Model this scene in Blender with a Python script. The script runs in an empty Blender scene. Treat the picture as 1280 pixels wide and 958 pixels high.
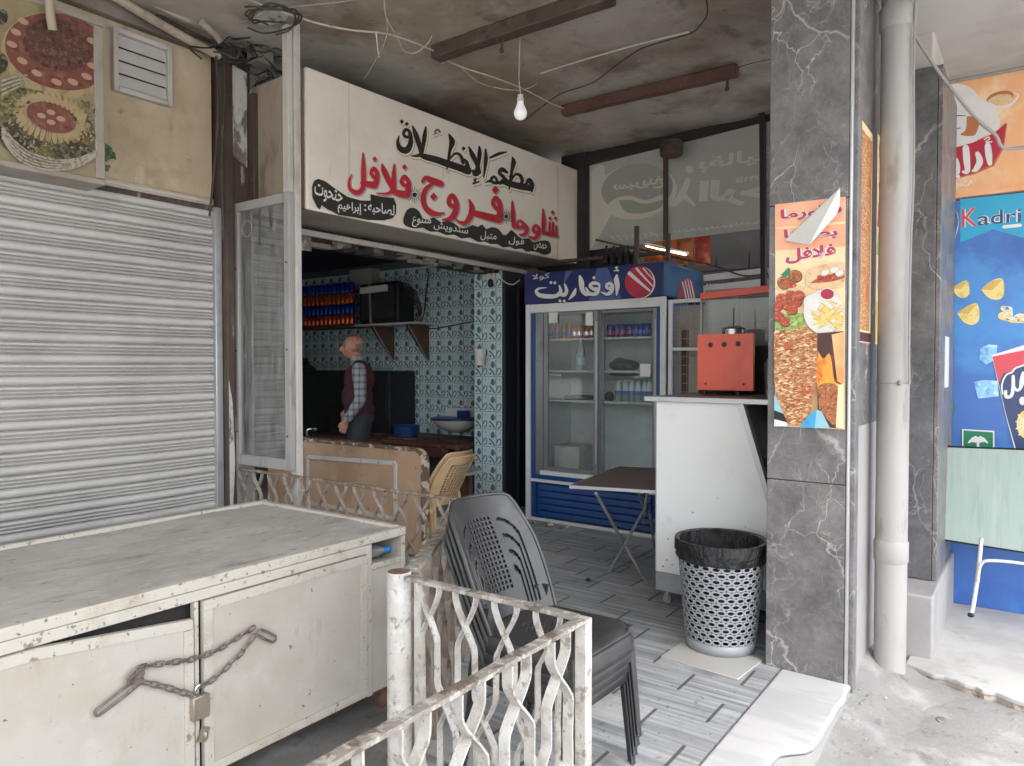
import bpy, math, random
from mathutils import Vector, Matrix, noise
SC = bpy.context.scene
COL = SC.collection
R = math.radians
rnd = random.Random(7)

# ------------------------------------------------------------------ camera, sky, sun, exposure
F, YAW, PITCH, EYE = 905.0, R(36.1), R(1.39), Vector((0, 0, 1.45))
cam = bpy.data.cameras.new('camera'); cam_o = bpy.data.objects.new('camera', cam); COL.objects.link(cam_o)
cam.sensor_width = 36; cam.lens = 36 * F / 1280; cam.clip_start = 0.05; cam.clip_end = 500
cam_o.location = EYE; cam_o.rotation_euler = (R(90) - PITCH, 0, YAW - R(90))
SC.camera = cam_o
SUN_EL, SUN_AZ = R(62), R(215)          # azimuth clockwise from +Y
W = bpy.data.worlds.new('World'); SC.world = W; W.use_nodes = True
nt = W.node_tree; bgn = nt.nodes['Background']
sky = nt.nodes.new('ShaderNodeTexSky'); sky.sky_type = 'NISHITA'; sky.sun_disc = False
sky.sun_elevation = SUN_EL; sky.sun_rotation = SUN_AZ; sky.air_density = 1.0; sky.dust_density = 4.0; sky.ozone_density = 1.0
hs = nt.nodes.new('ShaderNodeHueSaturation'); hs.inputs['Saturation'].default_value = 0.35
nt.links.new(sky.outputs[0], hs.inputs['Color']); nt.links.new(hs.outputs[0], bgn.inputs[0])
bgn.inputs[1].default_value = 0.15
sl = bpy.data.lights.new('sun', 'SUN'); sl.energy = 0.5; sl.angle = R(20); sl.color = (1.0, 0.97, 0.92)
so = bpy.data.objects.new('sun', sl); COL.objects.link(so)
sd = Vector((math.sin(SUN_AZ) * math.cos(SUN_EL), math.cos(SUN_AZ) * math.cos(SUN_EL), math.sin(SUN_EL)))
so.rotation_euler = sd.to_track_quat('Z', 'Y').to_euler(); so.location = sd * 20
SC.view_settings.view_transform = 'Standard'; SC.view_settings.look = 'None'
SC.view_settings.exposure = 2.42; SC.view_settings.gamma = 1; SC.view_settings.use_curve_mapping = False
SC.cycles.max_bounces = 12; SC.cycles.diffuse_bounces = 8; SC.cycles.transparent_max_bounces = 12
SC.cycles.use_denoising = True

# ------------------------------------------------------------------ measuring: where a direction from the eye meets a plane of the place
_fw = Vector((math.cos(YAW) * math.cos(PITCH), math.sin(YAW) * math.cos(PITCH), -math.sin(PITCH)))
_rt = Vector((math.sin(YAW), -math.cos(YAW), 0)); _up = _rt.cross(_fw)
def pt(u, v, X=None, Y=None, Z=None):
    d = F * _fw + (u - 640) * _rt - (v - 479) * _up
    a, val = (0, X) if X is not None else (1, Y) if Y is not None else (2, Z)
    return EYE + d * ((val - EYE[a]) / d[a])

# ------------------------------------------------------------------ materials
MATS = {}
def M(name, base, layers=(), rough=.7, bump=0, bscale=30, metal=0, rvar=0, spec=.5, bstretch=(1, 1, 1), emit=None, coat=0, trans=0, ior=1.45):
    """Principled material; each layer (colour, scale, lo, hi, amount, stretch) is a noise mask mixed over the base."""
    m = bpy.data.materials.new(name); m.use_nodes = True; MATS[name] = m
    n, l = m.node_tree.nodes, m.node_tree.links
    b = n['Principled BSDF']; geo = n.new('ShaderNodeNewGeometry')
    def nz(scale, stretch, detail=6, off=0):
        mp = n.new('ShaderNodeMapping'); mp.inputs['Scale'].default_value = stretch; mp.inputs['Location'].default_value = (off, off * 1.7, off * .6)
        l.new(geo.outputs['Position'], mp.inputs[0])
        t = n.new('ShaderNodeTexNoise'); t.inputs['Scale'].default_value = scale; t.inputs['Detail'].default_value = detail; t.inputs['Roughness'].default_value = .62
        l.new(mp.outputs[0], t.inputs['Vector']); return t.outputs['Fac']
    col = None
    c0 = n.new('ShaderNodeRGB'); c0.outputs[0].default_value = (*base, 1); col = c0.outputs[0]
    for i, L in enumerate(layers):
        c, s, lo, hi, am = L[:5]; st = L[5] if len(L) > 5 else (1, 1, 1)
        mr = n.new('ShaderNodeMapRange'); mr.interpolation_type = 'SMOOTHSTEP'
        mr.inputs['From Min'].default_value = lo; mr.inputs['From Max'].default_value = hi; mr.inputs['To Max'].default_value = am
        l.new(nz(s, st, 7, i * 3.1 + len(name)), mr.inputs['Value'])
        mx = n.new('ShaderNodeMix'); mx.data_type = 'RGBA'; mx.inputs[7].default_value = (*c, 1)
        l.new(mr.outputs[0], mx.inputs[0]); l.new(col, mx.inputs[6]); col = mx.outputs[2]
    l.new(col, b.inputs['Base Color'])
    b.inputs['Roughness'].default_value = rough; b.inputs['Metallic'].default_value = metal; b.inputs['Specular IOR Level'].default_value = spec
    if rvar:
        mr = n.new('ShaderNodeMapRange'); mr.inputs['From Min'].default_value = .3; mr.inputs['From Max'].default_value = .7
        mr.inputs['To Min'].default_value = max(.03, rough - rvar); mr.inputs['To Max'].default_value = min(1, rough + rvar)
        l.new(nz(6, (1, 1, 1)), mr.inputs['Value']); l.new(mr.outputs[0], b.inputs['Roughness'])
    if bump:
        bp = n.new('ShaderNodeBump'); bp.inputs['Strength'].default_value = bump; bp.inputs['Distance'].default_value = .01
        l.new(nz(bscale, bstretch, 8, 5), bp.inputs['Height']); l.new(bp.outputs[0], b.inputs['Normal'])
    if emit:
        b.inputs['Emission Color'].default_value = (*emit[0], 1); b.inputs['Emission Strength'].default_value = emit[1]
    if coat: b.inputs['Coat Weight'].default_value = coat
    if trans: b.inputs['Transmission Weight'].default_value = trans; b.inputs['IOR'].default_value = ior
    return m
def hx(h):      # sRGB hex -> linear
    c = [int(h[i:i + 2], 16) / 255 for i in (0, 2, 4)]
    return tuple(x / 12.92 if x < .04045 else ((x + .055) / 1.055) ** 2.4 for x in c)
def nodes_of(m): return m.node_tree.nodes, m.node_tree.links
def math_n(n, l, op, a, b=None, c=None):
    x = n.new('ShaderNodeMath'); x.operation = op
    for i, v in enumerate((a, b, c)):
        if v is None: continue
        if isinstance(v, (int, float)): x.inputs[i].default_value = v
        else: l.new(v, x.inputs[i])
    return x.outputs[0]
def glass(name, tint, alpha, rough=.04, st=(1, 1, 1), ior=1.5):
    """Thin pane: mostly see-through with a mirror-like coat (one sheet, no refraction)."""
    m = bpy.data.materials.new(name); m.use_nodes = True; MATS[name] = m
    n, l = nodes_of(m); n.remove(n['Principled BSDF']); out = n['Material Output']
    tr = n.new('ShaderNodeBsdfTransparent'); tr.inputs[0].default_value = (*tint, 1)
    gl = n.new('ShaderNodeBsdfGlossy'); gl.inputs['Roughness'].default_value = rough
    df = n.new('ShaderNodeBsdfDiffuse'); df.inputs[0].default_value = (.6, .62, .62, 1)
    fr = n.new('ShaderNodeFresnel'); fr.inputs[0].default_value = ior
    geo = n.new('ShaderNodeNewGeometry'); t = n.new('ShaderNodeTexNoise'); t.inputs['Scale'].default_value = 9; t.inputs['Detail'].default_value = 8
    mp = n.new('ShaderNodeMapping'); mp.inputs['Scale'].default_value = st; l.new(geo.outputs['Position'], mp.inputs[0]); l.new(mp.outputs[0], t.inputs['Vector'])
    mr = n.new('ShaderNodeMapRange'); mr.inputs['From Min'].default_value = .35; mr.inputs['From Max'].default_value = .8
    mr.inputs['To Min'].default_value = alpha * .5; mr.inputs['To Max'].default_value = alpha * 1.6; l.new(t.outputs['Fac'], mr.inputs['Value'])
    m1 = n.new('ShaderNodeMixShader'); l.new(mr.outputs[0], m1.inputs[0]); l.new(tr.outputs[0], m1.inputs[1]); l.new(df.outputs[0], m1.inputs[2])
    m2 = n.new('ShaderNodeMixShader'); l.new(fr.outputs[0], m2.inputs[0]); l.new(m1.outputs[0], m2.inputs[1]); l.new(gl.outputs[0], m2.inputs[2])
    l.new(m2.outputs[0], out.inputs[0]); return m

# concrete, plaster, stone
GR = (.5, .5, .48)
M('pavement', (.25, .246, .238), [((.18, .175, .165), 1.3, .42, .66, .8), ((.38, .375, .362), 3.5, .5, .7, .8), ((.14, .133, .122), 7, .58, .70, .7), ((.10, .095, .09), 34, .62, .70, .6), ((.38, .37, .36), 70, .60, .72, .5)], .9, .5, 45)
M('street_concrete', (.42, .41, .39), [((.33, .32, .30), .6, .42, .66, .8)], .9, .3, 20)  # out-of-view street made pale to bounce light into the nook
M('ceiling', (.47, .44, .39), [((.27, .215, .16), .55, .40, .62, .9), ((.16, .115, .08), 1.1, .49, .68, .75), ((.46, .43, .385), 1.9, .56, .72, .5), ((.11, .085, .065), 2.6, .57, .74, .65, (1, 1.6, 1)), ((.60, .58, .54), 6, .69, .72, .7), ((.10, .08, .06), 16, .60, .72, .5)], .9, .35, 14)
M('soffit', (.52, .5, .47), [((.40, .38, .35), 2, .4, .65, .7)], .9, .2, 20)
M('plaster', (.54, .44, .31), [((.40, .31, .205), 1.8, .42, .66, .8), ((.62, .54, .41), 4, .5, .7, .7), ((.22, .16, .1), 9, .63, .74, .6), ((.25, .18, .1), 3, .55, .75, .5, (3, 3, .5))], .85, .25, 25)
M('facade', (.26, .235, .2), [((.12, .1, .08), 1.7, .4, .65, .8), ((.36, .33, .29), 5, .55, .7, .5)], .9, .3, 20)
M('dark_paint', (.075, .052, .042), [((.14, .11, .09), 6, .5, .68, .8, (1, 1, .3)), ((.42, .38, .34), 11, .62, .68, .7, (1, 1, .25)), ((.03, .022, .02), 3, .5, .7, .8)], .6, .35, 30)
M('pale_flake', (.55, .54, .52), [((.12, .09, .08), 9, .5, .58, .9, (1, 1, .4)), ((.35, .33, .31), 20, .5, .7, .6)], .7, .3, 30)
M('white_marble', (.56, .56, .56), [((.45, .455, .46), 3, .45, .6, .7, (4, .6, 1)), ((.42, .40, .37), 2.5, .58, .75, .6), ((.3, .28, .25), 30, .66, .76, .5)], .45, .1, 30, rvar=.15)
M('pale_tile', (.50, .49, .465), [((.5, .48, .45), 4, .5, .7, .6)], .5)
M('white_slab', (.45, .445, .43), [((.36, .35, .335), 2.2, .44, .64, .85), ((.25, .235, .22), 6, .58, .72, .6), ((.45, .42, .38), 14, .62, .72, .6), ((.35, .25, .18), 26, .69, .73, .8)], .7, .2, 25)
M('slab_edge', (.42, .36, .3), [((.3, .15, .09), 7, .52, .6, .8), ((.6, .58, .54), 12, .55, .62, .8)], .9, .4, 30)
# metals and paints
M('shutter', (.585, .578, .562), [((.47, .464, .45), 2, .42, .65, .6), ((.40, .39, .375), 3, .58, .74, .55, (1, 1, 1.6)), ((.22, .2, .19), 30, .69, .74, .6)], .55, metal=.1)
M('cart_paint', (.49, .465, .415), [((.42, .385, .325), 1.7, .42, .64, .8), ((.56, .535, .485), 5, .52, .7, .6), ((.40, .31, .22), 3.2, .6, .74, .55, (2.5, 2.5, .7)), ((.11, .08, .06), 21, .685, .705, .9), ((.09, .07, .055), 44, .70, .715, .9), ((.33, .27, .2), 8, .62, .70, .5, (1, 1, .25)), ((.42, .33, .25), 55, .64, .7, .6)], .6, .18, 40)
M('cart_edge', (.53, .50, .44), [((.36, .30, .23), 5, .5, .7, .7), ((.22, .15, .1), 24, .62, .67, .8), ((.10, .07, .05), 60, .62, .67, .8)], .7, .35, 50)
M('cart_top', (.43, .41, .38), [((.52, .505, .475), 2.2, .44, .62, .85, (1, 1.6, 1)), ((.28, .26, .23), 3.2, .54, .70, .6, (1, 1.7, 1)), ((.20, .18, .155), 9, .60, .68, .6, (1, 1.5, 1)), ((.15, .135, .115), 45, .64, .70, .6), ((.30, .22, .16), 5, .64, .74, .5), ((.58, .57, .55), 16, .56, .64, .6, (.6, 1.8, 1)), ((.14, .12, .1), 28, .66, .73, .7, (.6, 2, 1))], .75, .35, 30, bstretch=(.5, 2, 1))
M('rail_paint', (.47, .455, .425), [((.34, .31, .27), 7, .46, .62, .8), ((.56, .55, .52), 13, .54, .62, .7), ((.25, .205, .165), 26, .58, .63, .85), ((.2, .165, .135), 60, .61, .66, .7), ((.42, .35, .28), 3, .55, .7, .6)], .6, .4, 60)
M('rail_grey', (.27, .245, .215), [((.46, .44, .40), 26, .50, .58, .85, (1, 1, 1)), ((.12, .09, .07), 18, .54, .62, .85)], .65, .6, 70)
M('rail_old', (.33, .28, .235), [((.46, .42, .365), 6, .46, .62, .8), ((.16, .11, .08), 16, .55, .64, .85)], .7, .4, 60)
M('rail_rust', (.22, .17, .13), [((.42, .37, .31), 15, .5, .6, .8), ((.1, .07, .05), 22, .55, .65, .8)], .75, .5, 70)
M('gate_paint', (.27, .225, .185), [((.40, .365, .315), 9, .48, .62, .8, (2, 2, .5)), ((.14, .10, .08), 15, .56, .66, .8, (2, 2, .5))], .75, .5, 50)
M('rust', (.15, .08, .055), [((.26, .16, .11), 14, .45, .65, .8)], .8, .4, 60)
M('joist', (.085, .055, .042), [((.15, .11, .085), 6, .5, .68, .8, (1, .5, 1)), ((.045, .03, .025), 10, .5, .66, .8)], .8, .35, 40)
M('joist_red', (.12, .058, .043), [((.22, .12, .09), 5, .5, .7, .7), ((.07, .035, .03), 12, .54, .66, .7)], .75, .3, 40)
M('chain', (.24, .21, .19), [((.17, .10, .07), 30, .5, .62, .8), ((.4, .38, .36), 60, .56, .66, .5)], .5, .3, 80, metal=.6)
M('brass', (.42, .37, .30), [((.25, .2, .15), 20, .5, .65, .7)], .45, metal=.7)
M('steel', (.62, .62, .62), [((.4, .4, .4), 8, .5, .7, .6)], .28, metal=.9, rvar=.1)
M('alu', (.50, .51, .52), [((.36, .36, .37), 6, .5, .7, .6)], .4, metal=.6)
M('door_alu', (.25, .26, .27), [((.16, .165, .17), 4, .5, .7, .7)], .4, metal=.5)
M('white_frame', (.72, .73, .72), [((.56, .56, .54), 3, .5, .7, .7), ((.28, .25, .22), 26, .66, .72, .7)], .45, .06, 40)
M('pole_white', (.55, .53, .50), [((.38, .35, .32), 4, .48, .68, .8, (1, 1, .5)), ((.2, .17, .15), 18, .64, .7, .8, (1, 1, .4))], .6, .2, 40)
M('pipe_white', (.37, .362, .348), [((.30, .29, .275), 2.5, .42, .64, .85, (1, 1, .4)), ((.22, .2, .18), 8, .55, .68, .7, (1, 1, .3)), ((.2, .18, .16), 40, .68, .74, .6)], .55, .12, 30)
M('side_plaster', (.33, .32, .315), [((.25, .245, .24), 2, .45, .66, .7), ((.34, .32, .3), 6, .6, .72, .5)], .85, .2, 25)
M('conduit', (.42, .36, .28), [((.24, .19, .14), 6, .48, .66, .8)], .6, .1)
M('cable', (.05, .042, .038), [((.12, .1, .09), 10, .5, .7, .7)], .6)
M('cable_pale', (.48, .44, .38), [((.2, .17, .14), 12, .5, .7, .8)], .6)
M('cable_grey', (.30, .29, .28), [((.18, .17, .16), 8, .5, .7, .7)], .5)
M('black', (.012, .012, .013), [((.03, .03, .03), 9, .5, .7, .5)], .5)
M('dark', (.028, .026, .026), [((.05, .045, .04), 4, .5, .7, .7)], .8)
M('navy_dark', (.012, .016, .024), [((.024, .03, .04), 3, .5, .7, .7)], .6)
M('plastic_black', (.036, .036, .037), [((.075, .074, .072), 5, .48, .68, .7), ((.13, .125, .12), 26, .62, .72, .35)], .36, .05, 60, rvar=.08)
M('plastic_beige', (.60, .42, .24), [((.50, .34, .18), 5, .5, .7, .6)], .42)
M('bin_grey', (.30, .315, .335), [((.24, .252, .27), 6, .5, .7, .6)], .38)
M('bag', (.014, .014, .015), [((.03, .03, .032), 8, .5, .7, .6)], .2, 1.0, 11, bstretch=(1, 1, .6))
M('fridge_blue', hx('1e4784'), [(hx('16376b'), 4, .45, .68, .7), (hx('3a5c93'), 16, .64, .72, .4)], .4)
M('fridge_header', hx('1c2a63'), [(hx('141c4a'), 2.2, .45, .65, .8)], .35)
M('header_side', hx('1f557d'), [(hx('17406a'), 3, .42, .62, .8), (hx('4a7f9c'), 9, .6, .75, .5)], .4)
M('beam_blue', hx('4a5d92'), [(hx('37488a'), 3, .5, .7, .7)], .4)
M('fridge_in', (.66, .69, .69), [((.55, .58, .59), 2, .45, .68, .7)], .5)
M('counter_white', (.82, .83, .82), [((.72, .73, .72), 2, .46, .68, .5), ((.5, .48, .44), 8, .64, .74, .4), ((.3, .28, .25), 40, .70, .74, .6)], .35, rvar=.08)
M('counter_grey', (.36, .39, .40), [((.25, .27, .27), 6, .5, .7, .7)], .5)
M('granite', (.26, .255, .25), [((.15, .145, .14), 40, .48, .6, .8), ((.4, .39, .38), 70, .56, .64, .6)], .35)
M('red_paint', hx('e8644d'), [(hx('d6553f'), 4, .48, .68, .6), (hx('8a3b2b'), 30, .68, .73, .6)], .4)
M('table_brown', (.15, .095, .075), [((.11, .07, .055), 5, .5, .7, .7, (3, 1, 1))], .4)
M('formica', (.33, .41, .375), [((.27, .35, .32), 7, .48, .66, .8, (1, 5, .5)), ((.40, .47, .44), 3, .5, .7, .6, (1, 6, .4))], .4)
M('leg_metal', (.44, .44, .43), [((.28, .26, .24), 12, .5, .66, .7)], .35, metal=.6)
M('leg_white', (.66, .66, .64), [((.45, .42, .38), 14, .55, .68, .7)], .5)
M('board_brown', (.47, .31, .20), [((.36, .225, .135), 2.6, .44, .64, .8, (1, 1, .5)), ((.55, .39, .27), 6, .52, .7, .6), ((.14, .085, .055), 16, .64, .72, .7)], .55, .12, 20)
M('board_edge', (.15, .10, .07), [((.62, .53, .40), 14, .52, .58, .9), ((.28, .19, .12), 6, .5, .68, .7)], .75, .4, 40)
M('tile_a', (.58, .71, .73), [((.51, .64, .66), 3, .45, .65, .7)], .22)
M('tile_b', (.60, .73, .74), [((.53, .66, .68), 3, .45, .65, .7)], .2)
M('tile_plain', (.36, .52, .58), [((.31, .46, .52), 5, .45, .65, .7)], .22)
M('grout', (.10, .13, .14), rough=.9)
M('tile_flower', (.10, .16, .20), rough=.35)
M('wood', (.11, .06, .038), [((.06, .034, .022), 9, .45, .65, .8, (1, .4, 6))], .6, .15, 30)
M('wood_red', (.13, .055, .04), [((.06, .03, .025), 5, .45, .65, .8), ((.3, .17, .12), 10, .6, .7, .5)], .5)
M('cream_panel', (.40, .38, .33), [((.32, .26, .19), 3, .5, .7, .7)], .6)
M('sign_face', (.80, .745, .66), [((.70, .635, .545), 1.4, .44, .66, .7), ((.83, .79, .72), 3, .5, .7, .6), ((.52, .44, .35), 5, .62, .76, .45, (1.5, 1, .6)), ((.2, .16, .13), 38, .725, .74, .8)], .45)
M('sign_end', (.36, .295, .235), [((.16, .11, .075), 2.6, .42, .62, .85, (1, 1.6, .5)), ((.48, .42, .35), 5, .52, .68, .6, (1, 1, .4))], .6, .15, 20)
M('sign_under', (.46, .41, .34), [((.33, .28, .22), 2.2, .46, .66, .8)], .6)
M('crumple', (.38, .35, .32), [((.16, .13, .11), 10, .48, .62, .85)], .6, .8, 25)
M('ink_black', (.022, .018, .017), [((.05, .043, .04), 14, .56, .7, .6)], .5)
M('ink_red', hx('c2273a'), [(hx('a81f30'), 9, .48, .66, .7)], .45)
M('ink_gold', (.46, .34, .19), [((.36, .26, .14), 9, .5, .7, .6)], .5)
M('ink_grey', (.40, .37, .345), [((.33, .30, .28), 9, .5, .7, .6)], .5)
M('ink_white', (.74, .73, .70), rough=.45)
M('logo_red', hx('c03048'), [(hx('9e2238'), 3, .45, .65, .7)], .35)
M('dull_red', hx('7c2f40'), rough=.4)
M('banner', (.46, .465, .43), [((.40, .40, .37), 2, .45, .66, .7), ((.52, .52, .48), 5, .55, .7, .5)], .7)  # opaque sheet; its backlight is put into these raised banner colours
M('banner_pale', (.64, .62, .55), [((.58, .56, .49), 5, .5, .7, .6)], .7)
M('banner_dim', (.38, .38, .35), rough=.7)
M('banner_green', (.34, .39, .30), rough=.7)
M('banner_orange', (.47, .38, .28), rough=.7)
M('paper', (.72, .71, .68), [((.62, .60, .57), 5, .5, .7, .6)], .6)
M('bulb', (.80, .80, .78), rough=.3, emit=((1, 1, 1), .05))
M('tube_warm', (.9, .6, .3), rough=.4, emit=((1.0, .62, .30), 3.0))
M('bag_red', hx('a03b2c'), [(hx('c26a3a'), 8, .5, .62, .9), (hx('d8b04a'), 11, .62, .68, .8)], .3)
M('bag_yellow', hx('b98a3c'), [(hx('8d4a2c'), 9, .5, .64, .9)], .3)
M('bag_orange', hx('b86a34'), [(hx('8d3a24'), 7, .5, .64, .8)], .3)
# people
M('skin', (.44, .22, .145), [((.36, .13, .09), 14, .45, .62, .8), ((.26, .12, .085), 34, .55, .68, .6)], .5, .25, 60)
M('hair', (.17, .14, .12), [((.3, .27, .25), 60, .5, .66, .6)], .8)
M('maroon', (.055, .014, .02), [((.035, .01, .014), 12, .5, .7, .7)], .85, .2, 90)
M('trousers', (.030, .036, .046), rough=.85)
M('shoe', (.02, .018, .017), rough=.5)
# food and posters
M('poster_peach', hx('f0a684'), [(hx('f3bd98'), 4, .45, .65, .7)], .45)
M('poster_cream', hx('f2d9ae'), [(hx('f0c796'), 7, .48, .66, .6)], .45)
M('poster_magenta', hx('b8375c'), rough=.45)
M('food_brown', hx('a8663f'), [(hx('6d3a22'), 60, .5, .6, .9), (hx('d89a63'), 90, .56, .64, .8)], .5)
M('food_red', hx('b04a34'), [(hx('d98a5f'), 55, .52, .62, .8), (hx('6b2418'), 80, .56, .64, .8)], .5)
M('shawarma', hx('b57c55'), [(hx('e0bb80'), 45, .50, .58, .95, (1, 1, 2.2)), (hx('74381f'), 60, .54, .60, .95, (1, 1, 2.4)), (hx('b04630'), 9, .54, .64, .6)], .5)
M('fries', hx('eccb62'), [(hx('d8a83e'), 60, .5, .64, .8)], .5)
M('salad', hx('9bb85e'), [(hx('5f8a34'), 60, .5, .62, .8), (hx('dce6b8'), 90, .56, .64, .7)], .5)
M('sauce_red', hx('a8203a'), rough=.4)
M('bread', hx('e0c39a'), [(hx('c79a68'), 25, .5, .66, .8)], .5)
M('flame', hx('f0a03a'), [(hx('f6dc74'), 22, .48, .6, .95, (1, 1, .4)), (hx('d24a1c'), 16, .56, .66, .9, (1, 1, .4))], .5)
M('dark_food', hx('4a2a2a'), [(hx('7a3a4a'), 12, .5, .66, .8)], .5)
M('poster_blue', hx('3f9fd4'), [(hx('2f7fb8'), 10, .5, .66, .7)], .45)
M('poster_teal', hx('8fc3cf'), rough=.45)
M('poster_orange', hx('ef9b5d'), [(hx('f6c48c'), 3, .42, .62, .8)], .45)
M('ad_blue', hx('4672ba'), [(hx('4f92d2'), 1.4, .46, .62, .9), (hx('3a60aa'), 1.9, .52, .68, .7)], .35)
M('ad_cyan', hx('35a8cf'), [(hx('2f95c4'), 2, .45, .65, .7)], .35)
M('ad_orange', hx('f0b584'), [(hx('f6dcb4'), 2.0, .44, .60, .95), (hx('e8a070'), 3.1, .56, .68, .7)], .4)
M('ad_brown', hx('b9764a'), rough=.4)
M('ad_crimson', hx('bb2b45'), [(hx('9c1f38'), 5, .5, .66, .7)], .35)
M('ad_red', hx('d8505c'), rough=.35)
M('ad_navy', hx('3a4a72'), rough=.35)
M('ad_white', (.78, .77, .75), [((.66, .65, .63), 5, .5, .7, .6)], .35)
M('ad_yellow', hx('ecd489'), [(hx('dcb95c'), 20, .5, .64, .8)], .4)
M('ad_yellow_dark', hx('d3b25e'), rough=.4)
M('ad_ice', hx('8fc6ea'), [(hx('c9e6f5'), 25, .5, .62, .9), (hx('4f94cc'), 20, .54, .64, .7)], .35)
M('ad_green', hx('1f7f56'), rough=.35)
M('leaf_green', (.055, .13, .045), rough=.5)
M('pic_back', hx('93886a'), [(hx('857552'), 3, .45, .66, .8)], .4)
M('pic_red', hx('774840'), [(hx('8f6252'), 14, .5, .64, .8), (hx('5f231f'), 30, .54, .64, .7)], .4)
M('pic_meat', hx('5a3d35'), [(hx('7a5a4a'), 50, .5, .6, .9), (hx('30201a'), 40, .54, .62, .8)], .4)
M('pic_cream', hx('a89672'), [(hx('84714f'), 22, .5, .64, .8, (1, 1, .6))], .4)
M('pic_green', hx('6a6440'), [(hx('958d62'), 50, .52, .6, .9), (hx('2f2c1a'), 40, .54, .62, .9)], .4)
M('pic_dark', hx('3d3a30'), [(hx('7a7355'), 34, .50, .58, .9), (hx('24211b'), 26, .54, .62, .8)], .4)
M('pic_almond', hx('b08f7b'), rough=.4)
M('pic_wicker', hx('aaa596'), [(hx('7d7766'), 60, .48, .6, .9)], .5)
M('pic_frame', (.36, .325, .28), [((.28, .24, .2), 6, .46, .66, .8)], .5)
# drinks
M('can_orange', hx('c4562c'), [(hx('a83e22'), 14, .5, .64, .7)], .16, metal=.5)
M('can_blue', hx('1f3f9c'), [(hx('15296b'), 14, .5, .64, .7)], .16, metal=.5)
M('can_red', hx('b3293c'), rough=.3, metal=.3)
M('can_metal', (.6, .6, .6), rough=.25, metal=.9)
M('pet_label', hx('3a72b8'), rough=.4)
M('pet_white', hx('cfdfe6'), rough=.35)
M('bag_green', hx('42564a'), [(hx('2b3b32'), 8, .5, .65, .8)], .35, .8, 18)
M('bottle_pet', (.62, .70, .72), rough=.15, trans=.6)
M('cap_blue', hx('2f7fd0'), rough=.35)
M('sink_white', (.66, .66, .64), rough=.2)
M('tub_blue', hx('1b3f78'), rough=.35)
M('bucket_white', (.66, .64, .60), [((.5, .47, .43), 12, .5, .68, .7)], .4)
[x for x in MATS['bag'].node_tree.nodes if x.type == 'BUMP'][0].inputs['Distance'].default_value = .05
glass('fridge_glass', (.90, .93, .92), .07, .04, (1, 1, 1), 1.4)
glass('pane_glass', (.82, .86, .86), .30, .02, (3, 3, .6), 2.4)
glass('case_glass', (.85, .87, .86), .12)

# grey veined marble of the pillars
def marble(name, base, vein):
    m = M(name, base); n, l = nodes_of(m); b = n['Principled BSDF']
    geo = n.new('ShaderNodeNewGeometry')
    wn = n.new('ShaderNodeTexNoise'); wn.inputs['Scale'].default_value = 3.2; wn.inputs['Detail'].default_value = 5
    l.new(geo.outputs['Position'], wn.inputs['Vector'])
    add = n.new('ShaderNodeVectorMath'); add.operation = 'MULTIPLY_ADD'; add.inputs[1].default_value = (.34, .34, .34)
    l.new(wn.outputs['Color'], add.inputs[0]); l.new(geo.outputs['Position'], add.inputs[2])
    col = None
    mot = n.new('ShaderNodeTexNoise'); mot.inputs['Scale'].default_value = 7; mot.inputs['Detail'].default_value = 9; mot.inputs['Roughness'].default_value = .7
    l.new(geo.outputs['Position'], mot.inputs['Vector'])
    cr = n.new('ShaderNodeValToRGB'); e = cr.color_ramp.elements
    e[0].position = .3; e[0].color = (*[x * .55 for x in base], 1); e[1].position = .72; e[1].color = (*[min(1, x * 1.5) for x in base], 1)
    l.new(mot.outputs['Fac'], cr.inputs[0]); col = cr.outputs[0]
    for sc, wd, st, am in ((1.7, .008, (1, 1, .4), .75), (3.7, .010, (1.3, 1.3, .42), .55), (9, .022, (1, 1, .5), .2), (24, .05, (1, 1, .8), .12)):
        mp = n.new('ShaderNodeMapping'); mp.inputs['Scale'].default_value = st; l.new(add.outputs[0], mp.inputs[0])
        v = n.new('ShaderNodeTexVoronoi'); v.feature = 'DISTANCE_TO_EDGE'; v.inputs['Scale'].default_value = sc; l.new(mp.outputs[0], v.inputs['Vector'])
        mr = n.new('ShaderNodeMapRange'); mr.inputs['From Min'].default_value = wd; mr.inputs['From Max'].default_value = 0; mr.inputs['To Max'].default_value = am
        l.new(v.outputs['Distance'], mr.inputs['Value'])
        msk = n.new('ShaderNodeTexNoise'); msk.inputs['Scale'].default_value = sc * .9; l.new(geo.outputs['Position'], msk.inputs['Vector'])
        mk = n.new('ShaderNodeMapRange'); mk.inputs['From Min'].default_value = .42; mk.inputs['From Max'].default_value = .60; l.new(msk.outputs['Fac'], mk.inputs['Value'])
        f = math_n(n, l, 'MULTIPLY', mr.outputs[0], mk.outputs[0])
        mx = n.new('ShaderNodeMix'); mx.data_type = 'RGBA'; mx.inputs[7].default_value = (*vein, 1)
        l.new(f, mx.inputs[0]); l.new(col, mx.inputs[6]); col = mx.outputs[2]
    l.new(col, b.inputs['Base Color']); b.inputs['Roughness'].default_value = .42
    return m
marble('marble', (.145, .138, .137), (.64, .61, .58))
marble('marble_dark', (.11, .11, .115), (.42, .41, .40))

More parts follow.
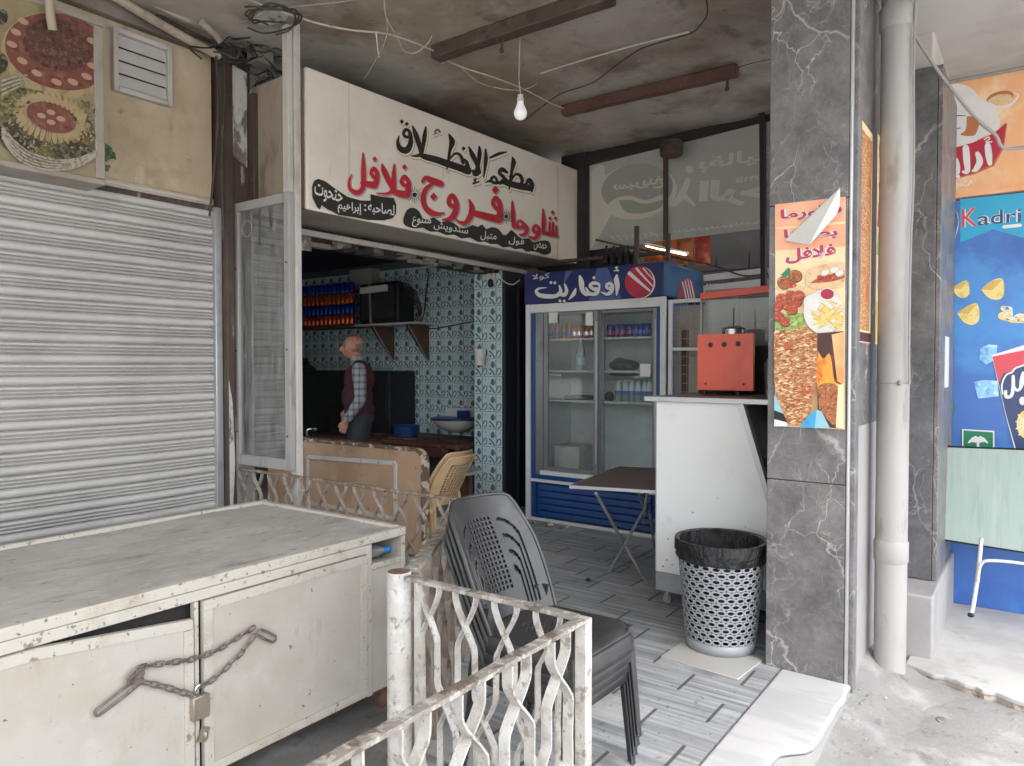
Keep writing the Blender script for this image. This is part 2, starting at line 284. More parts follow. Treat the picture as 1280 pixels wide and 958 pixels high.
# striped marble planks of the terrace, half-bond, dark joints at the plank ends
def plank_floor():
    m = M('planks', (.4, .42, .44)); n, l = nodes_of(m); b = n['Principled BSDF']
    geo = n.new('ShaderNodeNewGeometry'); sx = n.new('ShaderNodeSeparateXYZ'); l.new(geo.outputs['Position'], sx.inputs[0])
    X, Y = sx.outputs[0], sx.outputs[1]
    xr = math_n(n, l, 'DIVIDE', math_n(n, l, 'SUBTRACT', X, .08), .21); row = math_n(n, l, 'FLOOR', xr); fx = math_n(n, l, 'FRACT', xr)
    yr = math_n(n, l, 'ADD', math_n(n, l, 'DIVIDE', Y, .43), math_n(n, l, 'MULTIPLY', row, .5)); cl = math_n(n, l, 'FLOOR', yr); fy = math_n(n, l, 'FRACT', yr)
    cv = n.new('ShaderNodeCombineXYZ'); l.new(row, cv.inputs[0]); l.new(cl, cv.inputs[1])
    wn = n.new('ShaderNodeTexWhiteNoise'); wn.noise_dimensions = '2D'; l.new(cv.outputs[0], wn.inputs['Vector'])
    ad = n.new('ShaderNodeVectorMath'); ad.operation = 'MULTIPLY_ADD'; ad.inputs[1].default_value = (7, 7, 7); l.new(wn.outputs['Color'], ad.inputs[0]); l.new(geo.outputs['Position'], ad.inputs[2])
    mp = n.new('ShaderNodeMapping'); mp.inputs['Scale'].default_value = (34, 1.3, 1); l.new(ad.outputs[0], mp.inputs[0])
    t = n.new('ShaderNodeTexNoise'); t.inputs['Scale'].default_value = 1; t.inputs['Detail'].default_value = 4; l.new(mp.outputs[0], t.inputs['Vector'])
    cr = n.new('ShaderNodeValToRGB'); e = cr.color_ramp.elements
    e[0].position = .34; e[0].color = (.22, .24, .262, 1); e[1].position = .66; e[1].color = (.55, .56, .565, 1)
    l.new(t.outputs['Fac'], cr.inputs[0]); col = cr.outputs[0]
    def over(c, fac):
        nonlocal col
        mx = n.new('ShaderNodeMix'); mx.data_type = 'RGBA'; mx.inputs[7].default_value = (*c, 1); l.new(fac, mx.inputs[0]); l.new(col, mx.inputs[6]); col = mx.outputs[2]
    tone = math_n(n, l, 'MULTIPLY', wn.outputs['Value'], .45); over((.33, .35, .37), tone)
    pale = math_n(n, l, 'MULTIPLY', math_n(n, l, 'GREATER_THAN', wn.outputs['Value'], .93), .6); over((.62, .62, .61), pale)
    def grime(c, s, lo, hi, am):
        t2 = n.new('ShaderNodeTexNoise'); t2.inputs['Scale'].default_value = s; t2.inputs['Detail'].default_value = 7; l.new(geo.outputs['Position'], t2.inputs['Vector'])
        mr = n.new('ShaderNodeMapRange'); mr.inputs['From Min'].default_value = lo; mr.inputs['From Max'].default_value = hi; mr.inputs['To Max'].default_value = am
        l.new(t2.outputs['Fac'], mr.inputs['Value']); over(c, mr.outputs[0])
    grime((.2, .19, .18), 1.6, .5, .72, .5); grime((.16, .15, .14), 5, .56, .72, .5); grime((.11, .10, .09), 30, .62, .72, .6)
    # long joints: faint; end joints: dark gap
    edge = math_n(n, l, 'MINIMUM', fx, math_n(n, l, 'SUBTRACT', 1, fx)); over((.24, .25, .26), math_n(n, l, 'MULTIPLY', math_n(n, l, 'LESS_THAN', edge, .012), .6))
    eg = math_n(n, l, 'MINIMUM', fy, math_n(n, l, 'SUBTRACT', 1, fy))
    mk = math_n(n, l, 'MULTIPLY', math_n(n, l, 'LESS_THAN', eg, .017), math_n(n, l, 'GREATER_THAN', edge, .03)); over((.06, .06, .06), math_n(n, l, 'MULTIPLY', mk, .85))
    l.new(col, b.inputs['Base Color']); b.inputs['Roughness'].default_value = .42
    return m
plank_floor()
# checked cloth of the shirt
def plaid():
    m = M('plaid', (.3, .3, .33)); n, l = nodes_of(m); b = n['Principled BSDF']
    tc = n.new('ShaderNodeTexCoord'); sx = n.new('ShaderNodeSeparateXYZ'); l.new(tc.outputs['Object'], sx.inputs[0])
    a = math_n(n, l, 'LESS_THAN', math_n(n, l, 'FRACT', math_n(n, l, 'MULTIPLY', sx.outputs[2], 16)), .34)
    c = math_n(n, l, 'LESS_THAN', math_n(n, l, 'FRACT', math_n(n, l, 'MULTIPLY', sx.outputs[0], 19)), .34)
    s = math_n(n, l, 'MULTIPLY', math_n(n, l, 'ADD', a, c), .5)
    cr = n.new('ShaderNodeValToRGB'); e = cr.color_ramp.elements; e[0].color = (.30, .30, .315, 1); e[1].color = (.075, .085, .11, 1)
    l.new(s, cr.inputs[0]); l.new(cr.outputs[0], b.inputs['Base Color']); b.inputs['Roughness'].default_value = .85
    t = n.new('ShaderNodeTexNoise'); t.inputs['Scale'].default_value = 16; bp = n.new('ShaderNodeBump'); bp.inputs['Strength'].default_value = .9; bp.inputs['Distance'].default_value = .02
    l.new(tc.outputs['Object'], t.inputs['Vector']); l.new(t.outputs['Fac'], bp.inputs['Height']); l.new(bp.outputs[0], b.inputs['Normal'])
plaid()

# ------------------------------------------------------------------ objects
def tag(o, label=None, cat=None, group=None, kind=None):
    if label: o['label'] = label
    if cat: o['category'] = cat
    if group: o['group'] = group
    if kind: o['kind'] = kind
    return o
def thing(name, label, cat, loc=(0, 0, 0), rz=0, group=None):
    o = bpy.data.objects.new(name, None); COL.objects.link(o); o.location = loc; o.rotation_euler = (0, 0, rz); o.empty_display_size = .1
    o['_w'] = 1
    return tag(o, label, cat, group, 'thing')
def place(o, loc, rz=0): o.location = loc; o.rotation_euler = (0, 0, rz)
def copy_tree(o, parent=None, **kw):
    c = o.copy(); COL.objects.link(c)
    if parent: c.parent = parent; c.matrix_parent_inverse = Matrix()
    for ch in [x for x in COL.objects if x.parent == o]: copy_tree(ch, c)
    return tag(c, **kw)
class MB:
    def __init__(s, mat=None): s.v = []; s.f = []; s.mi = []; s.mats = []; s.use(mat) if mat else None
    def use(s, mat):
        mat = MATS[mat] if isinstance(mat, str) else mat
        if mat not in s.mats: s.mats.append(mat)
        s.cur = s.mats.index(mat); return s
    def add(s, vs, fs):
        o = len(s.v); s.v += [Vector(v) for v in vs]; s.f += [tuple(i + o for i in f) for f in fs]; s.mi += [s.cur] * len(fs); return s
    def box(s, x0, x1, y0, y1, z0, z1):
        return s.obox(((x0 + x1) / 2, (y0 + y1) / 2, (z0 + z1) / 2), ((x1 - x0) / 2, 0, 0), (0, (y1 - y0) / 2, 0), (0, 0, (z1 - z0) / 2))
    def obox(s, c, a, b, d):
        c, a, b, d = map(Vector, (c, a, b, d))
        vs = [c + i * a + j * b + k * d for i in (-1, 1) for j in (-1, 1) for k in (-1, 1)]
        fs = [(0, 1, 3, 2), (4, 6, 7, 5), (0, 4, 5, 1), (2, 3, 7, 6), (0, 2, 6, 4), (1, 5, 7, 3)]
        if a.cross(b).dot(d) < 0: fs = [f[::-1] for f in fs]
        return s.add(vs, fs)
    def bar(s, p, q, w, h, up=(0, 0, 1)):
        p, q = Vector(p), Vector(q); d = q - p; L = d.length; d.normalize(); sd = d.cross(Vector(up))
        if sd.length < 1e-5: sd = d.cross(Vector((1, 0, 0)))
        sd.normalize(); u = sd.cross(d)
        return s.obox((p + q) / 2, d * L / 2, sd * w / 2, u * h / 2)
    def tube(s, pts, r, n=8, caps=True, closed=False):
        pts = [Vector(p) for p in pts]; N = len(pts); rs = r if isinstance(r, (list, tuple)) else [r] * N
        vs = []; fs = []; ref = None
        for i, p in enumerate(pts):
            if closed: d = pts[(i + 1) % N] - pts[i - 1]
            else: d = pts[min(i + 1, N - 1)] - pts[max(i - 1, 0)]
            if d.length < 1e-9: d = Vector((0, 0, 1))
            d.normalize()
            if ref is None: ref = d.orthogonal().normalized()
            ref = (ref - d * ref.dot(d)); ref = ref.normalized() if ref.length > 1e-6 else d.orthogonal().normalized()
            b = d.cross(ref)
            for k in range(n):
                a = 2 * math.pi * k / n; vs.append(p + rs[i] * (math.cos(a) * ref + math.sin(a) * b))
        for i in range(N if closed else N - 1):
            for k in range(n):
                j = (i + 1) % N; fs.append((i * n + k, i * n + (k + 1) % n, j * n + (k + 1) % n, j * n + k))
        if caps and not closed: fs += [tuple(range(n))[::-1], tuple(range((N - 1) * n, N * n))]
        return s.add(vs, fs)
    def cyl(s, p, q, r, n=16): return s.tube([p, q], r, n)
    def lathe(s, c, prof, n=24, ax=(0, 0, 1), closed=False, wob=None):
        c = Vector(c); ax = Vector(ax).normalized(); u = ax.orthogonal().normalized() if abs(ax.z) < .99 else Vector((1, 0, 0)); w = ax.cross(u)
        vs = []; fs = []
        for i, (r, z) in enumerate(prof):
            for k in range(n):
                a = 2 * math.pi * k / n; rr = r * (1 + wob(i, k, a)) if wob else r
                vs.append(c + ax * z + rr * (math.cos(a) * u + math.sin(a) * w))
        for i in range(len(prof) - 1):
            for k in range(n): fs.append((i * n + k, i * n + (k + 1) % n, (i + 1) * n + (k + 1) % n, (i + 1) * n + k))
        if prof[0][0] > 1e-4 and not closed: fs.append(tuple(range(n))[::-1])
        if prof[-1][0] > 1e-4 and not closed: fs.append(tuple(range((len(prof) - 1) * n, len(prof) * n)))
        return s.add(vs, fs)
    def ell(s, c, r, n=16, m=10, rot=None):
        vs = []; fs = []; c = Vector(c)
        for i in range(m + 1):
            t = math.pi * i / m
            for k in range(n):
                a = 2 * math.pi * k / n; p = Vector((r[0] * math.sin(t) * math.cos(a), r[1] * math.sin(t) * math.sin(a), r[2] * math.cos(t)))
                vs.append(c + (rot @ p if rot else p))
        for i in range(m):
            for k in range(n): fs.append((i * n + k, (i + 1) * n + k, (i + 1) * n + (k + 1) % n, i * n + (k + 1) % n))
        return s.add(vs, fs)
    def prism(s, poly, off):
        poly = [Vector(p) for p in poly]; off = Vector(off); n = len(poly)
        nn = Vector(); 
        for i in range(n): nn += poly[i].cross(poly[(i + 1) % n])
        if nn.dot(off) > 0: poly = poly[::-1]
        return s.add(poly + [p + off for p in poly], [tuple(range(n)), tuple(range(2 * n - 1, n - 1, -1))] + [(i, i + n, (i + 1) % n + n, (i + 1) % n) for i in range(n)])
    def strip(s, pts, wv, th):
        """Flat bar swept along pts: width vector wv (constant), thickness th across the path."""
        pts = [Vector(p) for p in pts]; wv = Vector(wv); N = len(pts); vs = []; fs = []
        for i, p in enumerate(pts):
            d = (pts[min(i + 1, N - 1)] - pts[max(i - 1, 0)]).normalized(); t = d.cross(wv).normalized() * th / 2; w = wv / 2
            vs += [p - w - t, p + w - t, p + w + t, p - w + t]
        for i in range(N - 1):
            for k in range(4): fs.append((i * 4 + k, i * 4 + (k + 1) % 4, i * 4 + 4 + (k + 1) % 4, i * 4 + 4 + k))
        fs += [(0, 3, 2, 1), tuple(range(4 * N - 4, 4 * N))]
        return s.add(vs, [f[::-1] for f in fs] if False else fs)
    def build(s, name, parent=None, smooth=40, bevel=0, remesh=0, label=None, cat=None, group=None, kind=None, solid=0, subd=0):
        me = bpy.data.meshes.new(name); off = Vector()
        if parent:
            r = parent
            while r.parent: r = r.parent
            off = Vector(r.location) if r.get('_w') else off
        me.from_pydata([v - off for v in s.v], [], s.f)
        for m in s.mats: me.materials.append(m)
        me.polygons.foreach_set('material_index', s.mi)
        if smooth:
            me.polygons.foreach_set('use_smooth', [True] * len(me.polygons)); me.set_sharp_from_angle(angle=R(smooth))
        me.update(); o = bpy.data.objects.new(name, me); COL.objects.link(o)
        if parent: o.parent = parent
        if solid: md = o.modifiers.new('solid', 'SOLIDIFY'); md.thickness = solid; md.offset = 0
        if bevel: md = o.modifiers.new('bevel', 'BEVEL'); md.width = bevel; md.segments = 2; md.limit_method = 'ANGLE'; md.angle_limit = R(35)
        if remesh: md = o.modifiers.new('remesh', 'REMESH'); md.mode = 'VOXEL'; md.voxel_size = remesh; md.use_smooth_shade = True; ms = o.modifiers.new('smooth', 'SMOOTH'); ms.factor = .5; ms.iterations = 4
        if subd: md = o.modifiers.new('subd', 'SUBSURF'); md.levels = subd; md.render_levels = subd
        return tag(o, label, cat, group, kind)
def catmull(pts, k=6):
    """Smooth curve through points (any dimension)."""
    P = [pts[0]] + list(pts) + [pts[-1]]; out = []
    for i in range(1, len(P) - 2):
        for j in range(k):
            t = j / k; out.append(tuple(.5 * ((2 * b) + (c - a) * t + (2 * a - 5 * b + 4 * c - d) * t * t + (3 * b - a - 3 * c + d) * t ** 3) for a, b, c, d in zip(P[i - 1], P[i], P[i + 1], P[i + 2])))
    out.append(tuple(pts[-1])); return out
def jit(p, a): return Vector(p) + Vector((rnd.uniform(-a, a), rnd.uniform(-a, a), rnd.uniform(-a, a)))

# ---- paint and print: flat shapes laid on a plane of the place, each a hair proud of the one below
def shape(w):
    """Arabic letters joined: presentation forms, written right to left."""
    T = {'ا': 0xFE8D, 'أ': 0xFE83, 'إ': 0xFE87, 'ب': 0xFE8F, 'ة': 0xFE93, 'ت': 0xFE95, 'ج': 0xFE9D, 'ح': 0xFEA1, 'خ': 0xFEA5, 'د': 0xFEA9, 'ر': 0xFEAD, 'س': 0xFEB1, 'ش': 0xFEB5, 'ص': 0xFEB9, 'ط': 0xFEC1, 'ع': 0xFEC9,
         'غ': 0xFECD, 'ف': 0xFED1, 'ق': 0xFED5, 'ك': 0xFED9, 'ل': 0xFEDD, 'م': 0xFEE1, 'ن': 0xFEE5, 'ه': 0xFEE9, 'و': 0xFEED, 'ي': 0xFEF1}
    ND = set('اأإدروة'); out = []; prev = False; i = 0
    while i < len(w):
        c = w[i]
        if c not in T: out.append(c); prev = False; i += 1; continue
        if c == 'ل' and i + 1 < len(w) and w[i + 1] in 'اأإ':
            out.append(chr({'ا': 0xFEFB, 'أ': 0xFEF7, 'إ': 0xFEF9}[w[i + 1]] + (1 if prev else 0))); prev = False; i += 2; continue
        nx = i + 1 < len(w) and w[i + 1] in T and c not in ND
        out.append(chr(T[c] + (3 if prev and nx else 2 if nx else 1 if prev else 0))); prev = c not in ND; i += 1
    return ''.join(out[::-1])
class Art:
    def __init__(s, X=None, Y=None, lift=.0006, step=.00022, back=False):
        s.k = dict(X=X, Y=Y); s.n = Vector((-1, 0, 0)) if X is not None else Vector((0, -1, 0)); s.mb = MB(); s.l = lift; s.step = step; s.z = None; s.clip = None
    def zoom(s, x0=0, y0=0, sc=1): s.z = (x0, y0, sc); return s
    def P(s, x, y, extra=0):
        if s.z: x, y = s.z[0] + x / s.z[2], s.z[1] + y / s.z[2]
        if s.clip: x = min(max(x, s.clip[0]), s.clip[1])
        return pt(x, y, **s.k) + s.n * (s.l + extra)
    def poly(s, pts, mat, smooth=0):
        if smooth: pts = catmull(list(pts) + [pts[0]], smooth)[:-1]
        vs = [s.P(*p) for p in pts]; nn = Vector()
        for i in range(len(vs)): nn += (vs[i] - vs[0]).cross(vs[(i + 1) % len(vs)] - vs[0])
        if nn.dot(s.n) < 0: vs = vs[::-1]
        s.mb.use(mat).add(vs, [tuple(range(len(vs)))]); s.l += s.step; return s
    def ell(s, c, rx, ry, mat, rot=0, n=28, a0=0, a1=360):
        pts = []
        for k in range(n + (1 if a1 - a0 < 360 else 0)):
            a = R(a0 + (a1 - a0) * k / n); x, y = rx * math.cos(a), ry * math.sin(a); cr, sr = math.cos(R(rot)), math.sin(R(rot)); pts.append((c[0] + x * cr - y * sr, c[1] + x * sr + y * cr))
        return s.poly(pts, mat)
    def stroke(s, pts, mat, w=None, k=6, dx=0, dy=0, grow=0):
        P = [(p[0] + dx, p[1] + dy, (p[2] if len(p) > 2 else w) + grow) for p in pts]
        if k and len(P) > 2: P = catmull(P, k)
        L, Rr = [], []
        for i, p in enumerate(P):
            q, r = P[min(i + 1, len(P) - 1)], P[max(i - 1, 0)]; dx_, dy_ = q[0] - r[0], q[1] - r[1]; d = math.hypot(dx_, dy_) or 1; h = max(p[2], .5) / 2
            L.append((p[0] - dy_ / d * h, p[1] + dx_ / d * h)); Rr.append((p[0] + dy_ / d * h, p[1] - dx_ / d * h))
        s.mb.use(mat); e = 0
        for i in range(len(P) - 1):
            vs = [s.P(*q, e) for q in (L[i], L[i + 1], Rr[i + 1], Rr[i])]
            if (vs[1] - vs[0]).cross(vs[2] - vs[0]).dot(s.n) + (vs[2] - vs[0]).cross(vs[3] - vs[0]).dot(s.n) < 0: vs = vs[::-1]
            s.mb.add(vs, [(0, 1, 2, 3)]); e += 3e-6
        for end, pr in ((0, 1), (-1, -2)):
            p = P[end]; h = max(p[2], .5) / 2
            if h > 1.2: s.mb.use(mat); vs = [s.P(p[0] + h * .98 * math.cos(a * .7854), p[1] + h * .98 * math.sin(a * .7854), e) for a in range(8)]; vs = vs if (vs[1] - vs[0]).cross(vs[2] - vs[0]).dot(s.n) > 0 else vs[::-1]; s.mb.add(vs, [tuple(range(8))]); e += 3e-6
        s.l += s.step; return s
    def diamond(s, c, r, mat, dx=0, dy=0, grow=0):
        r += grow; return s.poly([(c[0] + dx, c[1] + dy - r), (c[0] + dx + r * .9, c[1] + dy), (c[0] + dx, c[1] + dy + r), (c[0] + dx - r * .9, c[1] + dy)], mat)
    def text(s, body, bl, br, tl, mat, bold=0, shear=0):
        """Body fitted into the parallelogram bottom-left, bottom-right, top-left."""
        c = bpy.data.curves.new('type', 'FONT'); c.body = body; c.offset = bold; c.resolution_u = 3; o = bpy.data.objects.new('type', c); COL.objects.link(o)
        me = bpy.data.meshes.new_from_object(o.evaluated_get(bpy.context.evaluated_depsgraph_get())); bpy.data.objects.remove(o); bpy.data.curves.remove(c)
        co = [v.co.copy() for v in me.vertices]; fs = [tuple(p.vertices) for p in me.polygons]; bpy.data.meshes.remove(me)
        x0, x1 = min(v.x for v in co), max(v.x for v in co); y0, y1 = min(v.y for v in co), max(v.y for v in co)
        par = list(range(len(co)))
        def find(i):
            while par[i] != i: i = par[i]
            return i
        for f in fs:
            for i in f[1:]: par[find(i)] = find(f[0])
        ids = {}; vs = []
        for i, v in enumerate(co):
            a = (v.x - x0) / (x1 - x0); b = (v.y - y0) / (y1 - y0); e = (ids.setdefault(find(i), len(ids)) % 13) * 1.2e-5
            vs.append(s.P(bl[0] + a * (br[0] - bl[0]) + b * (tl[0] - bl[0]), bl[1] + a * (br[1] - bl[1]) + b * (tl[1] - bl[1]), e))
        out = []
        for f in fs:
            nn = (vs[f[1]] - vs[f[0]]).cross(vs[f[2]] - vs[f[0]]); out.append(f if nn.dot(s.n) > 0 else f[::-1])
        s.mb.use(mat).add(vs, out); s.l += s.step; return s
    def build(s, name, parent, **kw): return s.mb.build(name, parent, smooth=0, **kw)
# ================================================================== SETTING
def wv(a, s=1.0): return noise.noise(Vector(a) * s)
def sheet(mb, x0, x1, y0, y1, z, nx, ny, amp=0, sc=1):
    vs = []; fs = []
    for i in range(nx + 1):
        for j in range(ny + 1):
            x = x0 + (x1 - x0) * i / nx; y = y0 + (y1 - y0) * j / ny; vs.append((x, y, z + amp * wv((x, y, 0), sc)))
    for i in range(nx):
        for j in range(ny): a = i * (ny + 1) + j; fs.append((a, a + ny + 1, a + ny + 2, a + 1))
    return mb.add(vs, fs)
mb = MB('street_concrete'); sheet(mb, -60, 60, -60, 60, -.138, 8, 8); mb.build('ground', kind='structure')
mb = MB('pavement'); sheet(mb, -2, 8, -3, 4.6, -.128, 150, 110, .012, 3.0); mb.build('pavement', kind='structure')
# lumpy mortar ramp at the foot of the pillar and the pipe
mb = MB('pavement')
vs = []; fs = []; NX, NY = 60, 40
for i in range(NX + 1):
    for j in range(NY + 1):
        x = 2.45 + 2.0 * i / NX; y = -.15 + .86 * j / NY
        d = max(0, 1 - (.70 - y) / .34); e = max(0, 1 - math.hypot((x - 4.02) / .3, (y - .57) / .3)); g = max(0, min(1, (x - 2.5) / .9))
        vs.append((x, y, -.134 + .095 * d ** 2 * g + .05 * e + .012 * wv((x, y, 2), 9) * (d + e) + .005 * wv((x, y, 2), 30) * min(1, d + e)))
for i in range(NX):
    for j in range(NY): a = i * (NY + 1) + j; fs.append((a, a + NY + 1, a + NY + 2, a + 1))
mb.add(vs, fs).build('mortar_ground', kind='structure')
mb = MB('slab_edge')
for k in range(130):
    x, y = (rnd.uniform(2.6, 4.4), rnd.uniform(-.1, .66)) if k < 90 else (rnd.uniform(1.8, 3.5), rnd.uniform(1.0, 1.9))
    if k < 70: y = .66 - abs(rnd.gauss(0, .09)); x = rnd.uniform(2.95, 3.95)
    z = -.115 + .085 * max(0, 1 - (.70 - y) / .34) ** 2 * max(0, min(1, (x - 2.5) / .9)) if k < 90 else .002
    s_ = rnd.choice([.002, .003, .003, .004, .006]); mb.use(rnd.choice(['slab_edge', 'pavement', 'facade', 'facade'])).ell((x, y, z), (s_ * rnd.uniform(.8, 1.6), s_, s_ * .7), 6, 4)
mb.build('gravel', kind='stuff')
mb = MB('planks'); mb.prism([(1.74, .985, 0), (6.9, .985, 0), (6.9, 4.3, 0), (2.86, 4.3, 0), (2.86, 2.4, 0), (1.74, 1.74, 0)], (0, 0, -.16)); mb.build('terrace_floor', kind='structure')
# worn marble threshold strip along the terrace edge
mb = MB('white_marble'); top = []
for i in range(41):
    x = 2.0 + 1.53 * i / 40; y = .672 + .012 * wv((x, 0, 4), 7)
    if x < 2.9: y += .10 * min(1, ((2.9 - x) / .12)) ** 2
    top.append((x, y, .004))
mb.prism(top + [(3.53, .98, .004), (2.0, .98, .004)], (0, 0, -.028)); mb.build('threshold_floor', kind='structure', bevel=.012)
mb = MB('side_plaster'); mb.prism([(x, y + .006, -.0285) for x, y, z in top] + [(3.53, .98, -.0285), (2.0, .98, -.0285)], (0, 0, -.15)); mb.build('threshold_base_floor', kind='structure')
mb = MB('pale_tile'); mb.box(2.9, 6.6, 4.3, 9, -.1, .10); mb.build('shop_floor', kind='structure')  # hidden floor kept pale so it bounces light inside
mb = MB('ceiling')
vs = []; fs = []; NX, NY = 110, 70
for i in range(NX + 1):
    for j in range(NY + 1):
        x = 2.0 + 6.0 * i / NX; y = .75 + 3.8 * j / NY; vs.append((x, y, 3.6 + .016 * wv((x, y, 0), 1.2) + .006 * wv((x, y, 1), 8)))
for i in range(NX):
    for j in range(NY): a = i * (NY + 1) + j; fs.append((a, a + 1, a + NY + 2, a + NY + 1))
mb.add(vs, fs); mb.box(-4, 2.0, -1.0, 4.6, 3.6, 3.9); mb.box(2.0, 8, .75, 9.2, 3.64, 3.9); mb.box(2.001, 3.449, -1.6, .749, 3.6, 3.9); mb.build('ceiling', kind='structure')  # unseen reach of these slabs is shaped to limit the daylight
mb = MB('soffit'); mb.box(3.45, 8, -2.2, .75, 3.3, 3.9); mb.build('outer_ceiling', kind='structure')  # carried on out of view to cut skylight on the right
mb = MB('navy_dark'); mb.box(2.8, 6.6, 4.62, 9.2, 2.72, 2.8); mb.build('shop_ceiling', kind='structure')

# ================================================================== WALLS
t = thing('plaster_wall', 'yellowish plastered wall above the grey roller shutter', 'wall', (1, 4.5, 0))
mb = MB('plaster'); mb.box(-1.5, 2.76, 4.5, 4.75, 2.5, 3.6); mb.build('wall', t)
mb = MB('facade'); mb.box(-1.5, 2.76, 4.43, 4.497, 3.5, 3.598); mb.build('cornice', t, bevel=.01)
mb = MB('dark_paint'); mb.box(-1.5, 2.755, 4.462, 4.497, 2.47, 2.512); mb.use('plaster').box(-1.5, 2.755, 4.472, 4.497, 2.515, 2.56); mb.build('ledge', t, bevel=.006)
mb = MB('leaf_green')
for k in range(9):
    c = Vector((2.02, 4.45, 2.66)) + Vector((rnd.uniform(0, .1), rnd.uniform(-.03, .02), rnd.uniform(-.06, .07))); u = Vector((rnd.uniform(-1, 1), rnd.uniform(-.4, .4), rnd.uniform(-1, 1))).normalized(); w = u.cross(Vector((.2, 1, .3))).normalized()
    mb.add([c - u * .035, c + w * .022, c + u * .04, c - w * .022], [(0, 1, 2, 3)])
mb.use('cable').tube([(2.0, 4.49, 2.63), (2.06, 4.45, 2.66), (2.1, 4.44, 2.68)], .003, 5)
mb.build('weed', smooth=0, label='tiny green weed sprouting from the wall beside the food picture', cat='plant', kind='thing')

# roller shutter: curved slats with fine ridges
t = thing('roller_shutter', 'closed grey corrugated metal roller shutter under the yellowish wall', 'shutter', (1, 4.5, -.13))
prof = []; z = -.12; k = 0
while z < 2.5:
    for dz, dy in ((0, -.022), (.004, -.022), (.006, .008), (.014, .017), (.028, .021), (.042, .017), (.050, .008), (.052, -.020), (.057, -.020), (.059, .008), (.064, .012), (.070, .008), (.072, -.018), (.077, -.018), (.079, .008), (.084, .012), (.090, .008), (.092, -.018), (.097, -.018), (.099, .008), (.106, .012), (.113, .008), (.116, .004)):
        prof.append((z + dz, dy))
    z += .1215; k += 1
mb = MB('shutter'); xs = [-1.5 + 4.24 * i / 40 for i in range(41)]; vs = []; fs = []
for x in xs:
    for z, dy in prof: vs.append((x, 4.478 - dy - .007 * wv((x, 0, z), .9), z + .0025 * wv((x, 3, z * .2), 2)))
P = len(prof)
for i in range(40):
    for j in range(P - 1): fs.append((i * P + j, (i + 1) * P + j, (i + 1) * P + j + 1, i * P + j + 1))
mb.add(vs, fs).build('slat_curtain', t, smooth=60)
mb = MB('alu'); mb.box(2.735, 2.785, 4.43, 4.49, -.13, 2.5); mb.build('guide_rail', t, bevel=.004)
mb = MB('alu'); mb.box(-1.5, 2.74, 4.46, 4.5, -.13, -.075); mb.build('bottom_rail', t)

# dark painted post between the two shops
t = thing('wall_post', 'dark brown peeling post between shutter and glazed screen', 'post', (2.88, 4.45, -.13))
mb = MB('dark_paint'); mb.box(2.79, 2.99, 4.40, 4.7, -.13, 3.58); mb.box(2.785, 2.84, 4.375, 4.405, -.13, 3.5); mb.box(2.965, 3.012, 4.33, 4.41, 1.9, 3.3); mb.build('shaft', t, bevel=.006)
mb = MB('pale_flake'); mb.prism([(2.845, 4.398, 2.86), (2.955, 4.398, 2.80), (2.96, 4.398, 3.44), (2.85, 4.398, 3.46)], (0, -.006, 0))
mb.build('paint_patch', t, smooth=0); mb = MB('pale_flake'); mb.prism([(2.79, 4.374, -.12), (2.815, 4.374, -.12), (2.812, 4.374, .5), (2.83, 4.374, .8), (2.815, 4.374, 1.2), (2.79, 4.374, 1.35)], (0, -.003, 0))
mb.build('paint_patch', t, smooth=0)
mb = MB('alu'); mb.box(2.85, 2.99, 4.385, 4.399, -.13, 1.0); mb.build('kick_plate', t)

# facade over the shop opening, its lintel and crumbling edge
t = thing('facade_wall', 'grimy facade wall behind the hand painted shop sign', 'wall', (4.6, 4.5, 2.3))
mb = MB('facade'); mb.box(2.995, 6.6, 4.42, 4.62, 2.45, 3.598); mb.box(6.15, 6.6, 4.30, 4.62, -.05, 2.46); mb.build('wall', t)
mb = MB('pole_white'); mb.box(3.02, 6.11, 4.262, 4.30, 2.385, 2.425); mb.build('trim', t, bevel=.003)
mb = MB('facade'); vs = []
x = 3.02
while x < 6.0:
    w = rnd.uniform(.03, .12); mb.use(rnd.choice(['facade', 'facade', 'dark', 'facade'])).box(x, x + w * 1.1, 4.30 + rnd.uniform(0, .09), 4.45, 2.345 + rnd.uniform(-.012, .035), 2.44 - rnd.uniform(0, .004)); x += w
mb.use('dark').box(3.02, 6.12, 4.36, 4.62, 2.37, 2.449); mb.build('lintel', t, bevel=.006)
mb = MB('pale_flake'); mb.box(3.32, 3.42, 4.30, 4.33, 2.28, 2.40); mb.box(3.33, 3.37, 4.29, 4.3, 2.3, 2.36); mb.build('fuse_box', t, bevel=.004)

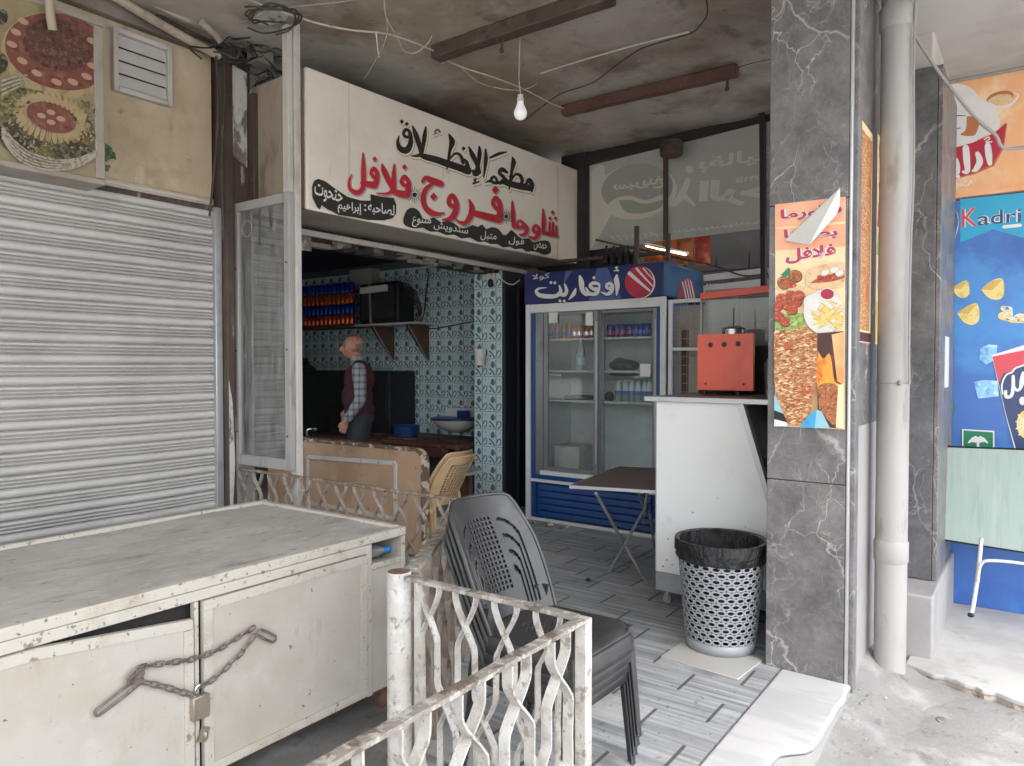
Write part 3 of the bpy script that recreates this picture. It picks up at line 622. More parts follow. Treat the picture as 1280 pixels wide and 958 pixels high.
# tiles with a printed flower
def tile_wall(mb, o, du, dv, nu, nv, s, nrm, mats, plain=lambda i, j: False, flower=True):
    o, du, dv, nrm = map(Vector, (o, du, dv, nrm)); g = .0022
    for i in range(nu):
        for j in range(nv):
            pl = plain(i, j); c = o + du * (i + .5) * s + dv * (j + .5) * s; mb.use('tile_plain' if pl else mats[(i * 7 + j * 3) % len(mats)])
            lift = nrm * (.004 + rnd.uniform(0, .0008)); h = s / 2 - g
            P = lambda a, b, e=0: c + du * (a - .5) * s + dv * (b - .5) * s + lift + nrm * e
            a = [c - du * h - dv * h, c + du * h - dv * h, c + du * h + dv * h, c - du * h + dv * h]
            tp = [p + lift for p in a]; a += tp
            f = [(4, 5, 6, 7), (0, 1, 5, 4), (1, 2, 6, 5), (2, 3, 7, 6), (3, 0, 4, 7)]
            if du.cross(dv).dot(nrm) < 0: f = [x[::-1] for x in f]
            mb.add(a, f)
            if pl or not flower: continue
            mb.use('tile_flower')
            def fill(pts, e):
                vs = [P(x, y, e) for x, y in pts]; n2 = (vs[1] - vs[0]).cross(vs[2] - vs[0]); vs = vs if n2.dot(nrm) > 0 else vs[::-1]; mb.add(vs, [tuple(range(len(vs)))])
            fill([(.34 + .16 * math.cos(k * .6283) * (1 if math.sin(k * .6283) < .3 else .8), .68 + .20 * math.sin(k * .6283)) for k in range(10)], .0004)
            def line(pts, w, e):
                pts = catmull(pts, 4)
                for q, r in zip(pts, pts[1:]):
                    d = Vector((r[0] - q[0], r[1] - q[1])); d.normalize(); nx, ny = -d.y * w, d.x * w
                    vs = [P(q[0] + nx, q[1] + ny, e), P(q[0] - nx, q[1] - ny, e), P(r[0] - nx, r[1] - ny, e), P(r[0] + nx, r[1] + ny, e)]
                    n2 = (vs[1] - vs[0]).cross(vs[2] - vs[0]); mb.add(vs if n2.dot(nrm) > 0 else vs[::-1], [(0, 1, 2, 3)]); e += 4e-6
            line([(.58, .95), (.56, .6), (.62, .36), (.56, .05)], .026, .0005); line([(.10, .46), (.30, .30), (.48, .06)], .05, .0006); line([(.58, .16), (.76, .46), (.92, .38), (.86, .16), (.70, .08)], .036, .0007)
            fill([(.08, .12), (.2, .10), (.26, .2), (.14, .24)], .0004); fill([(.78, .80), (.86, .92), (.83, .74)], .0004)
S_ = .1735
t = thing('tiled_wall', 'pale blue flower patterned tile wall inside the dark shop', 'wall', (6.4, 6.5, .1))
mb = MB('grout'); mb.box(6.4, 6.6, 4.62, 9.1, -.05, 2.72); mb.build('wall', t)
mb = MB('tile_a'); tile_wall(mb, (6.4, 8.92, .38), (0, -1, 0), (0, 0, 1), 24, 13, S_, (-1, 0, 0), ['tile_a', 'tile_b', 'tile_a'], lambda i, j: (i, j) in {(12, 4), (13, 4), (14, 4), (12, 3), (13, 3), (12, 2), (13, 2), (12, 5), (13, 5)}); mb.build('tile_cladding', t, smooth=0)
t = thing('tiled_pilaster', 'narrow pale blue flower tiled pilaster beside the fridge', 'pilaster', (5.76, 4.5, 0))
mb = MB('grout'); mb.box(5.762, 6.14, 4.32, 4.68, .0, 2.45); mb.build('core', t)
mb = MB('tile_a'); tile_wall(mb, (5.762, 4.675, .10), (0, -1, 0), (0, 0, 1), 2, 13, .177, (-1, 0, 0), ['tile_b', 'tile_b', 'tile_a']); mb.build('tile_cladding', t, smooth=0)
mb = MB('navy_dark'); mb.box(5.765, 6.13, 4.285, 4.318, -.02, 2.38); mb.box(5.95, 5.99, 4.25, 4.285, -.02, 2.38); mb.build('door_jamb', t, bevel=.004)
mb = MB('bucket_white'); mb.box(5.735, 5.757, 4.40, 4.50, 2.27, 2.37); mb.use('black').ell((5.725, 4.44, 2.27), (.03, .03, .045)); mb.build('socket', t, bevel=.004)
t = thing('shop_back_wall', 'unseen pale back wall deep inside the shop that bounces light', 'wall', (4.6, 9, 0))
mb = MB('tile_b'); mb.box(2.9, 6.6, 9.0, 9.15, 0, 2.75); mb.build('wall', t)  # out-of-view wall given pale tile to bounce light into the shop
t = thing('shop_side_wall', 'inner side wall with an added window opening to let in daylight', 'wall', (3, 6.5, 0))
mb = MB('tile_b'); mb.box(2.80, 2.97, 4.71, 4.9, 0, 2.75); mb.box(2.80, 2.97, 6.1, 9.0, 0, 2.75); mb.box(2.80, 2.97, 4.901, 6.099, 0, 1.0); mb.box(2.80, 2.97, 4.901, 6.099, 2.3, 2.75); mb.build('wall', t)  # window opening added in the unseen wall to light the tiles
mb = MB('white_frame'); mb.box(2.86, 2.91, 5.48, 5.52, 1.0, 2.3); mb.build('added_window_bar', t)

# ================================================================== PILLARS AND THE RIGHT SIDE
t = thing('marble_pillar', 'large grey white veined marble pillar with food posters', 'pillar', (3.75, .87, 0))
for z0, z1 in ((-.02, .905), (.908, 2.205), (2.208, 3.6)):
    mb = MB('marble'); mb.box(3.53, 3.56, .705, 1.055, z0, z1); mb.build('cladding_slab', t, bevel=.003)
mb = MB('side_plaster'); mb.box(3.562, 4.7, .694, 1.05, -.13, 1.16); mb.use('marble').box(3.562, 4.7, .694, 1.05, 1.162, 3.6); mb.build('core', t)
mb = MB('marble'); mb.box(3.562, 3.64, .672, .693, -.05, 3.6); mb.use('alu').box(3.528, 3.561, .690, .703, -.06, 3.6); mb.build('corner_strip', t, bevel=.004)
t = thing('dark_marble_pilaster', 'dark veined marble pilaster right of the white drainpipe', 'pilaster', (4.8, .5, 0))
mb = MB('marble_dark'); mb.box(4.62, 4.645, .475, .68, .25, 3.1); mb.build('front_slab', t, bevel=.003)
mb = MB('marble'); mb.box(4.625, 5.42, .45, .473, .25, 3.1); mb.build('side_slab', t, bevel=.003)
mb = MB('facade'); mb.box(4.647, 5.43, .476, .68, .2, 3.09); mb.use('soffit').box(4.66, 5.43, .50, .70, 3.0905, 3.31); mb.use('side_plaster').box(4.3, 5.43, .43, .69, -.13, .245); mb.build('plinth', t, bevel=.012)
mb = MB('ad_white'); mb.box(4.9, 5.1, .446, .4495, 1.32, 1.62); mb.build('paper_notice', t)

t = thing('white_drainpipe', 'weathered white drainpipe running up beside the pillar', 'pipe', (4.03, .59, -.13))
mb = MB('pipe_white'); mb.cyl((4.03, .59, -.13), (4.03, .59, 3.32), .073, 28); mb.build('shaft', t)
mb = MB('pipe_white'); mb.lathe((4.03, .59, .47), [(.074, 0), (.079, .008), (.079, .10), (.074, .11)], 28); mb.build('coupling', t); mb = MB('pipe_white'); mb.lathe((4.03, .59, 3.1), [(.074, 0), (.082, .01), (.082, .1), (.074, .11)], 28); mb.build('coupling', t)
mb = MB('cable_grey'); mb.lathe((4.03, .59, 1.36), [(.0745, 0), (.077, .002), (.077, .008), (.0745, .01)], 28); mb.ell((3.96, .55, 1.365), (.012, .012, .012)); mb.build('wire_tie', t)
pts = catmull([(4.0, .51, 3.3), (3.985, .512, 2.9), (4.0, .508, 2.4), (3.98, .514, 2.0), (3.975, .516, 1.6), (3.985, .512, 1.36)], 6)
mb = MB('cable_grey'); mb.tube(pts, .005, 6); mb.build('thin_wire', t)

# street platform, ads and folded table on the right
mb = MB('white_slab'); 
top = [Vector((5.42, .43, -.08)), pt(1180, 738, Z=-.08), pt(1131, 830, Z=-.08)] + [pt(1131 + 149 * k / 12 + rnd.uniform(-2, 2), 830 + 47 * k / 12 + rnd.uniform(-1, 1.5), Z=-.08) for k in range(1, 12)] + [pt(1282, 878, Z=-.08), Vector((3.7, -1.0, -.08)), Vector((5.42, -1.0, -.08))]
t = thing('white_platform', 'chipped white painted slab under the green folding table', 'platform', (4.6, 0, -.13))
mb.prism(top, (0, 0, -.026)); mb.build('slab', t, bevel=.006)
mb = MB('slab_edge'); c = Vector((4.6, -.2, 0)); mb.prism([c + (p - c) * .985 - Vector((0, 0, .0265)) for p in top], (0, 0, -.05)); mb.build('base', t)

t = thing('blue_snack_ad', 'blue printed snack advertisement board with paper cup and gold nuts', 'advertisement', (5.43, -.3, 0))
mb = MB('ad_blue'); mb.box(5.43, 5.46, -1.2, .50, -.08, 2.50); mb.build('board', t)
a = Art(X=5.43).zoom(1180, 240, 5.32)
a.poly([(108, 50), (540, 5), (540, 310), (325, 250), (108, 337)], 'ad_cyan')
for col, g in (('ad_white', .035), ('mix', .006)):
    a.text('K', (118, 240), (224, 226), (118, 117), 'ad_red' if col == 'mix' else col, g); a.text('adri', (224, 226), (512, 200), (224, 135), 'ad_navy' if col == 'mix' else col, g)
a.stroke([(398, 234, 22), (508, 222, 22)], 'ad_white', k=0)
a.zoom(1170, 320, 3.42)
for c in ([(68, 140), (108, 113), (136, 109), (143, 160), (120, 180), (92, 172)], [(192, 145), (240, 106), (285, 100), (290, 165), (265, 188), (225, 180)], [(90, 245), (140, 212), (178, 207), (185, 268), (160, 295), (120, 285)]):
    a.poly(c, 'ad_yellow', 4); m = ((c[0][0] + c[3][0]) / 2, (c[0][1] + c[3][1]) / 2 - 8)
    a.poly([c[0], m, c[2], c[1]], 'ad_yellow_dark')
for mtl, g in (('ad_white', .11), ('ad_yellow', .03)): a.text(shape('مة'), (265, 282), (395, 292), (265, 212), mtl, g)
for c in ([(190, 395), (225, 378), (262, 382), (258, 440), (215, 465), (185, 445)], [(162, 540), (205, 530), (265, 535), (268, 600), (180, 610)]): a.poly(c, 'ad_ice')
a.poly([(238, 425), (380, 380), (420, 378), (420, 840), (340, 840), (300, 690)], 'ad_white'); a.poly([(241, 431), (420, 395), (420, 835), (345, 835), (303, 690)], 'ad_red')
a.poly([(268, 545), (290, 500), (325, 495), (350, 470), (420, 450), (420, 835), (345, 835), (303, 690)], 'ad_navy')
a.stroke([(285, 590, 7), (282, 550, 7), (300, 510, 7), (325, 498, 7), (345, 478, 7), (420, 455, 7)], 'ad_white')
a.stroke([(298, 580, 14), (300, 602, 14), (322, 598, 14), (330, 560, 16), (330, 515, 14)], 'ad_white'); a.stroke([(362, 560, 14), (365, 530, 14), (372, 500, 12)], 'ad_white'); a.stroke([(332, 560, 12), (348, 575, 12), (365, 560, 12), (380, 520, 12)], 'ad_white')
a.ell((370, 620), 14, 18, 'ad_white'); a.ell((385, 720), 40, 60, 'ad_yellow')
for k in range(4): a.stroke([(385, 720, 5), (385 - 44 * math.cos(.5 * k - .7), 720 + 64 * math.sin(.5 * k - .7), 5)], 'ad_white', k=0)
a.poly([(44, 620), (62, 603), (80, 640), (75, 680), (45, 708)], 'ad_green', 4); a.stroke([(48, 700, 3), (62, 650, 3), (62, 610, 2)], 'ad_white')
a.poly([(112, 740), (250, 748), (250, 850), (112, 850)], 'ad_white'); a.poly([(118, 746), (244, 754), (244, 850), (118, 850)], 'ad_green')
for k in range(7): an = R(200 + 23.3 * k); a.stroke([(180, 795, 12), (180 + 26 * math.cos(an), 795 + 20 * math.sin(an), 15), (180 + 44 * math.cos(an), 798 + 26 * math.sin(an) + 10, 5)], 'ad_white')
a.stroke([(180, 795, 10), (180, 845, 14)], 'ad_white', k=0)
a.build('artwork', t)
t = thing('orange_coffee_ad', 'orange printed coffee advertisement above the blue board', 'advertisement', (5.43, -.3, 2.5))
mb = MB('ad_orange'); mb.box(5.43, 5.46, -1.2, .52, 2.52, 3.25); mb.build('board', t)
a = Art(X=5.43).zoom(1160, 80, 5.325)
a.poly([(140, 140), (215, 135), (290, 165), (350, 225), (420, 270), (460, 320), (480, 420), (400, 470), (140, 560)], 'ad_white', 4)
a.ell((480, 225), 92, 42, 'ad_brown', -14); a.ell((478, 240), 84, 34, 'bread', -14); a.stroke([(400, 260, 14), (470, 290, 18), (550, 270, 18), (600, 215, 12), (575, 195, 8)], 'ad_white')
a.poly([(258, 350), (340, 360), (330, 440), (300, 480), (215, 472), (252, 440)], 'ad_brown', 3)
a.stroke([(150, 440, 5), (215, 428, 5)], 'ad_navy', k=0); a.stroke([(165, 345, 8), (250, 345, 4)], 'ad_navy', k=0)
a.poly([(134, 575), (300, 528), (440, 470), (528, 395), (505, 560), (440, 680), (300, 740), (134, 785)], 'ad_brown'); a.poly([(134, 572), (300, 524), (440, 462), (522, 392), (498, 555), (430, 668), (300, 728), (134, 775)], 'ad_crimson')
a.poly([(134, 780), (300, 738), (395, 722), (300, 800), (134, 880)], 'ad_orange')
for p in ([(398, 545, 40), (405, 610, 46), (412, 665, 30)], [(330, 600, 34), (345, 650, 44), (320, 700, 34), (295, 715, 12)], [(252, 560, 44), (258, 640, 46), (262, 715, 34), (235, 720, 20)], [(185, 640, 34), (195, 690, 40), (190, 735, 30), (150, 745, 28)], [(140, 690, 16), (148, 720, 20)]): a.stroke(p, 'ad_white')
a.stroke([(375, 505, 9), (400, 490, 9), (412, 500, 7), (385, 522, 8), (425, 520, 9)], 'ad_white'); a.ell((160, 768), 14, 12, 'ad_white'); a.ell((200, 752), 14, 12, 'ad_white')
a.text('ABICA', (134, 840), (305, 802), (134, 806), 'ad_white', .012)
a.build('artwork', t)
mb = MB('cable_grey'); mb.tube([(5.425, .53, 3.262), (5.41, .1, 3.255), (5.40, -1.2, 3.25)], .012, 8); mb.build('ad_pipe', label='thin grey conduit along the top of the orange ad', cat='conduit', kind='thing')

t = thing('green_folding_table', 'green folding table standing on edge against the blue ad', 'table', (5.0, .2, 0))
q = [(1178, 562), (1171, 668), (1174, 674), (1285, 692), (1285, 560), (1184, 559)]; pp = [pt(u, v, X=5.05 + .09 * (690 - v) / 130) for u, v in q]; ex = Vector((0, -.62, 0))
pp = [pp[0], pp[1], pp[2], Vector((pp[3].x, -.55, pp[3].z - .02)), Vector((pp[4].x, -.55, pp[4].z)), pp[5]]
mb = MB('formica'); mb.prism(pp, (.016, 0, 0)); mb.build('tabletop', t, bevel=.004)
mb = MB('black'); mb.tube([p + Vector((.008, 0, 0)) for p in pp], .0095, 6, closed=True); mb.build('edging', t)
for dy in (0, -.5):
    mb = MB('leg_white'); mb.tube(catmull([pt(1226, 676, X=5.0) + Vector((.07, dy, 0)), pt(1222, 720, X=5.03) + Vector((0, dy, 0)), pt(1217, 755, X=5.01) + Vector((0, dy, 0)), pt(1214, 767, X=5.0) + Vector((0, dy, 0))], 4), .0115, 10)
    if dy == 0: mb.tube(catmull([pt(1222, 728, X=4.985), pt(1226, 706, X=4.99), pt(1240, 701, X=5.0), pt(1290, 706, X=5.0), Vector((5.0, -.2, .32))], 5), .009, 8)
    lg = mb.build('leg', t); e = pt(1213.5, 769, X=4.99) + Vector((0, dy, 0)); mb = MB('black'); mb.ell(e, (.018, .018, .014)); mb.build('rubber_foot', lg)
mb = MB('cable_grey'); mb.tube(catmull([pt(1118, 0, X=4.2), pt(1150, 55, X=4.35), pt(1190, 112, X=4.5), pt(1240, 165, X=4.6), pt(1300, 180, X=4.7), Vector((4.8, -1.2, 2.9))], 7), .009, 8); mb.build('grey_cable', label='thick grey cable sagging across the orange coffee ad', cat='cable', kind='thing')
mb = MB('cable_pale'); mb.tube(catmull([pt(1186, 250, X=5.40), pt(1198, 275, X=5.40), pt(1190, 310, X=5.40), pt(1184, 345, X=5.40), pt(1181, 372, X=5.40), pt(1183, 392, X=5.40), pt(1190, 391, X=5.40)], 6), .004, 6); mb.build('loose_wire', label='thin pale loose wire hanging beside the blue ad', cat='wire', kind='thing')
mb = MB('pale_flake'); mb.ell(pt(940 - 25, 800, Z=0) * 0 + Vector((3.7, .33, -.125)), (.03, .022, .006), 9, 6); mb.build('plaster_chip', label='small pale plaster chip lying on the pavement', cat='debris', kind='thing')

# posters on the pillar
def big_poster():
    t = thing('shawarma_poster', 'large shawarma and falafel poster with torn corner on the pillar front', 'poster', (3.52, .87, 1.15))
    q = [(969, 256), (1057, 246), (1056, 537), (969, 533)]; P4 = [pt(u, v, X=3.5285) for u, v in q]
    mb = MB('poster_cream'); mb.prism(P4, (-.0015, 0, 0)); mb.build('sheet', t)
    a = Art(X=3.527).zoom(955, 230, 5.99); a.clip = (969.6, 1056.2)
    a.poly([(84, 156), (612, 96), (612, 330), (84, 360)], 'poster_peach'); a.poly([(84, 330), (612, 280), (612, 600), (84, 640)], 'poster_cream'); a.poly([(84, 340), (612, 300), (612, 470), (84, 500)], 'poster_peach')
    for m, g, d in (('ink_grey', .075, 5), ('paper', .085, 0), ('poster_magenta', .032, 0)):
        a.text(shape('شاورما'), (125 + d, 285 + d), (585 + d, 235 + d), (125 + d, 195 + d), m, g)
        a.text(shape('بطاطا'), (150 + d, 425 + d), (550 + d, 405 + d), (150 + d, 345 + d), m, g)
        a.text(shape('فلافل'), (165 + d, 605 + d), (535 + d, 555 + d), (165 + d, 495 + d), m, g)
    def ball(c, rx, ry, m): a.ell((c[0] + 3, c[1] + 4), rx, ry, 'dark_food'); a.ell(c, rx * .95, ry * .95, m); a.ell((c[0] - rx * .25, c[1] - ry * .3), rx * .45, ry * .35, 'bread'); a.ell((c[0] - rx * .2, c[1] - ry * .2), rx * .5, ry * .42, m)
    a.ell((200, 780), 110, 26, 'bread'); ball((150, 740), 52, 50, 'food_brown'); ball((235, 690), 52, 48, 'food_brown'); a.ell((205, 760), 40, 22, 'food_red'); a.poly([(130, 680), (165, 650), (180, 630), (200, 645), (180, 690), (150, 695)], 'ad_green', 3)
    a.poly([(315, 760), (330, 650), (480, 600), (608, 595), (608, 760), (400, 790)], 'bread', 3); a.poly([(345, 745), (420, 700), (500, 680), (608, 650), (608, 700), (500, 735)], 'food_red', 3)
    for c in ((420, 700), (480, 690), (545, 672), (585, 690)): ball(c, 24, 15, 'food_red')
    for c in ((460, 665), (530, 645), (570, 670)): a.ell((c[0] + 4, c[1] + 5), 34, 20, 'bread', -20); a.ell(c, 32, 18, 'paper', -20)
    a.zoom(955, 380, 5.81)
    a.ell((190, 90), 160, 115, 'bread'); a.poly([(82, 70), (330, 70), (330, 130), (240, 190), (150, 200), (82, 180)], 'salad', 2)
    r2 = random.Random(3)
    for c in ((130, -40), (200, -60), (170, 10), (240, -10), (100, 20), (210, 45), (110, 90), (160, 130), (260, -60)): ball(c, 40, 36, 'food_red')
    a.ell((225, 140), 30, 26, 'salad'); a.ell((265, 110), 30, 26, 'salad')
    # plate of chips, cut where the sheet ends
    def clip(pts): return [(min(p[0], 586), p[1]) for p in pts]
    a.poly(clip([(440 + 145 * math.cos(k * .2094), 60 + 160 * math.sin(k * .2094)) for k in range(30)]), 'paper')
    for k in range(60):
        an = r2.uniform(-.9, .9); cx, cy = r2.uniform(390, 560), r2.uniform(-10, 165); L = r2.uniform(24, 48)
        if (cx - 470) ** 2 / 120 ** 2 + (cy - 75) ** 2 / 110 ** 2 > 1: continue
        dx, dy = math.cos(an) * L, math.sin(an) * L; nx, ny = -math.sin(an) * 5, math.cos(an) * 5
        a.step = 4e-5; a.poly(clip([(cx - dx - nx, cy - dy - ny), (cx + dx - nx, cy + dy - ny), (cx + dx + nx, cy + dy + ny), (cx - dx + nx, cy - dy + ny)]), ('fries', 'ad_yellow', 'fries', 'ad_yellow_dark')[k % 4])
    a.step = .0002; a.ell((355, -5), 58, 58, 'paper'); a.ell((468, -66), 58, 48, 'paper'); a.ell((468, -68), 48, 38, 'sauce_red')
    a.poly([(398, 215), (586, 200), (586, 905), (398, 890)], 'dark_food'); a.poly([(500, 225), (586, 205), (586, 590), (540, 560)], 'poster_orange')
    a.poly([(400, 340), (440, 400), (480, 360), (500, 420), (520, 560), (560, 590), (400, 620)], 'flame', 3)
    a.poly([(405, 600), (450, 575), (545, 600), (545, 760), (520, 880), (440, 800), (405, 740)], 'food_brown', 3)
    a.poly([(548, 590), (586, 580), (586, 905), (530, 895)], 'poster_cream')
    a.poly([(82, 660), (130, 720), (200, 880), (82, 885)], 'poster_teal'); a.poly([(82, 770), (160, 800), (190, 870), (82, 860)], 'black'); a.poly([(82, 835), (180, 860), (180, 885), (82, 888)], 'steel')
    a.poly([(82, 215), (330, 165), (395, 260), (392, 560), (350, 770), (290, 880), (190, 880), (110, 700), (82, 560)], 'shawarma')
    for k in range(230):
        cy = r2.uniform(200, 860); hw = 150 if cy < 560 else 150 - (cy - 560) * .33; cx = 238 + r2.uniform(-hw, hw)
        if cy > 760 and abs(cx - 240) > 60: continue
        w, h = r2.uniform(10, 26), r2.uniform(3, 8); an = r2.uniform(-.6, .3); a.step = 3e-5
        pts = [(cx + w * math.cos(q * 1.047) * math.cos(an) - h * math.sin(q * 1.047) * math.sin(an), cy + w * math.cos(q * 1.047) * math.sin(an) + h * math.sin(q * 1.047) * math.cos(an)) for q in range(6)]
        a.poly([(max(84, p[0]), p[1]) for p in pts], r2.choice(['bread', 'food_brown', 'food_red', 'shawarma', 'bread', 'poster_cream']))
    a.step = .0002
    a.poly([(270, 890), (345, 800), (395, 770), (380, 900)], 'poster_blue'); a.poly([(380, 900), (395, 765), (430, 780), (490, 895)], 'poster_teal')
    a.build('artwork', t)
    # torn corner folded forward
    Q = [pt(1050, 235, X=3.455), pt(1012, 306, X=3.475), pt(981, 301, X=3.515), pt(1010, 272, X=3.505), pt(1050, 256, X=3.523), pt(1046, 268, X=3.49)]
    mb = MB('paper'); mb.add(Q, [(0, 3, 2, 1), (0, 1, 5), (5, 4, 0)]); mb.build('folded_corner', t, smooth=0, solid=.0012)
big_poster()
for x0, x1, lab, hi in ((3.66, 4.0, 'narrow poster strip on the pillar side wall nearer the marble corner', 2.6), (4.13, 4.50, 'narrow poster strip on the pillar side wall just behind the drainpipe', 2.64)):
    t = thing('food_poster', lab, 'poster', ((x0 + x1) / 2, .69, 1.56), group='narrow food posters on the side wall')
    mb = MB('poster_cream'); mb.box(x0, x1, .6905, .6925, 1.56, hi); mb.build('sheet', t)
    mb = MB('shawarma' if x0 < 4 else 'fries')
    y = .6902
    if x0 < 4: mb.prism([(x0 + .02, y, 1.62), (x1 - .04, y, 1.62), (x1 - .02, y, 2.56), (x0 + .01, y, 2.56)], (0, -.0006, 0)); mb.use('dark_food').prism([(x0, y, 1.565), (x1, y, 1.565), (x1, y, 1.61), (x0, y, 1.61)], (0, -.0006, 0))
    else:
        mb.prism([(x0 + .01, y, 1.57), (x1, y, 1.57), (x1, y, 1.8), (x0 + .01, y, 1.78)], (0, -.0006, 0)); mb.use('paper').prism([(x0 + .18 + .15 * math.cos(k * .4), y - .0008, 1.9 + .1 * math.sin(k * .4)) for k in range(16)], (0, -.0006, 0)); mb.use('sauce_red').prism([(x0 + .18 + .07 * math.cos(k * .4), y - .0018, 1.9 + .05 * math.sin(k * .4)) for k in range(16)], (0, -.0006, 0))
        mb.use('salad').prism([(x0 + .01, y, 2.02), (x1, y, 2.06), (x1, y, 2.16), (x0 + .05, y, 2.14)], (0, -.0006, 0)); mb.use('food_red').prism([(x0 + .02, y, 2.17), (x1, y, 2.17), (x1, y, 2.3), (x0 + .05, y, 2.3)], (0, -.0006, 0))
    mb.build('artwork', t, smooth=0)
    if x0 > 4:
        a = Art(Y=.6898); 
        def uv(x, z):
            d = Vector((x, .69, z)) - EYE; k = F / d.dot(_fw); return (640 + d.dot(_rt) * k, 479 - d.dot(_up) * k)
        for i, (w, z) in enumerate((('شاورما', 2.5), ('فلافل', 2.36))): a.text(shape(w), uv(x0 + .05, z), uv(x1 - .03, z), uv(x0 + .05, z + .1), 'poster_magenta', .02)
        a.build('lettering', t)

# ================================================================== FAR END OF THE NOOK
t = thing('street_banner', 'grey translucent shop banner seen from behind with mirrored lettering', 'banner', (6.4, 2.8, 2.6))
mb = MB('banner'); q = [pt(737, 208, X=6.4), pt(956, 154, X=6.4), pt(956, 283, X=6.4), pt(737, 313, X=6.4)]; q[1].y = q[2].y = 1.2; q[1].z += .05; mb.prism(q, (.02, 0, 0)); mb.build('sheet', t)
a = Art(X=6.4, lift=.001).zoom(730, 150, 5.565)
a.poly([(52, 350), (140, 320), (150, 560), (200, 640), (60, 880), (50, 850)], 'banner_pale', 3)
a.ell((365, 500), 285, 190, 'banner_pale', -8); a.ell((370, 478), 250, 172, 'banner_dim', -8)
a.poly([(160, 590), (240, 540), (330, 530), (430, 560), (560, 520), (560, 600), (440, 650), (300, 655), (200, 630)], 'banner_pale', 3); a.poly([(240, 560), (330, 560), (430, 585), (555, 555), (550, 600), (440, 645), (300, 645)], 'banner_green', 3)
a.text('Spring', (420, 362), (255, 392), (420, 296), 'banner_orange', .01)
a.text(shape('سبرينغ'), (560, 470), (205, 520), (560, 385), 'banner_pale', .03)
a.text(shape('بقالية'), (1330, 290), (800, 370), (1330, 180), 'banner_pale', .03)
a.text('Rahma', (1420, 395), (1050, 440), (1420, 345), 'banner_pale', .02)
a.text(shape('الرحمة'), (1650, 570), (800, 612), (1650, 380), 'banner_pale', .05)
a.stroke([(560, 600, 30), (640, 575, 44), (690, 500, 44), (725, 420, 40)], 'banner_pale'); a.stroke([(690, 520, 40), (765, 590, 24)], 'banner_pale', k=0); a.ell((735, 345), 28, 26, 'banner_pale')
r3 = random.Random(5)
for y0, x0, x1, sl_ in ((775, 690, 1240, -.12), (800, 480, 1240, -.11), (855, 60, 520, -.11), (820, 190, 500, -.1)):
    x = x0
    while x < x1:
        w = r3.uniform(16, 44); a.stroke([(x, y0 + (x - x0) * sl_, 7), (x + w * .4, y0 + (x - x0) * sl_ - r3.uniform(4, 16), 6), (x + w * .6, y0 + (x - x0) * sl_ + r3.uniform(0, 9), 7), (x + w, y0 + (x - x0 + w) * sl_, 6)], 'banner_pale', k=3); x += w + r3.uniform(5, 20)
a.build('lettering', t)
for u0, u1 in ((725, 737), ): pass
mb = MB('dark'); mb.box(6.50, 6.54, 3.35, 4.4, 0, 2.66); mb.build('sky_blocker', label='added dark board blocking bright sky behind the left end of the fridge', cat='board', kind='thing')  # added board; hides bright sky that would show through the gap
t = thing('banner_frame_beam', 'dark steel frame holding the grey banner under the ceiling', 'beam', (6.35, 2.8, 3.5))
mb = MB('dark'); mb.bar(pt(722, 205, X=6.38), pt(975, 142, X=6.38), .06, .075); mb.bar(Vector((6.40, 3.86, 2.3)), Vector((6.40, 3.86, 3.6)), .07, .30, (0, 1, 0)); mb.bar(pt(725, 197, X=6.42), pt(990, 125, X=6.42), .05, .12); mb.build('top_rail', t)  # left upright widened to cover a bright sky gap beside the sign
mb = MB('dark_paint'); mb.bar(pt(832, 196, X=6.37), pt(832, 300, X=6.37), .035, .035, (0, 1, 0)); mb.build('mullion', t)
mb = MB('dark'); mb.bar(pt(953, 130, X=6.3), pt(955, 380, X=6.3), .06, .04, (0, 1, 0)); mb.build('side_rail', t)
mb = MB('joist'); c = pt(839, 186, X=6.15); mb.lathe(c - Vector((0, 0, .07)), [(.0, 0), (.085, .0), (.10, .015), (.105, .11), (.10, .13), (.0, .14)], 24); mb.build('ceiling_speaker', label='round dark drum fixed at the banner top', cat='fixture', kind='thing')
# what shows under the banner
t = thing('far_facade', 'dark block facade across the gap under the banner', 'wall', (8.6, 2.5, 0))
mb = MB('dark'); mb.box(8.6, 8.8, -.5, 5, -.1, 3.3); mb.use('dark')
for j in range(14):
    for i in range(12): mb.box(8.575, 8.6, .2 + i * .4 + (.2 if j % 2 else 0), .585 + i * .4 + (.2 if j % 2 else 0), .0 + j * .2, .19 + j * .2)
mb.use('dark').build('wall', t)
t = thing('window_bars', 'white horizontal window bars behind the red machine', 'grille', (6.4, 1.6, 2))
mb = MB('white_frame')
for v0, v1, h in ((352, 333, .055), (366, 347, .065)): mb.bar(pt(880, v0 - 4, X=6.42), pt(975, v1 + 4, X=6.42), .03, h)
mb.build('bar', t); mb = MB('white_frame')
mb.bar(pt(885, 383, X=6.42), pt(970, 372, X=6.42), .03, .03)
for k in range(6): mb.bar(pt(884 + 4 * k, 355, X=6.45), pt(884 + 4 * k, 378, X=6.45), .012, .012, (0, 1, 0))
mb.bar(pt(884, 362, X=6.44), pt(906, 360, X=6.44), .012, .012); mb.bar(pt(884, 370, X=6.44), pt(906, 369, X=6.44), .012, .012)
mb.build('rail', t)
mb = MB('maroon'); mb.box(7.0, 7.1, 1.4, 2.9, 1.2, 2.1); mb.build('maroon_cloth', bevel=.01, label='maroon cloth hanging behind the white window bars', cat='cloth', kind='thing')
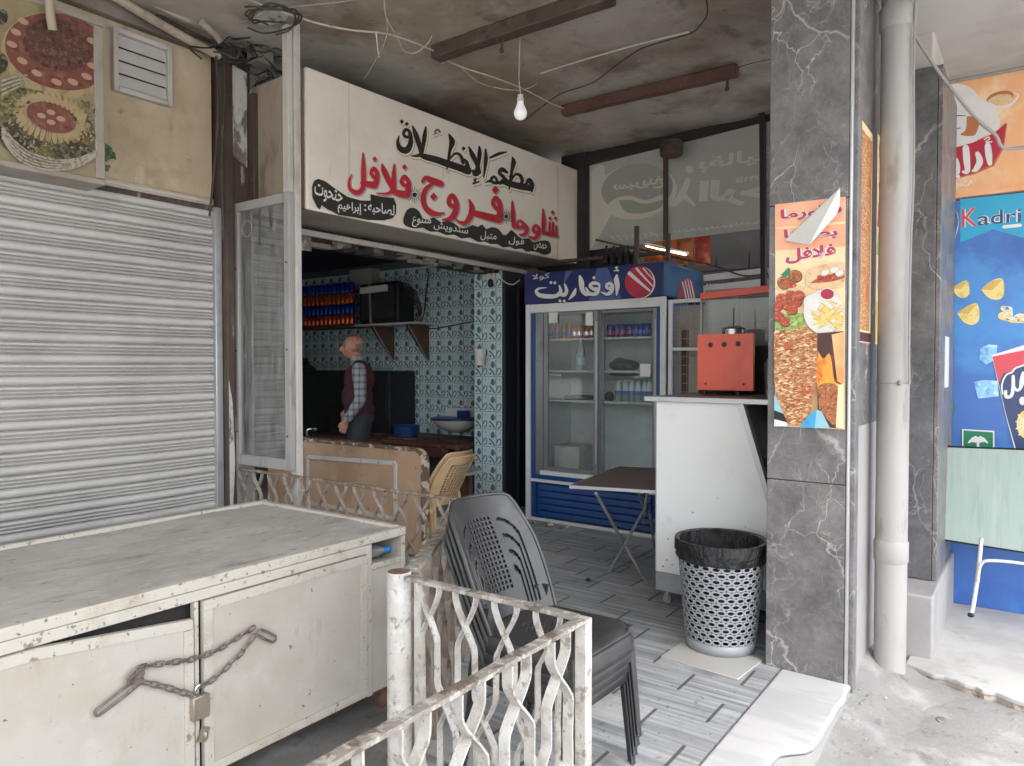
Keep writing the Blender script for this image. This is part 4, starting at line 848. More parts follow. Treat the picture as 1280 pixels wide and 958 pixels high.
for i, (u0, u1, v0, v1, m_) in enumerate(((805, 828, 300, 326, 'bag_orange'), (826, 846, 299, 324, 'bag_red'), (845, 866, 297, 326, 'bag_orange'), (868, 888, 296, 331, 'bag_red'), (848, 860, 312, 331, 'bag_yellow'))):
    x = 6.9 + .04 * i; p0, p1 = pt(u0, v0, X=x), pt(u1, v1, X=x); mb = MB(m_); c = (p0 + p1) / 2; hy, hz = abs(p0.y - p1.y) / 2, abs(p0.z - p1.z) / 2
    vs = []; fs = []
    for s in (0, 1):
        for j in range(9):
            for k in range(7):
                b, g = j / 8, k / 6; puff = .035 * math.sin(math.pi * b) ** .6 * math.sin(math.pi * g) ** .6
                vs.append((c.x + (puff if s else -puff), c.y + hy * (2 * g - 1), c.z + hz * (2 * b - 1)))
    for s in (0, 1):
        for j in range(8):
            for k in range(6): q = s * 63 + j * 7 + k; f = (q, q + 1, q + 8, q + 7); fs.append(f if s else f[::-1])
    if m_ == 'bag_red': mb.add(vs, fs); mb.use('paper')
    else: mb.add(vs, fs)
    mb.build('snack_bag', label=['orange snack bag hanging leftmost behind the lit tube', 'narrow red snack bag beside the leftmost orange bag', 'wide orange snack bag in the middle of the hanging row', 'tall red snack bag hanging rightmost above the fridge', 'small yellow snack bag hung low below the orange bag'][i], cat='snack bag', group='snack bags hanging above the fridge', kind='thing', smooth=80)
t = thing('tube_light', 'lit warm orange tube light above the fridge', 'light', tuple(pt(830, 310, X=6.5)))
mb = MB('tube_warm'); mb.tube([pt(808, 307, X=6.55), pt(857, 318, X=6.2)], .012, 8); mb.build('tube', t)
mb = MB('leg_metal'); mb.bar(pt(806, 305, X=6.57), pt(859, 317, X=6.21), .04, .02); mb.build('batten', t)
# ================================================================== SHOP SIGN
t = thing('shop_sign', 'long cream hand painted restaurant sign box with black and red Arabic lettering', 'sign', (4.7, 4.1, 2.46))
SX0, SX1, SY, SZ0, SZ1 = 3.0, 6.37, 3.82, 2.455, 3.40
mb = MB('sign_face'); mb.prism([(SX0, SY, SZ0), (SX1, SY, SZ0 + .03), (SX1, SY, SZ1 + .035), (SX0, SY, SZ1 - .035)], (0, .03, 0)); mb.build('face', t, bevel=.012)
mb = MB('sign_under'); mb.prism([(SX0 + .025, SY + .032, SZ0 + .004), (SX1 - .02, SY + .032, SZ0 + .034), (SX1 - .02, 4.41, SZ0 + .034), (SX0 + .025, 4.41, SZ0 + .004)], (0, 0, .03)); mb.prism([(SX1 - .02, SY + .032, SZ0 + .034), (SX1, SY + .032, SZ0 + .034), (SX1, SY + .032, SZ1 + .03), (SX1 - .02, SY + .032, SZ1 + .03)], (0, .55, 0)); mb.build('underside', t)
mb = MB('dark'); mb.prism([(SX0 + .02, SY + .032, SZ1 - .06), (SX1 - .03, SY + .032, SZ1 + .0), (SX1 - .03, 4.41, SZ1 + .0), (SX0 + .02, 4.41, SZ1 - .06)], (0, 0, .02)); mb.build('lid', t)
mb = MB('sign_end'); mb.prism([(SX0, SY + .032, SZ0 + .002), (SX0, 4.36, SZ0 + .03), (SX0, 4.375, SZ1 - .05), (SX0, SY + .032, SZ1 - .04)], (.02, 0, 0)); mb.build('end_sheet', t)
mb = MB('crumple'); vs = []; n_ = 26
for i in range(n_ + 1):
    z = SZ0 - .02 + (SZ1 - SZ0 - .04) * i / n_
    vs += [(SX0 + .012 * wv((z, 1, 2), 8), 4.362 + .012 * wv((z, 0, 0), 7), z), (SX0 - .02 + .02 * wv((z, 4, 2), 9), 4.385 + .02 * wv((z, 3, 0), 9), z), (SX0 - .004 + .02 * wv((z, 6, 2), 9), 4.42 + .028 * wv((z, 7, 0), 8), z)]
mb.add(vs, [(3 * i + k, 3 * i + k + 1, 3 * i + k + 4, 3 * i + k + 3) for i in range(n_) for k in (0, 1)]); mb.build('torn_edge', t, solid=.002)
a = Art(Y=SY, lift=.0006)
LINE1 = [[(1000, 605, 28), (1030, 580, 14), (1050, 552, 22), (1072, 590, 26), (1070, 640, 8)], [(1062, 612, 34), (1000, 602, 36), (940, 588, 34), (900, 578, 32), (860, 562, 26)],
 [(930, 388, 7), (938, 425, 26), (926, 490, 16), (914, 560, 15), (906, 622, 5)], [(918, 560, 12), (950, 515, 13), (985, 520, 18), (1002, 560, 18), (985, 585, 14)],
 [(893, 500, 12), (855, 478, 26), (836, 500, 18), (862, 530, 18), (895, 565, 18)], [(845, 574, 22), (822, 570, 16), (812, 545, 14), (794, 530, 15), (776, 548, 15), (790, 572, 16), (818, 574, 18)], [(782, 562, 16), (760, 562, 13), (733, 572, 4)], [(768, 392, 10), (830, 364, 17), (888, 350, 6)],
 [(735, 330, 8), (738, 400, 21), (730, 470, 15), (722, 532, 6)], [(690, 310, 8), (692, 360, 23), (682, 440, 19), (665, 500, 26)], [(614, 314, 8), (640, 372, 26), (670, 432, 22), (690, 500, 20)], [(642, 486, 12), (662, 508, 30), (690, 498, 18)], [(668, 545, 8), (652, 552, 9), (662, 562, 8), (642, 582, 6), (686, 566, 8)],
 [(572, 398, 8), (598, 425, 18), (606, 490, 34)], [(608, 488, 42), (540, 462, 38), (450, 432, 38), (380, 407, 36), (300, 386, 32), (262, 372, 20)], [(468, 222, 7), (492, 275, 31), (476, 340, 16), (465, 420, 15), (453, 478, 5)], [(474, 400, 11), (515, 362, 13), (552, 376, 17), (572, 430, 18)],
 [(301, 168, 7), (293, 230, 23), (281, 310, 21), (268, 372, 18)], [(205, 163, 8), (228, 225, 27), (254, 300, 26), (268, 360, 22), (235, 378, 15), (195, 378, 5)], [(365, 205, 6), (385, 188, 8), (404, 206, 8)], [(360, 222, 5), (380, 212, 6)],
 [(182, 240, 15), (158, 242, 16), (140, 222, 16), (152, 190, 18), (178, 198, 17), (190, 235, 22), (190, 290, 27), (160, 338, 36), (115, 325, 30), (98, 280, 17), (106, 236, 6)]]
DOTS1 = [((575, 325), 17), ((127, 130), 17), ((163, 147), 17)]
a.zoom(480, 130, 5.805)
for m_, d, g in (('ink_gold', (9, 16), 12), ('sign_face', (6, 11), 9), ('ink_black', (0, 0), 2)):
    for s_ in LINE1: a.stroke([(q[0], q[1], q[2] * 1.3) for q in s_], m_, dx=d[0], dy=d[1], grow=g); a.l -= a.step * .85
    for c, r_ in DOTS1: a.diamond(c, r_, m_, d[0], d[1], g / 3); a.l -= a.step * .85
    a.l += a.step * 2
R3 = [[(1138, 610, 20), (1090, 600, 22), (1040, 588, 20)], [(1131, 540, 12), (1131, 610, 18)], [(1106, 512, 12), (1107, 600, 18)], [(1083, 512, 12), (1084, 595, 18)], [(1034, 415, 8), (1040, 500, 24), (1036, 592, 20)],
 [(1003, 575, 18), (975, 585, 18), (962, 560, 18), (982, 535, 18), (1004, 560, 24), (1000, 600, 26), (970, 628, 20), (928, 612, 7)], [(898, 515, 10), (918, 560, 25), (900, 600, 22), (862, 600, 7)],
 [(880, 552, 16), (854, 546, 16), (846, 520, 16), (866, 500, 16), (888, 518, 16), (884, 548, 16)], [(895, 550, 18), (855, 548, 24), (818, 540, 22)], [(811, 358, 8), (817, 450, 25), (822, 545, 22)],
 [(722, 425, 22), (690, 408, 22), (672, 372, 24), (690, 335, 26), (716, 370, 30), (722, 430, 34), (712, 495, 42)], [(716, 492, 46), (640, 473, 44), (560, 452, 38), (515, 440, 30)], [(497, 346, 8), (517, 400, 30), (510, 462, 36), (470, 516, 28), (420, 506, 15), (393, 478, 6)],
 [(402, 392, 26), (360, 388, 26), (350, 350, 26), (374, 318, 28), (402, 360, 30), (402, 420, 36), (370, 482, 36), (305, 495, 10)],
 [(160, 218, 18), (182, 190, 26), (235, 212, 40), (293, 232, 38)], [(235, 232, 18), (185, 270, 28), (165, 330, 30), (175, 395, 32), (220, 440, 36), (270, 452, 26), (318, 445, 8)]]
D3 = [((1104, 440), 17), ((1084, 482), 15), ((1124, 482), 15), ((688, 276), 30), ((240, 326), 30)]
R1 = [[(928, 232, 28), (890, 228, 28), (858, 198, 28), (884, 150, 30), (920, 195, 34), (920, 260, 44), (905, 315, 50)], [(908, 312, 52), (850, 302, 52), (795, 284, 40)], [(796, 40, 10), (790, 150, 34), (790, 285, 40)], [(688, 42, 14), (704, 95, 40), (742, 180, 40), (780, 260, 34), (735, 300, 20), (635, 296, 6)],
 [(644, 150, 24), (612, 152, 26), (590, 118, 26), (612, 78, 28), (642, 115, 32), (640, 180, 40), (620, 226, 48)], [(622, 226, 52), (560, 216, 44), (510, 206, 32)], [(518, -62, 8), (522, 80, 34), (520, 232, 36), (486, 287, 38), (440, 287, 36), (402, 252, 26), (396, 190, 18), (420, 128, 6)]]
D1 = [((887, 66), 26), ((622, -6), 24)]
for m_, d, g in (('ink_grey', (9, 11), 3), ('ink_red', (0, 0), 1)):
    for zz, ST, DT, k_ in (((500, 190, 5.805), R3, D3, 1), ((380, 200, 7.094), R1, D1, 1.25)):
        a.zoom(*zz)
        for s_ in ST: a.stroke([(q[0], q[1], q[2] * 1.18) for q in s_], m_, dx=d[0] * k_, dy=d[1] * k_, grow=g); a.l -= a.step * .85
        for c, r_ in DT: a.diamond(c, r_, m_, d[0] * k_, d[1] * k_, g / 3); a.l -= a.step * .85
    a.l += a.step * 2
for zz, c, rr in (((500, 190, 5.805), (766, 470), 48), ((380, 200, 7.094), (975, 312), 68)):
    a.zoom(*zz); a.ell(c, rr * .3, rr * .3, 'ink_black', n=12)
    for k in range(16):
        an = R(22.5 * k); r0 = rr * (.42 if k % 2 else .5); r1 = rr * (.9 if k % 2 else 1.12); a.stroke([(c[0] + r0 * math.cos(an), c[1] + r0 * math.sin(an), 5), (c[0] + r1 * math.cos(an), c[1] + r1 * math.sin(an), 3)], 'ink_black', k=0); a.l -= a.step
a.l += a.step * 2
a.zoom(380, 200, 7.094)
a.poly([(120, 170), (180, 190), (260, 250), (380, 330), (500, 362), (587, 364), (582, 306), (680, 328), (790, 340), (812, 400), (810, 480), (780, 520), (700, 538), (560, 535), (430, 510), (300, 490), (200, 440), (148, 404), (136, 442), (112, 425), (70, 340), (65, 240), (85, 185)], 'ink_black')
for w, q in (('لصاحبه', ((560, 480), (795, 520), (560, 365))), ('إبراهيم', ((292, 470), (505, 505), (292, 358))), ('حتحوت', ((82, 345), (330, 425), (88, 205)))): a.text(shape(w), *q, 'ink_white', .012)
a.ell((535, 405), 9, 9, 'ink_white', n=10); a.ell((535, 447), 9, 9, 'ink_white', n=10)
a.zoom(500, 190, 5.805)
a.poly([(20, 480), (45, 422), (90, 407), (132, 432), (160, 482), (200, 492), (240, 477), (290, 512), (340, 502), (390, 522), (430, 552), (480, 552), (520, 532), (560, 547), (590, 527), (620, 562), (660, 547), (710, 562), (740, 602), (770, 602), (800, 567), (840, 602), (880, 632), (930, 627), (960, 657), (1010, 647), (1070, 647), (1090, 690), (1085, 735), (1040, 748), (1000, 732), (950, 722), (910, 726), (880, 702), (830, 708), (790, 690), (740, 694), (700, 670), (650, 670), (610, 652), (560, 655), (500, 622), (440, 630), (390, 602), (330, 606), (270, 580), (210, 580), (160, 552), (100, 558), (50, 545), (20, 522)], 'ink_black', 2)
for w, q in (('متنوع', ((78, 545), (215, 555), (85, 470))), ('سندويش', ((235, 565), (485, 612), (240, 505))), ('متبل', ((575, 640), (692, 655), (580, 570))), ('فول', ((780, 672), (892, 690), (785, 612))), ('حمص', ((962, 712), (1056, 730), (968, 655)))): a.text(shape(w), *q, 'ink_white', .012)
a.build('lettering', t)
a = Art(Y=SY, lift=.0008); a.zoom()
for u_, v0, v1 in ((697, 207, 325), (436, 104, 272)): a.stroke([(u_, v0, .8 if u_ > 600 else .35), (u_ + .3, (v0 + v1) / 2, .6 if u_ > 600 else .25), (u_, v1, .8 if u_ > 600 else .3)], 'ink_grey', k=0)
a.build('seam', t)

# ================================================================== CEILING: joists, wires, bulb
for (p0, p1, m_, w, h, lab) in (((545, 68), (765, -6), 'joist', .10, .09, 'dark rusty ceiling joist nearest the street'), ((704, 139), (922, 88), 'joist_red', .085, .08, 'reddish brown ceiling joist nearer the grey banner')):
    a_, b_ = pt(*p0, Z=3.55), pt(*p1, Z=3.55); mb = MB(m_); N = 30
    mb.strip([a_.lerp(b_, i / N) + Vector((.012 * wv(a_.lerp(b_, i / N), 3), 0, .010 * wv(a_.lerp(b_, i / N), 5))) for i in range(N + 1)], (0, 0, h), w)
    tt = thing('ceiling_joist', lab, 'beam', tuple(a_)); mb.build('joist', tt, bevel=.008)
    mb = MB('joist'); c = a_.lerp(b_, .42 if w > .09 else .95); mb.tube([c - Vector((0, 0, .05)), c - Vector((.01, 0, .12))], .009, 6); mb.ell(c - Vector((.01, 0, .12)), (.016, .016, .016)); mb.build('hook', tt)
mb = MB('joist_red'); mb.bar(pt(300, -6, Z=3.55), pt(380, -3, Z=3.55), .06, .05); 
t = thing('light_bulb', 'white light bulb hanging on a thin wire before the sign', 'light bulb', tuple(pt(652, 62, Z=3.5)))
bz = pt(650.5, 142, X=3.84); r_ = .043
mb = MB('bulb'); mb.lathe(bz, [(0, -r_), (r_ * .5, -r_ * .87), (r_ * .87, -r_ * .5), (r_, 0), (r_ * .93, r_ * .4), (r_ * .72, r_ * .85), (r_ * .52, r_ * 1.35), (r_ * .46, r_ * 1.7), (0, r_ * 1.72)], 24); mb.build('globe', t)
mb = MB('bucket_white'); mb.lathe(bz, [(0, r_ * 1.7), (r_ * .52, r_ * 1.72), (r_ * .52, r_ * 2.2), (r_ * .42, r_ * 2.3), (r_ * .42, r_ * 2.75), (0, r_ * 2.8)], 20); mb.build('socket', t)
mb = MB('cable_pale'); mb.tube([bz + Vector((0, 0, r_ * 2.8)), Vector((bz.x - .01, bz.y + .005, 3.3)), Vector((bz.x - .005, bz.y, 3.6))], .0035, 6); mb.build('cord', t)
def wire(px, r, mat, label, name='electric_wire', Z=3.56, k=7, sides=6):
    pts = [pt(p[0], p[1], Z=p[2] if len(p) > 2 else Z) for p in px]; mb = MB(mat); mb.tube(catmull(pts, k), r * .62, sides); return mb.build(name, label=label, cat='wire', group='electric wires under the ceiling', kind='thing')
wire([(300, -4), (350, 14), (400, 30, 3.5), (440, 38, 3.5), (490, 44, 3.52), (543, 64, 3.55)], .010, 'cable_pale', 'twisted pale wire from the white pole to the rusty joist')
wire([(545, 70), (580, 85, 3.5), (620, 98, 3.48), (655, 112, 3.5), (690, 130, 3.53), (710, 138)], .008, 'cable_pale', 'pale wire joining the two joists behind the bulb')
wire([(552, 74), (575, 84, 3.48), (600, 104, 3.45), (640, 113, 3.44), (662, 110, 3.46), (672, 104)], .005, 'cable_pale', 'thin looping wire drooping beside the bulb cord')
wire([(480, -2), (483, 22, 3.5), (497, 48, 3.46), (505, 64, 3.44), (520, 66, 3.46), (535, 54, 3.5), (540, 44)], .005, 'cable_pale', 'thin looped wire hanging over the sign left of the rusty joist')
wire([(300, 30), (320, 22), (345, 12), (430, 2), (470, -4)], .006, 'cable_grey', 'grey wire along the ceiling at the frame top edge')
wire([(480, 8), (484, 36, 3.5), (478, 60, 3.42), (455, 100, 3.40)], .004, 'cable_pale', 'fine pale wire falling to the top of the sign')
wire([(676, 92), (720, 78), (790, 58), (862, 40)], .010, 'soffit', 'straight grey conduit across the ceiling toward the pillar', 'ceiling_conduit')
wire([(882, -4), (884, 18), (872, 36), (860, 43), (830, 52), (800, 62), (770, 82), (740, 104), (700, 118), (672, 138), (655, 152)], .007, 'cable', 'black cable curving along the ceiling from the pillar to the sign')
wire([(470, 40, 3.5), (472, 60, 3.44), (474, 72, 3.42)], .006, 'paper', 'short dangling white wire end over the sign')
wire([(920, 85), (945, 78), (975, 72)], .004, 'cable', 'short thin wire from reddish joist to pillar')

# tangle, boxes and pipes along the left wall top
tang = thing('wire_tangle', 'messy black tangle of wires in the ceiling corner', 'wires', tuple(pt(300, 60, Y=4.3)))
mb = MB('cable')
for k in range(30):
    c = pt(rnd.gauss(300, 15), rnd.gauss(52, 11), Y=4.28 + rnd.uniform(-.1, .15)); p = [c]
    for j in range(7): p.append(p[-1] + Vector((rnd.uniform(-.11, .11), rnd.uniform(-.05, .05), rnd.uniform(-.07, .06))))
    mb.use(rnd.choice(['cable', 'cable', 'cable', 'black', 'black'])).tube(catmull(p, 4), rnd.uniform(.003, .0055), 5)
mb.build('wires', tang)
mb = MB('facade'); p0, p1 = pt(315, 60, Y=4.3), pt(337, 86, Y=4.3); mb.box(p0.x, p1.x, 4.25, 4.36, p1.z, p0.z); mb.build('junction_box', tang, bevel=.006)
for px_, r_, m_, nm, lab, Y_ in (([(130, -12), (200, 30), (262, 64), (274, 70)], .028, 'conduit', 'wall_pipe', 'thick tan pipe along the wall top above the louvre', 4.36), ([(170, -6), (240, 28), (290, 40)], .016, 'conduit', 'thin_pipe', 'thin tan pipe under the ceiling above the thick pipe', 4.32), ([(195, 20), (240, 42), (280, 58)], .012, 'cable', 'wall_cable', 'black cable clipped between the two tan pipes', 4.40)):
    mb = MB(m_); mb.tube(catmull([pt(u, v, Y=Y_) for u, v in px_], 4), r_, 12); mb.build(nm, label=lab, cat='pipe' if 'pipe' in nm else 'cable', kind='thing')
mb = MB('facade'); mb.bar(pt(150, -14, Y=4.42), pt(262, 44, Y=4.42), .06, .09); mb.use('dark').bar(pt(150, -24, Y=4.40), pt(270, 36, Y=4.40), .05, .03); mb.build('wall_batten', label='grimy wooden batten behind the pipes at the wall top', cat='batten', kind='thing', bevel=.008)
mb = MB('conduit'); mb.tube([pt(252, 28, Y=4.2), pt(268, 42, Y=4.22), pt(276, 52, Y=4.26)], .022, 10); mb.build('pipe_stub', label='short pale pipe stub slanting into the wire tangle', cat='pipe', kind='thing')
for px_, lab in (([(270, 66), (272, 150), (266, 230), (262, 270)], 'black cable hanging down the edge of the dark post'), ([(278, 62), (281, 110), (277, 190), (279, 300)], 'thin cable running down the dark post front'), ([(276, 72), (300, 74), (330, 80), (352, 92)], 'black cable drooping from tangle to the white pole')):
    mb = MB('cable'); mb.tube(catmull([pt(u, v, Y=4.345) for u, v in px_], 7), .008, 6); mb.build('hanging_cable', label=lab, cat='cable', group='cables around the dark post', kind='thing')
mb = MB('pale_flake'); c = pt(338, 24, Z=3.585); pts = [c + Vector((.075 * math.cos(k * .524) * (1 + .3 * wv((k, 0, 0), 1.3)), .13 * math.sin(k * .524) * (1 + .4 * wv((k, 5, 0), 1.3)), 0)) for k in range(12)]; mb.prism(pts, (0, 0, .03)); mb.build('plaster_patch', label='pale flaking plaster patch on the ceiling by the pole', cat='plaster patch', kind='thing')
mb = MB('cable')
for k in range(5):
    c = pt(338, 22, Z=3.5); rr = .10 + .018 * k; p = [c + Vector((rr * math.cos(x * .5 + k), rr * 1.1 * math.sin(x * .5 + k), .02 * math.sin(x + k) + rnd.uniform(-.01, .01))) for x in range(9)]
    mb.tube(catmull(p, 4), .006, 5)
mb.build('cable_coil', label='loose coil of black cable around the pole top', cat='cable', kind='thing')

# picture lightbox and louvre over the shutter
t = thing('food_picture', 'framed food picture light box above the roller shutter', 'picture', (1.4, 4.36, 2.48))
mb = MB('pic_back'); mb.box(.9, 1.93, 4.253, 4.27, 2.49, 3.345); mb.build('print', t)
mb = MB('pic_frame'); mb.box(.88, 1.955, 4.24, 4.495, 2.455, 2.488); mb.box(1.905, 1.955, 4.24, 4.495, 2.49, 3.33); mb.box(.88, 1.955, 4.24, 4.495, 3.333, 3.365); mb.box(.86, .879, 4.24, 4.495, 2.455, 3.365); mb.build('frame', t, bevel=.005)
a = Art(Y=4.2525, lift=.001).zoom(0, 0, 4.164)
def clp(pts): return [(min(p[0], 489), min(p[1], 930)) for p in pts]
def E(c, rx, ry, m_, rot=0, n=30):
    a.poly(clp([(c[0] + rx * math.cos(k * 2 * math.pi / n) * math.cos(rot) - ry * math.sin(k * 2 * math.pi / n) * math.sin(rot), c[1] + rx * math.cos(k * 2 * math.pi / n) * math.sin(rot) + ry * math.sin(k * 2 * math.pi / n) * math.cos(rot)) for k in range(n)]), m_)
E((300, 290), 300, 222, 'pic_cream', .25); E((310, 270), 290, 195, 'pic_red', .25); E((300, 235), 190, 130, 'pic_meat', .3)
for c in ((120, 112), (82, 168), (60, 232), (115, 318), (190, 382), (293, 428), (378, 428), (450, 400), (480, 345), (478, 215)): E(c, 30, 15, 'pic_almond', .45)
E((-20, 330), 60, 60, 'pic_dark'); E((10, 90), 30, 40, 'pic_dark')
E((200, 660), 330, 180, 'pic_green', .35); E((60, 640), 110, 80, 'pic_green', .3); E((60, 700), 90, 60, 'pic_dark', .3); E((380, 790), 110, 50, 'pic_dark', .1); E((130, 740), 80, 40, 'pic_dark', .2)
for k in range(34):
    an = k * 2 * math.pi / 34; c = (265 + 165 * math.cos(an), 612 + 98 * math.sin(an) + .2 * 165 * math.cos(an)); E(c, 42, 13, 'pic_cream', an * .8 + .3, 10)
E((262, 615), 135, 72, 'pic_red', .35)
for k in range(9): E((210 + (k % 3) * 50, 580 + (k // 3) * 26 + (k % 3) * 8), 24, 13, 'pic_almond' if k % 2 else 'pic_red', .3, 12)
r2 = random.Random(9)
a.step = 6e-5
for k in range(420): c = (r2.uniform(2, 484), r2.uniform(530, 850)); E(c, r2.uniform(5, 12), r2.uniform(3, 6), r2.choice(['pic_green', 'pic_cream', 'pic_dark', 'pic_green']), r2.uniform(0, 3), 7) if ((c[0] - 265) / 180) ** 2 + ((c[1] - 630) / 118) ** 2 > 1.0 and c[1] < 800 + .1 * c[0] * (1 if c[0] < 250 else 0) and c[1] < 640 + c[0] * 1.4 else None
a.step = .00022
for k in range(5): a.stroke([(max(0, 0), 660 + 16 * k, 9), (60, 735 + 18 * k, 10), (150, 800 + 17 * k, 10), (280, 838 + 13 * k, 10), (400, 828 + 10 * k, 10), (485, 790 + 8 * k, 9)], 'pic_wicker')
for k in range(4): a.stroke([(0, 500 - 24 * k, 10), (60, 470 - 20 * k, 9), (130, 440 - 14 * k, 6)], 'pic_wicker')
a.build('artwork', t)
mb = MB('conduit'); mb.tube([pt(60, -20, Y=4.19), pt(63, 20, Y=4.19), pt(66, 38, Y=4.21)], .022, 10); mb.build('pipe_bracket', label='short vertical pipe stub in front of the food picture', cat='pipe', kind='thing')
t = thing('louvre_vent', 'square white louvre vent on the yellowish wall', 'vent', (2.29, 4.48, 3.09))
mb = MB('pole_white'); x0, x1, z0, z1 = 2.11, 2.47, 3.085, 3.46
for b in ((x0, x0 + .03, z0, z1), (x1 - .03, x1, z0, z1)): mb.box(b[0], b[1], 4.455, 4.498, b[2], b[3])
for b in ((z0, z0 + .03), (z1 - .03, z1)): mb.box(x0 + .031, x1 - .031, 4.455, 4.498, b[0], b[1])
mb.build('frame', t, bevel=.004)
for k in range(4): mb = MB('shutter'); z = z0 + .035 + k * .078; mb.prism([(x0 + .031, 4.468, z), (x0 + .031, 4.485, z + .074), (x1 - .031, 4.485, z + .074), (x1 - .031, 4.468, z)], (0, .004, 0)); mb.build('slat', t)
mb = MB('dark'); mb.box(x0 + .031, x1 - .031, 4.491, 4.497, z0 + .031, z1 - .031); mb.build('backing', t)

# ================================================================== GLAZED SCREEN ON THE RAIL
t = thing('glazed_screen', 'white framed narrow glass screen standing on the iron railing', 'glass screen', (2.88, 4.17, .78))
y0, y1, z0, z1 = 3.815, 4.42, .78, 2.54
mb = MB('pipe_white'); mb.box(2.86, 2.90, y0, y0 + .056, z0, z1); mb.box(2.86, 2.90, y1 - .056, y1, z0, z1); mb.box(2.862, 2.898, y0 + .057, y1 - .057, z0, z0 + .07); mb.box(2.862, 2.898, y0 + .057, y1 - .057, z1 - .06, z1); mb.build('frame', t, bevel=.005)
mb = MB('pane_glass'); mb.box(2.878, 2.882, y0 + .054, y1 - .054, z0 + .068, z1 - .058); mb.build('pane', t)
mb = MB('cable_grey'); c = Vector((2.874, 4.28, 2.36)); mb.tube([c + Vector((0, .055 * math.cos(k * .449), .055 * math.sin(k * .449))) for k in range(14)], .0025, 4, closed=True); mb.build('ring_mark', t)
mb = MB('black')
for z in (1.0, 1.55, 2.1): mb.ell((2.858, y0 + .03, z), (.004, .007, .007), 8, 6); mb.ell((2.858, y1 - .03, z), (.004, .007, .007), 8, 6)
mb.build('screw', t)
t = thing('white_pole', 'tall weathered white square pole from railing to ceiling', 'pole', (2.88, 3.83, .75))
mb = MB('pole_white'); mb.box(2.902, 2.945, 3.80, 3.87, .1, 3.6); mb.box(2.862, 2.899, 3.818, 3.875, 2.541, 3.58); mb.build('shaft', t, bevel=.004)

# ================================================================== WAVY IRON RAILINGS
def wavy(t, pA, pB, zt, zb, cols, mat, topmat, w=.024, th=.006, lv=(.03, .15, .10), top=(.034, .012), swap0=0, inset=.02):
    pA, pB = Vector(pA), Vector(pB); d = pB - pA; L = d.length; d.normalize(); nrm = Vector((-d.y, d.x, 0)); z0 = zt
    mb = MB(topmat); N = max(6, int(L / .05))
    for i in range(N):
        q0, q1 = pA + d * L * i / N, pA + d * L * (i + 1) / N; mb.bar(Vector((q0.x, q0.y, zt + .0035 * wv(q0, 9))), Vector((q1.x, q1.y, zt + .0035 * wv(q1, 9))), top[0], top[1] * (1 + .15 * wv(q0, 20)))
    mb.build('top_rail', t, bevel=.002)
    pos = [inset + (L - 2 * inset) * i / (cols - 1) for i in range(cols)]; slot = list(range(cols)); paths = [[] for _ in range(cols)]; z = zt - top[1] / 2; lvl = 0
    for i in range(cols): paths[i].append((pos[i], z))
    while z > zb:
        z -= lv[0] if lvl == 0 else lv[2]
        for i in range(cols): paths[i].append((pos[slot[i]], z))
        start = (lvl + swap0) % 2; zn = z - lv[1]
        for s_ in range(start, cols - 1, 2):
            i, j = slot.index(s_), slot.index(s_ + 1); slot[i], slot[j] = s_ + 1, s_
        for i in range(cols):
            a0, a1 = paths[i][-1][0], pos[slot[i]]
            for k in range(1, 7): f = k / 6; f2 = f * f * (3 - 2 * f); paths[i].append((a0 + (a1 - a0) * (.45 * f + .55 * f2), z - lv[1] * f))
        z = zn; lvl += 1
    for i in range(cols):
        pts = [(p[0] + .004 * wv((p[0], p[1], i), 9), p[1]) for p in paths[i] if p[1] > zb - .2]
        mb = MB(mat); off = nrm * (.005 if i % 2 else -.005); mb.strip([pA + d * p[0] + off + Vector((0, 0, p[1] - pA.z)) for p in catmull(pts, 2)], nrm * w, th); mb.build('baluster', t, smooth=50)
def scroll(t, c, d, r, mat, w, nrm):
    mb = MB(mat); c, d = Vector(c), Vector(d); mb.strip([c + d * (r * (1 - k * .02) * math.cos(k * .42)) + Vector((0, 0, r * (1 - k * .02) * math.sin(k * .42))) for k in range(15)], Vector(nrm) * w, .005); mb.build('scroll', t)
Zr = .75
t = thing('front_railing', 'white chipped wavy iron railing nearest the viewer with dark top rail', 'railing', (1.2, 1.01, -.13))
wavy(t, (1.705, 1.008, Zr), (-.35, 1.008, Zr), Zr, -.12, 22, 'rail_paint', 'rail_grey', swap0=0, lv=(.05, .13, .09), inset=.075, w=.030)
mb = MB('rail_paint'); mb.box(1.700, 1.735, .990, 1.026, -.13, Zr + .004); mb.build('post', t, bevel=.003)
for x, z in ((1.62, .36), (1.34, .30), (1.25, .44), (1.0, .3)): scroll(t, (x, 1.008, z), (1, 0, 0), .032, 'rail_paint', .026, (0, 1, 0))
t = thing('side_railing', 'white wavy iron railing between thick white post and corner post', 'railing', (1.72, 1.35, 0))
wavy(t, (1.718, 1.68, Zr), (1.718, 1.028, Zr), Zr, .0, 8, 'rail_paint', 'rail_grey', swap0=0, lv=(.02, .16, .12), inset=.06)
mb = MB('rail_paint'); mb.bar((1.716, 1.63, 0), (1.716, 1.63, Zr), .03, .008, (1, 0, 0)); mb.build('flat_bar', t)
t = thing('white_post', 'thick round white steel post with rusty open top', 'post', (1.728, 1.73, -.13))
mb = MB('rail_paint'); mb.lathe((1.728, 1.73, 0), [(.041, -.13), (.041, .757), (.0385, .760)], 28, closed=True); mb.build('shaft', t)
mb = MB('rust'); mb.lathe((1.728, 1.73, 0), [(.0, .757), (.039, .758)], 28); mb.build('cap', t)
t = thing('railing_gate', 'dense peeling brownish iron railing slanting between white post and chairs', 'railing', (2.3, 2.05, 0))
wavy(t, (1.78, 1.72, Zr), (2.84, 2.37, Zr), Zr, .02, 14, 'gate_paint', 'rail_grey', w=.04, th=.012, top=(.05, .018), lv=(.03, .14, .08))
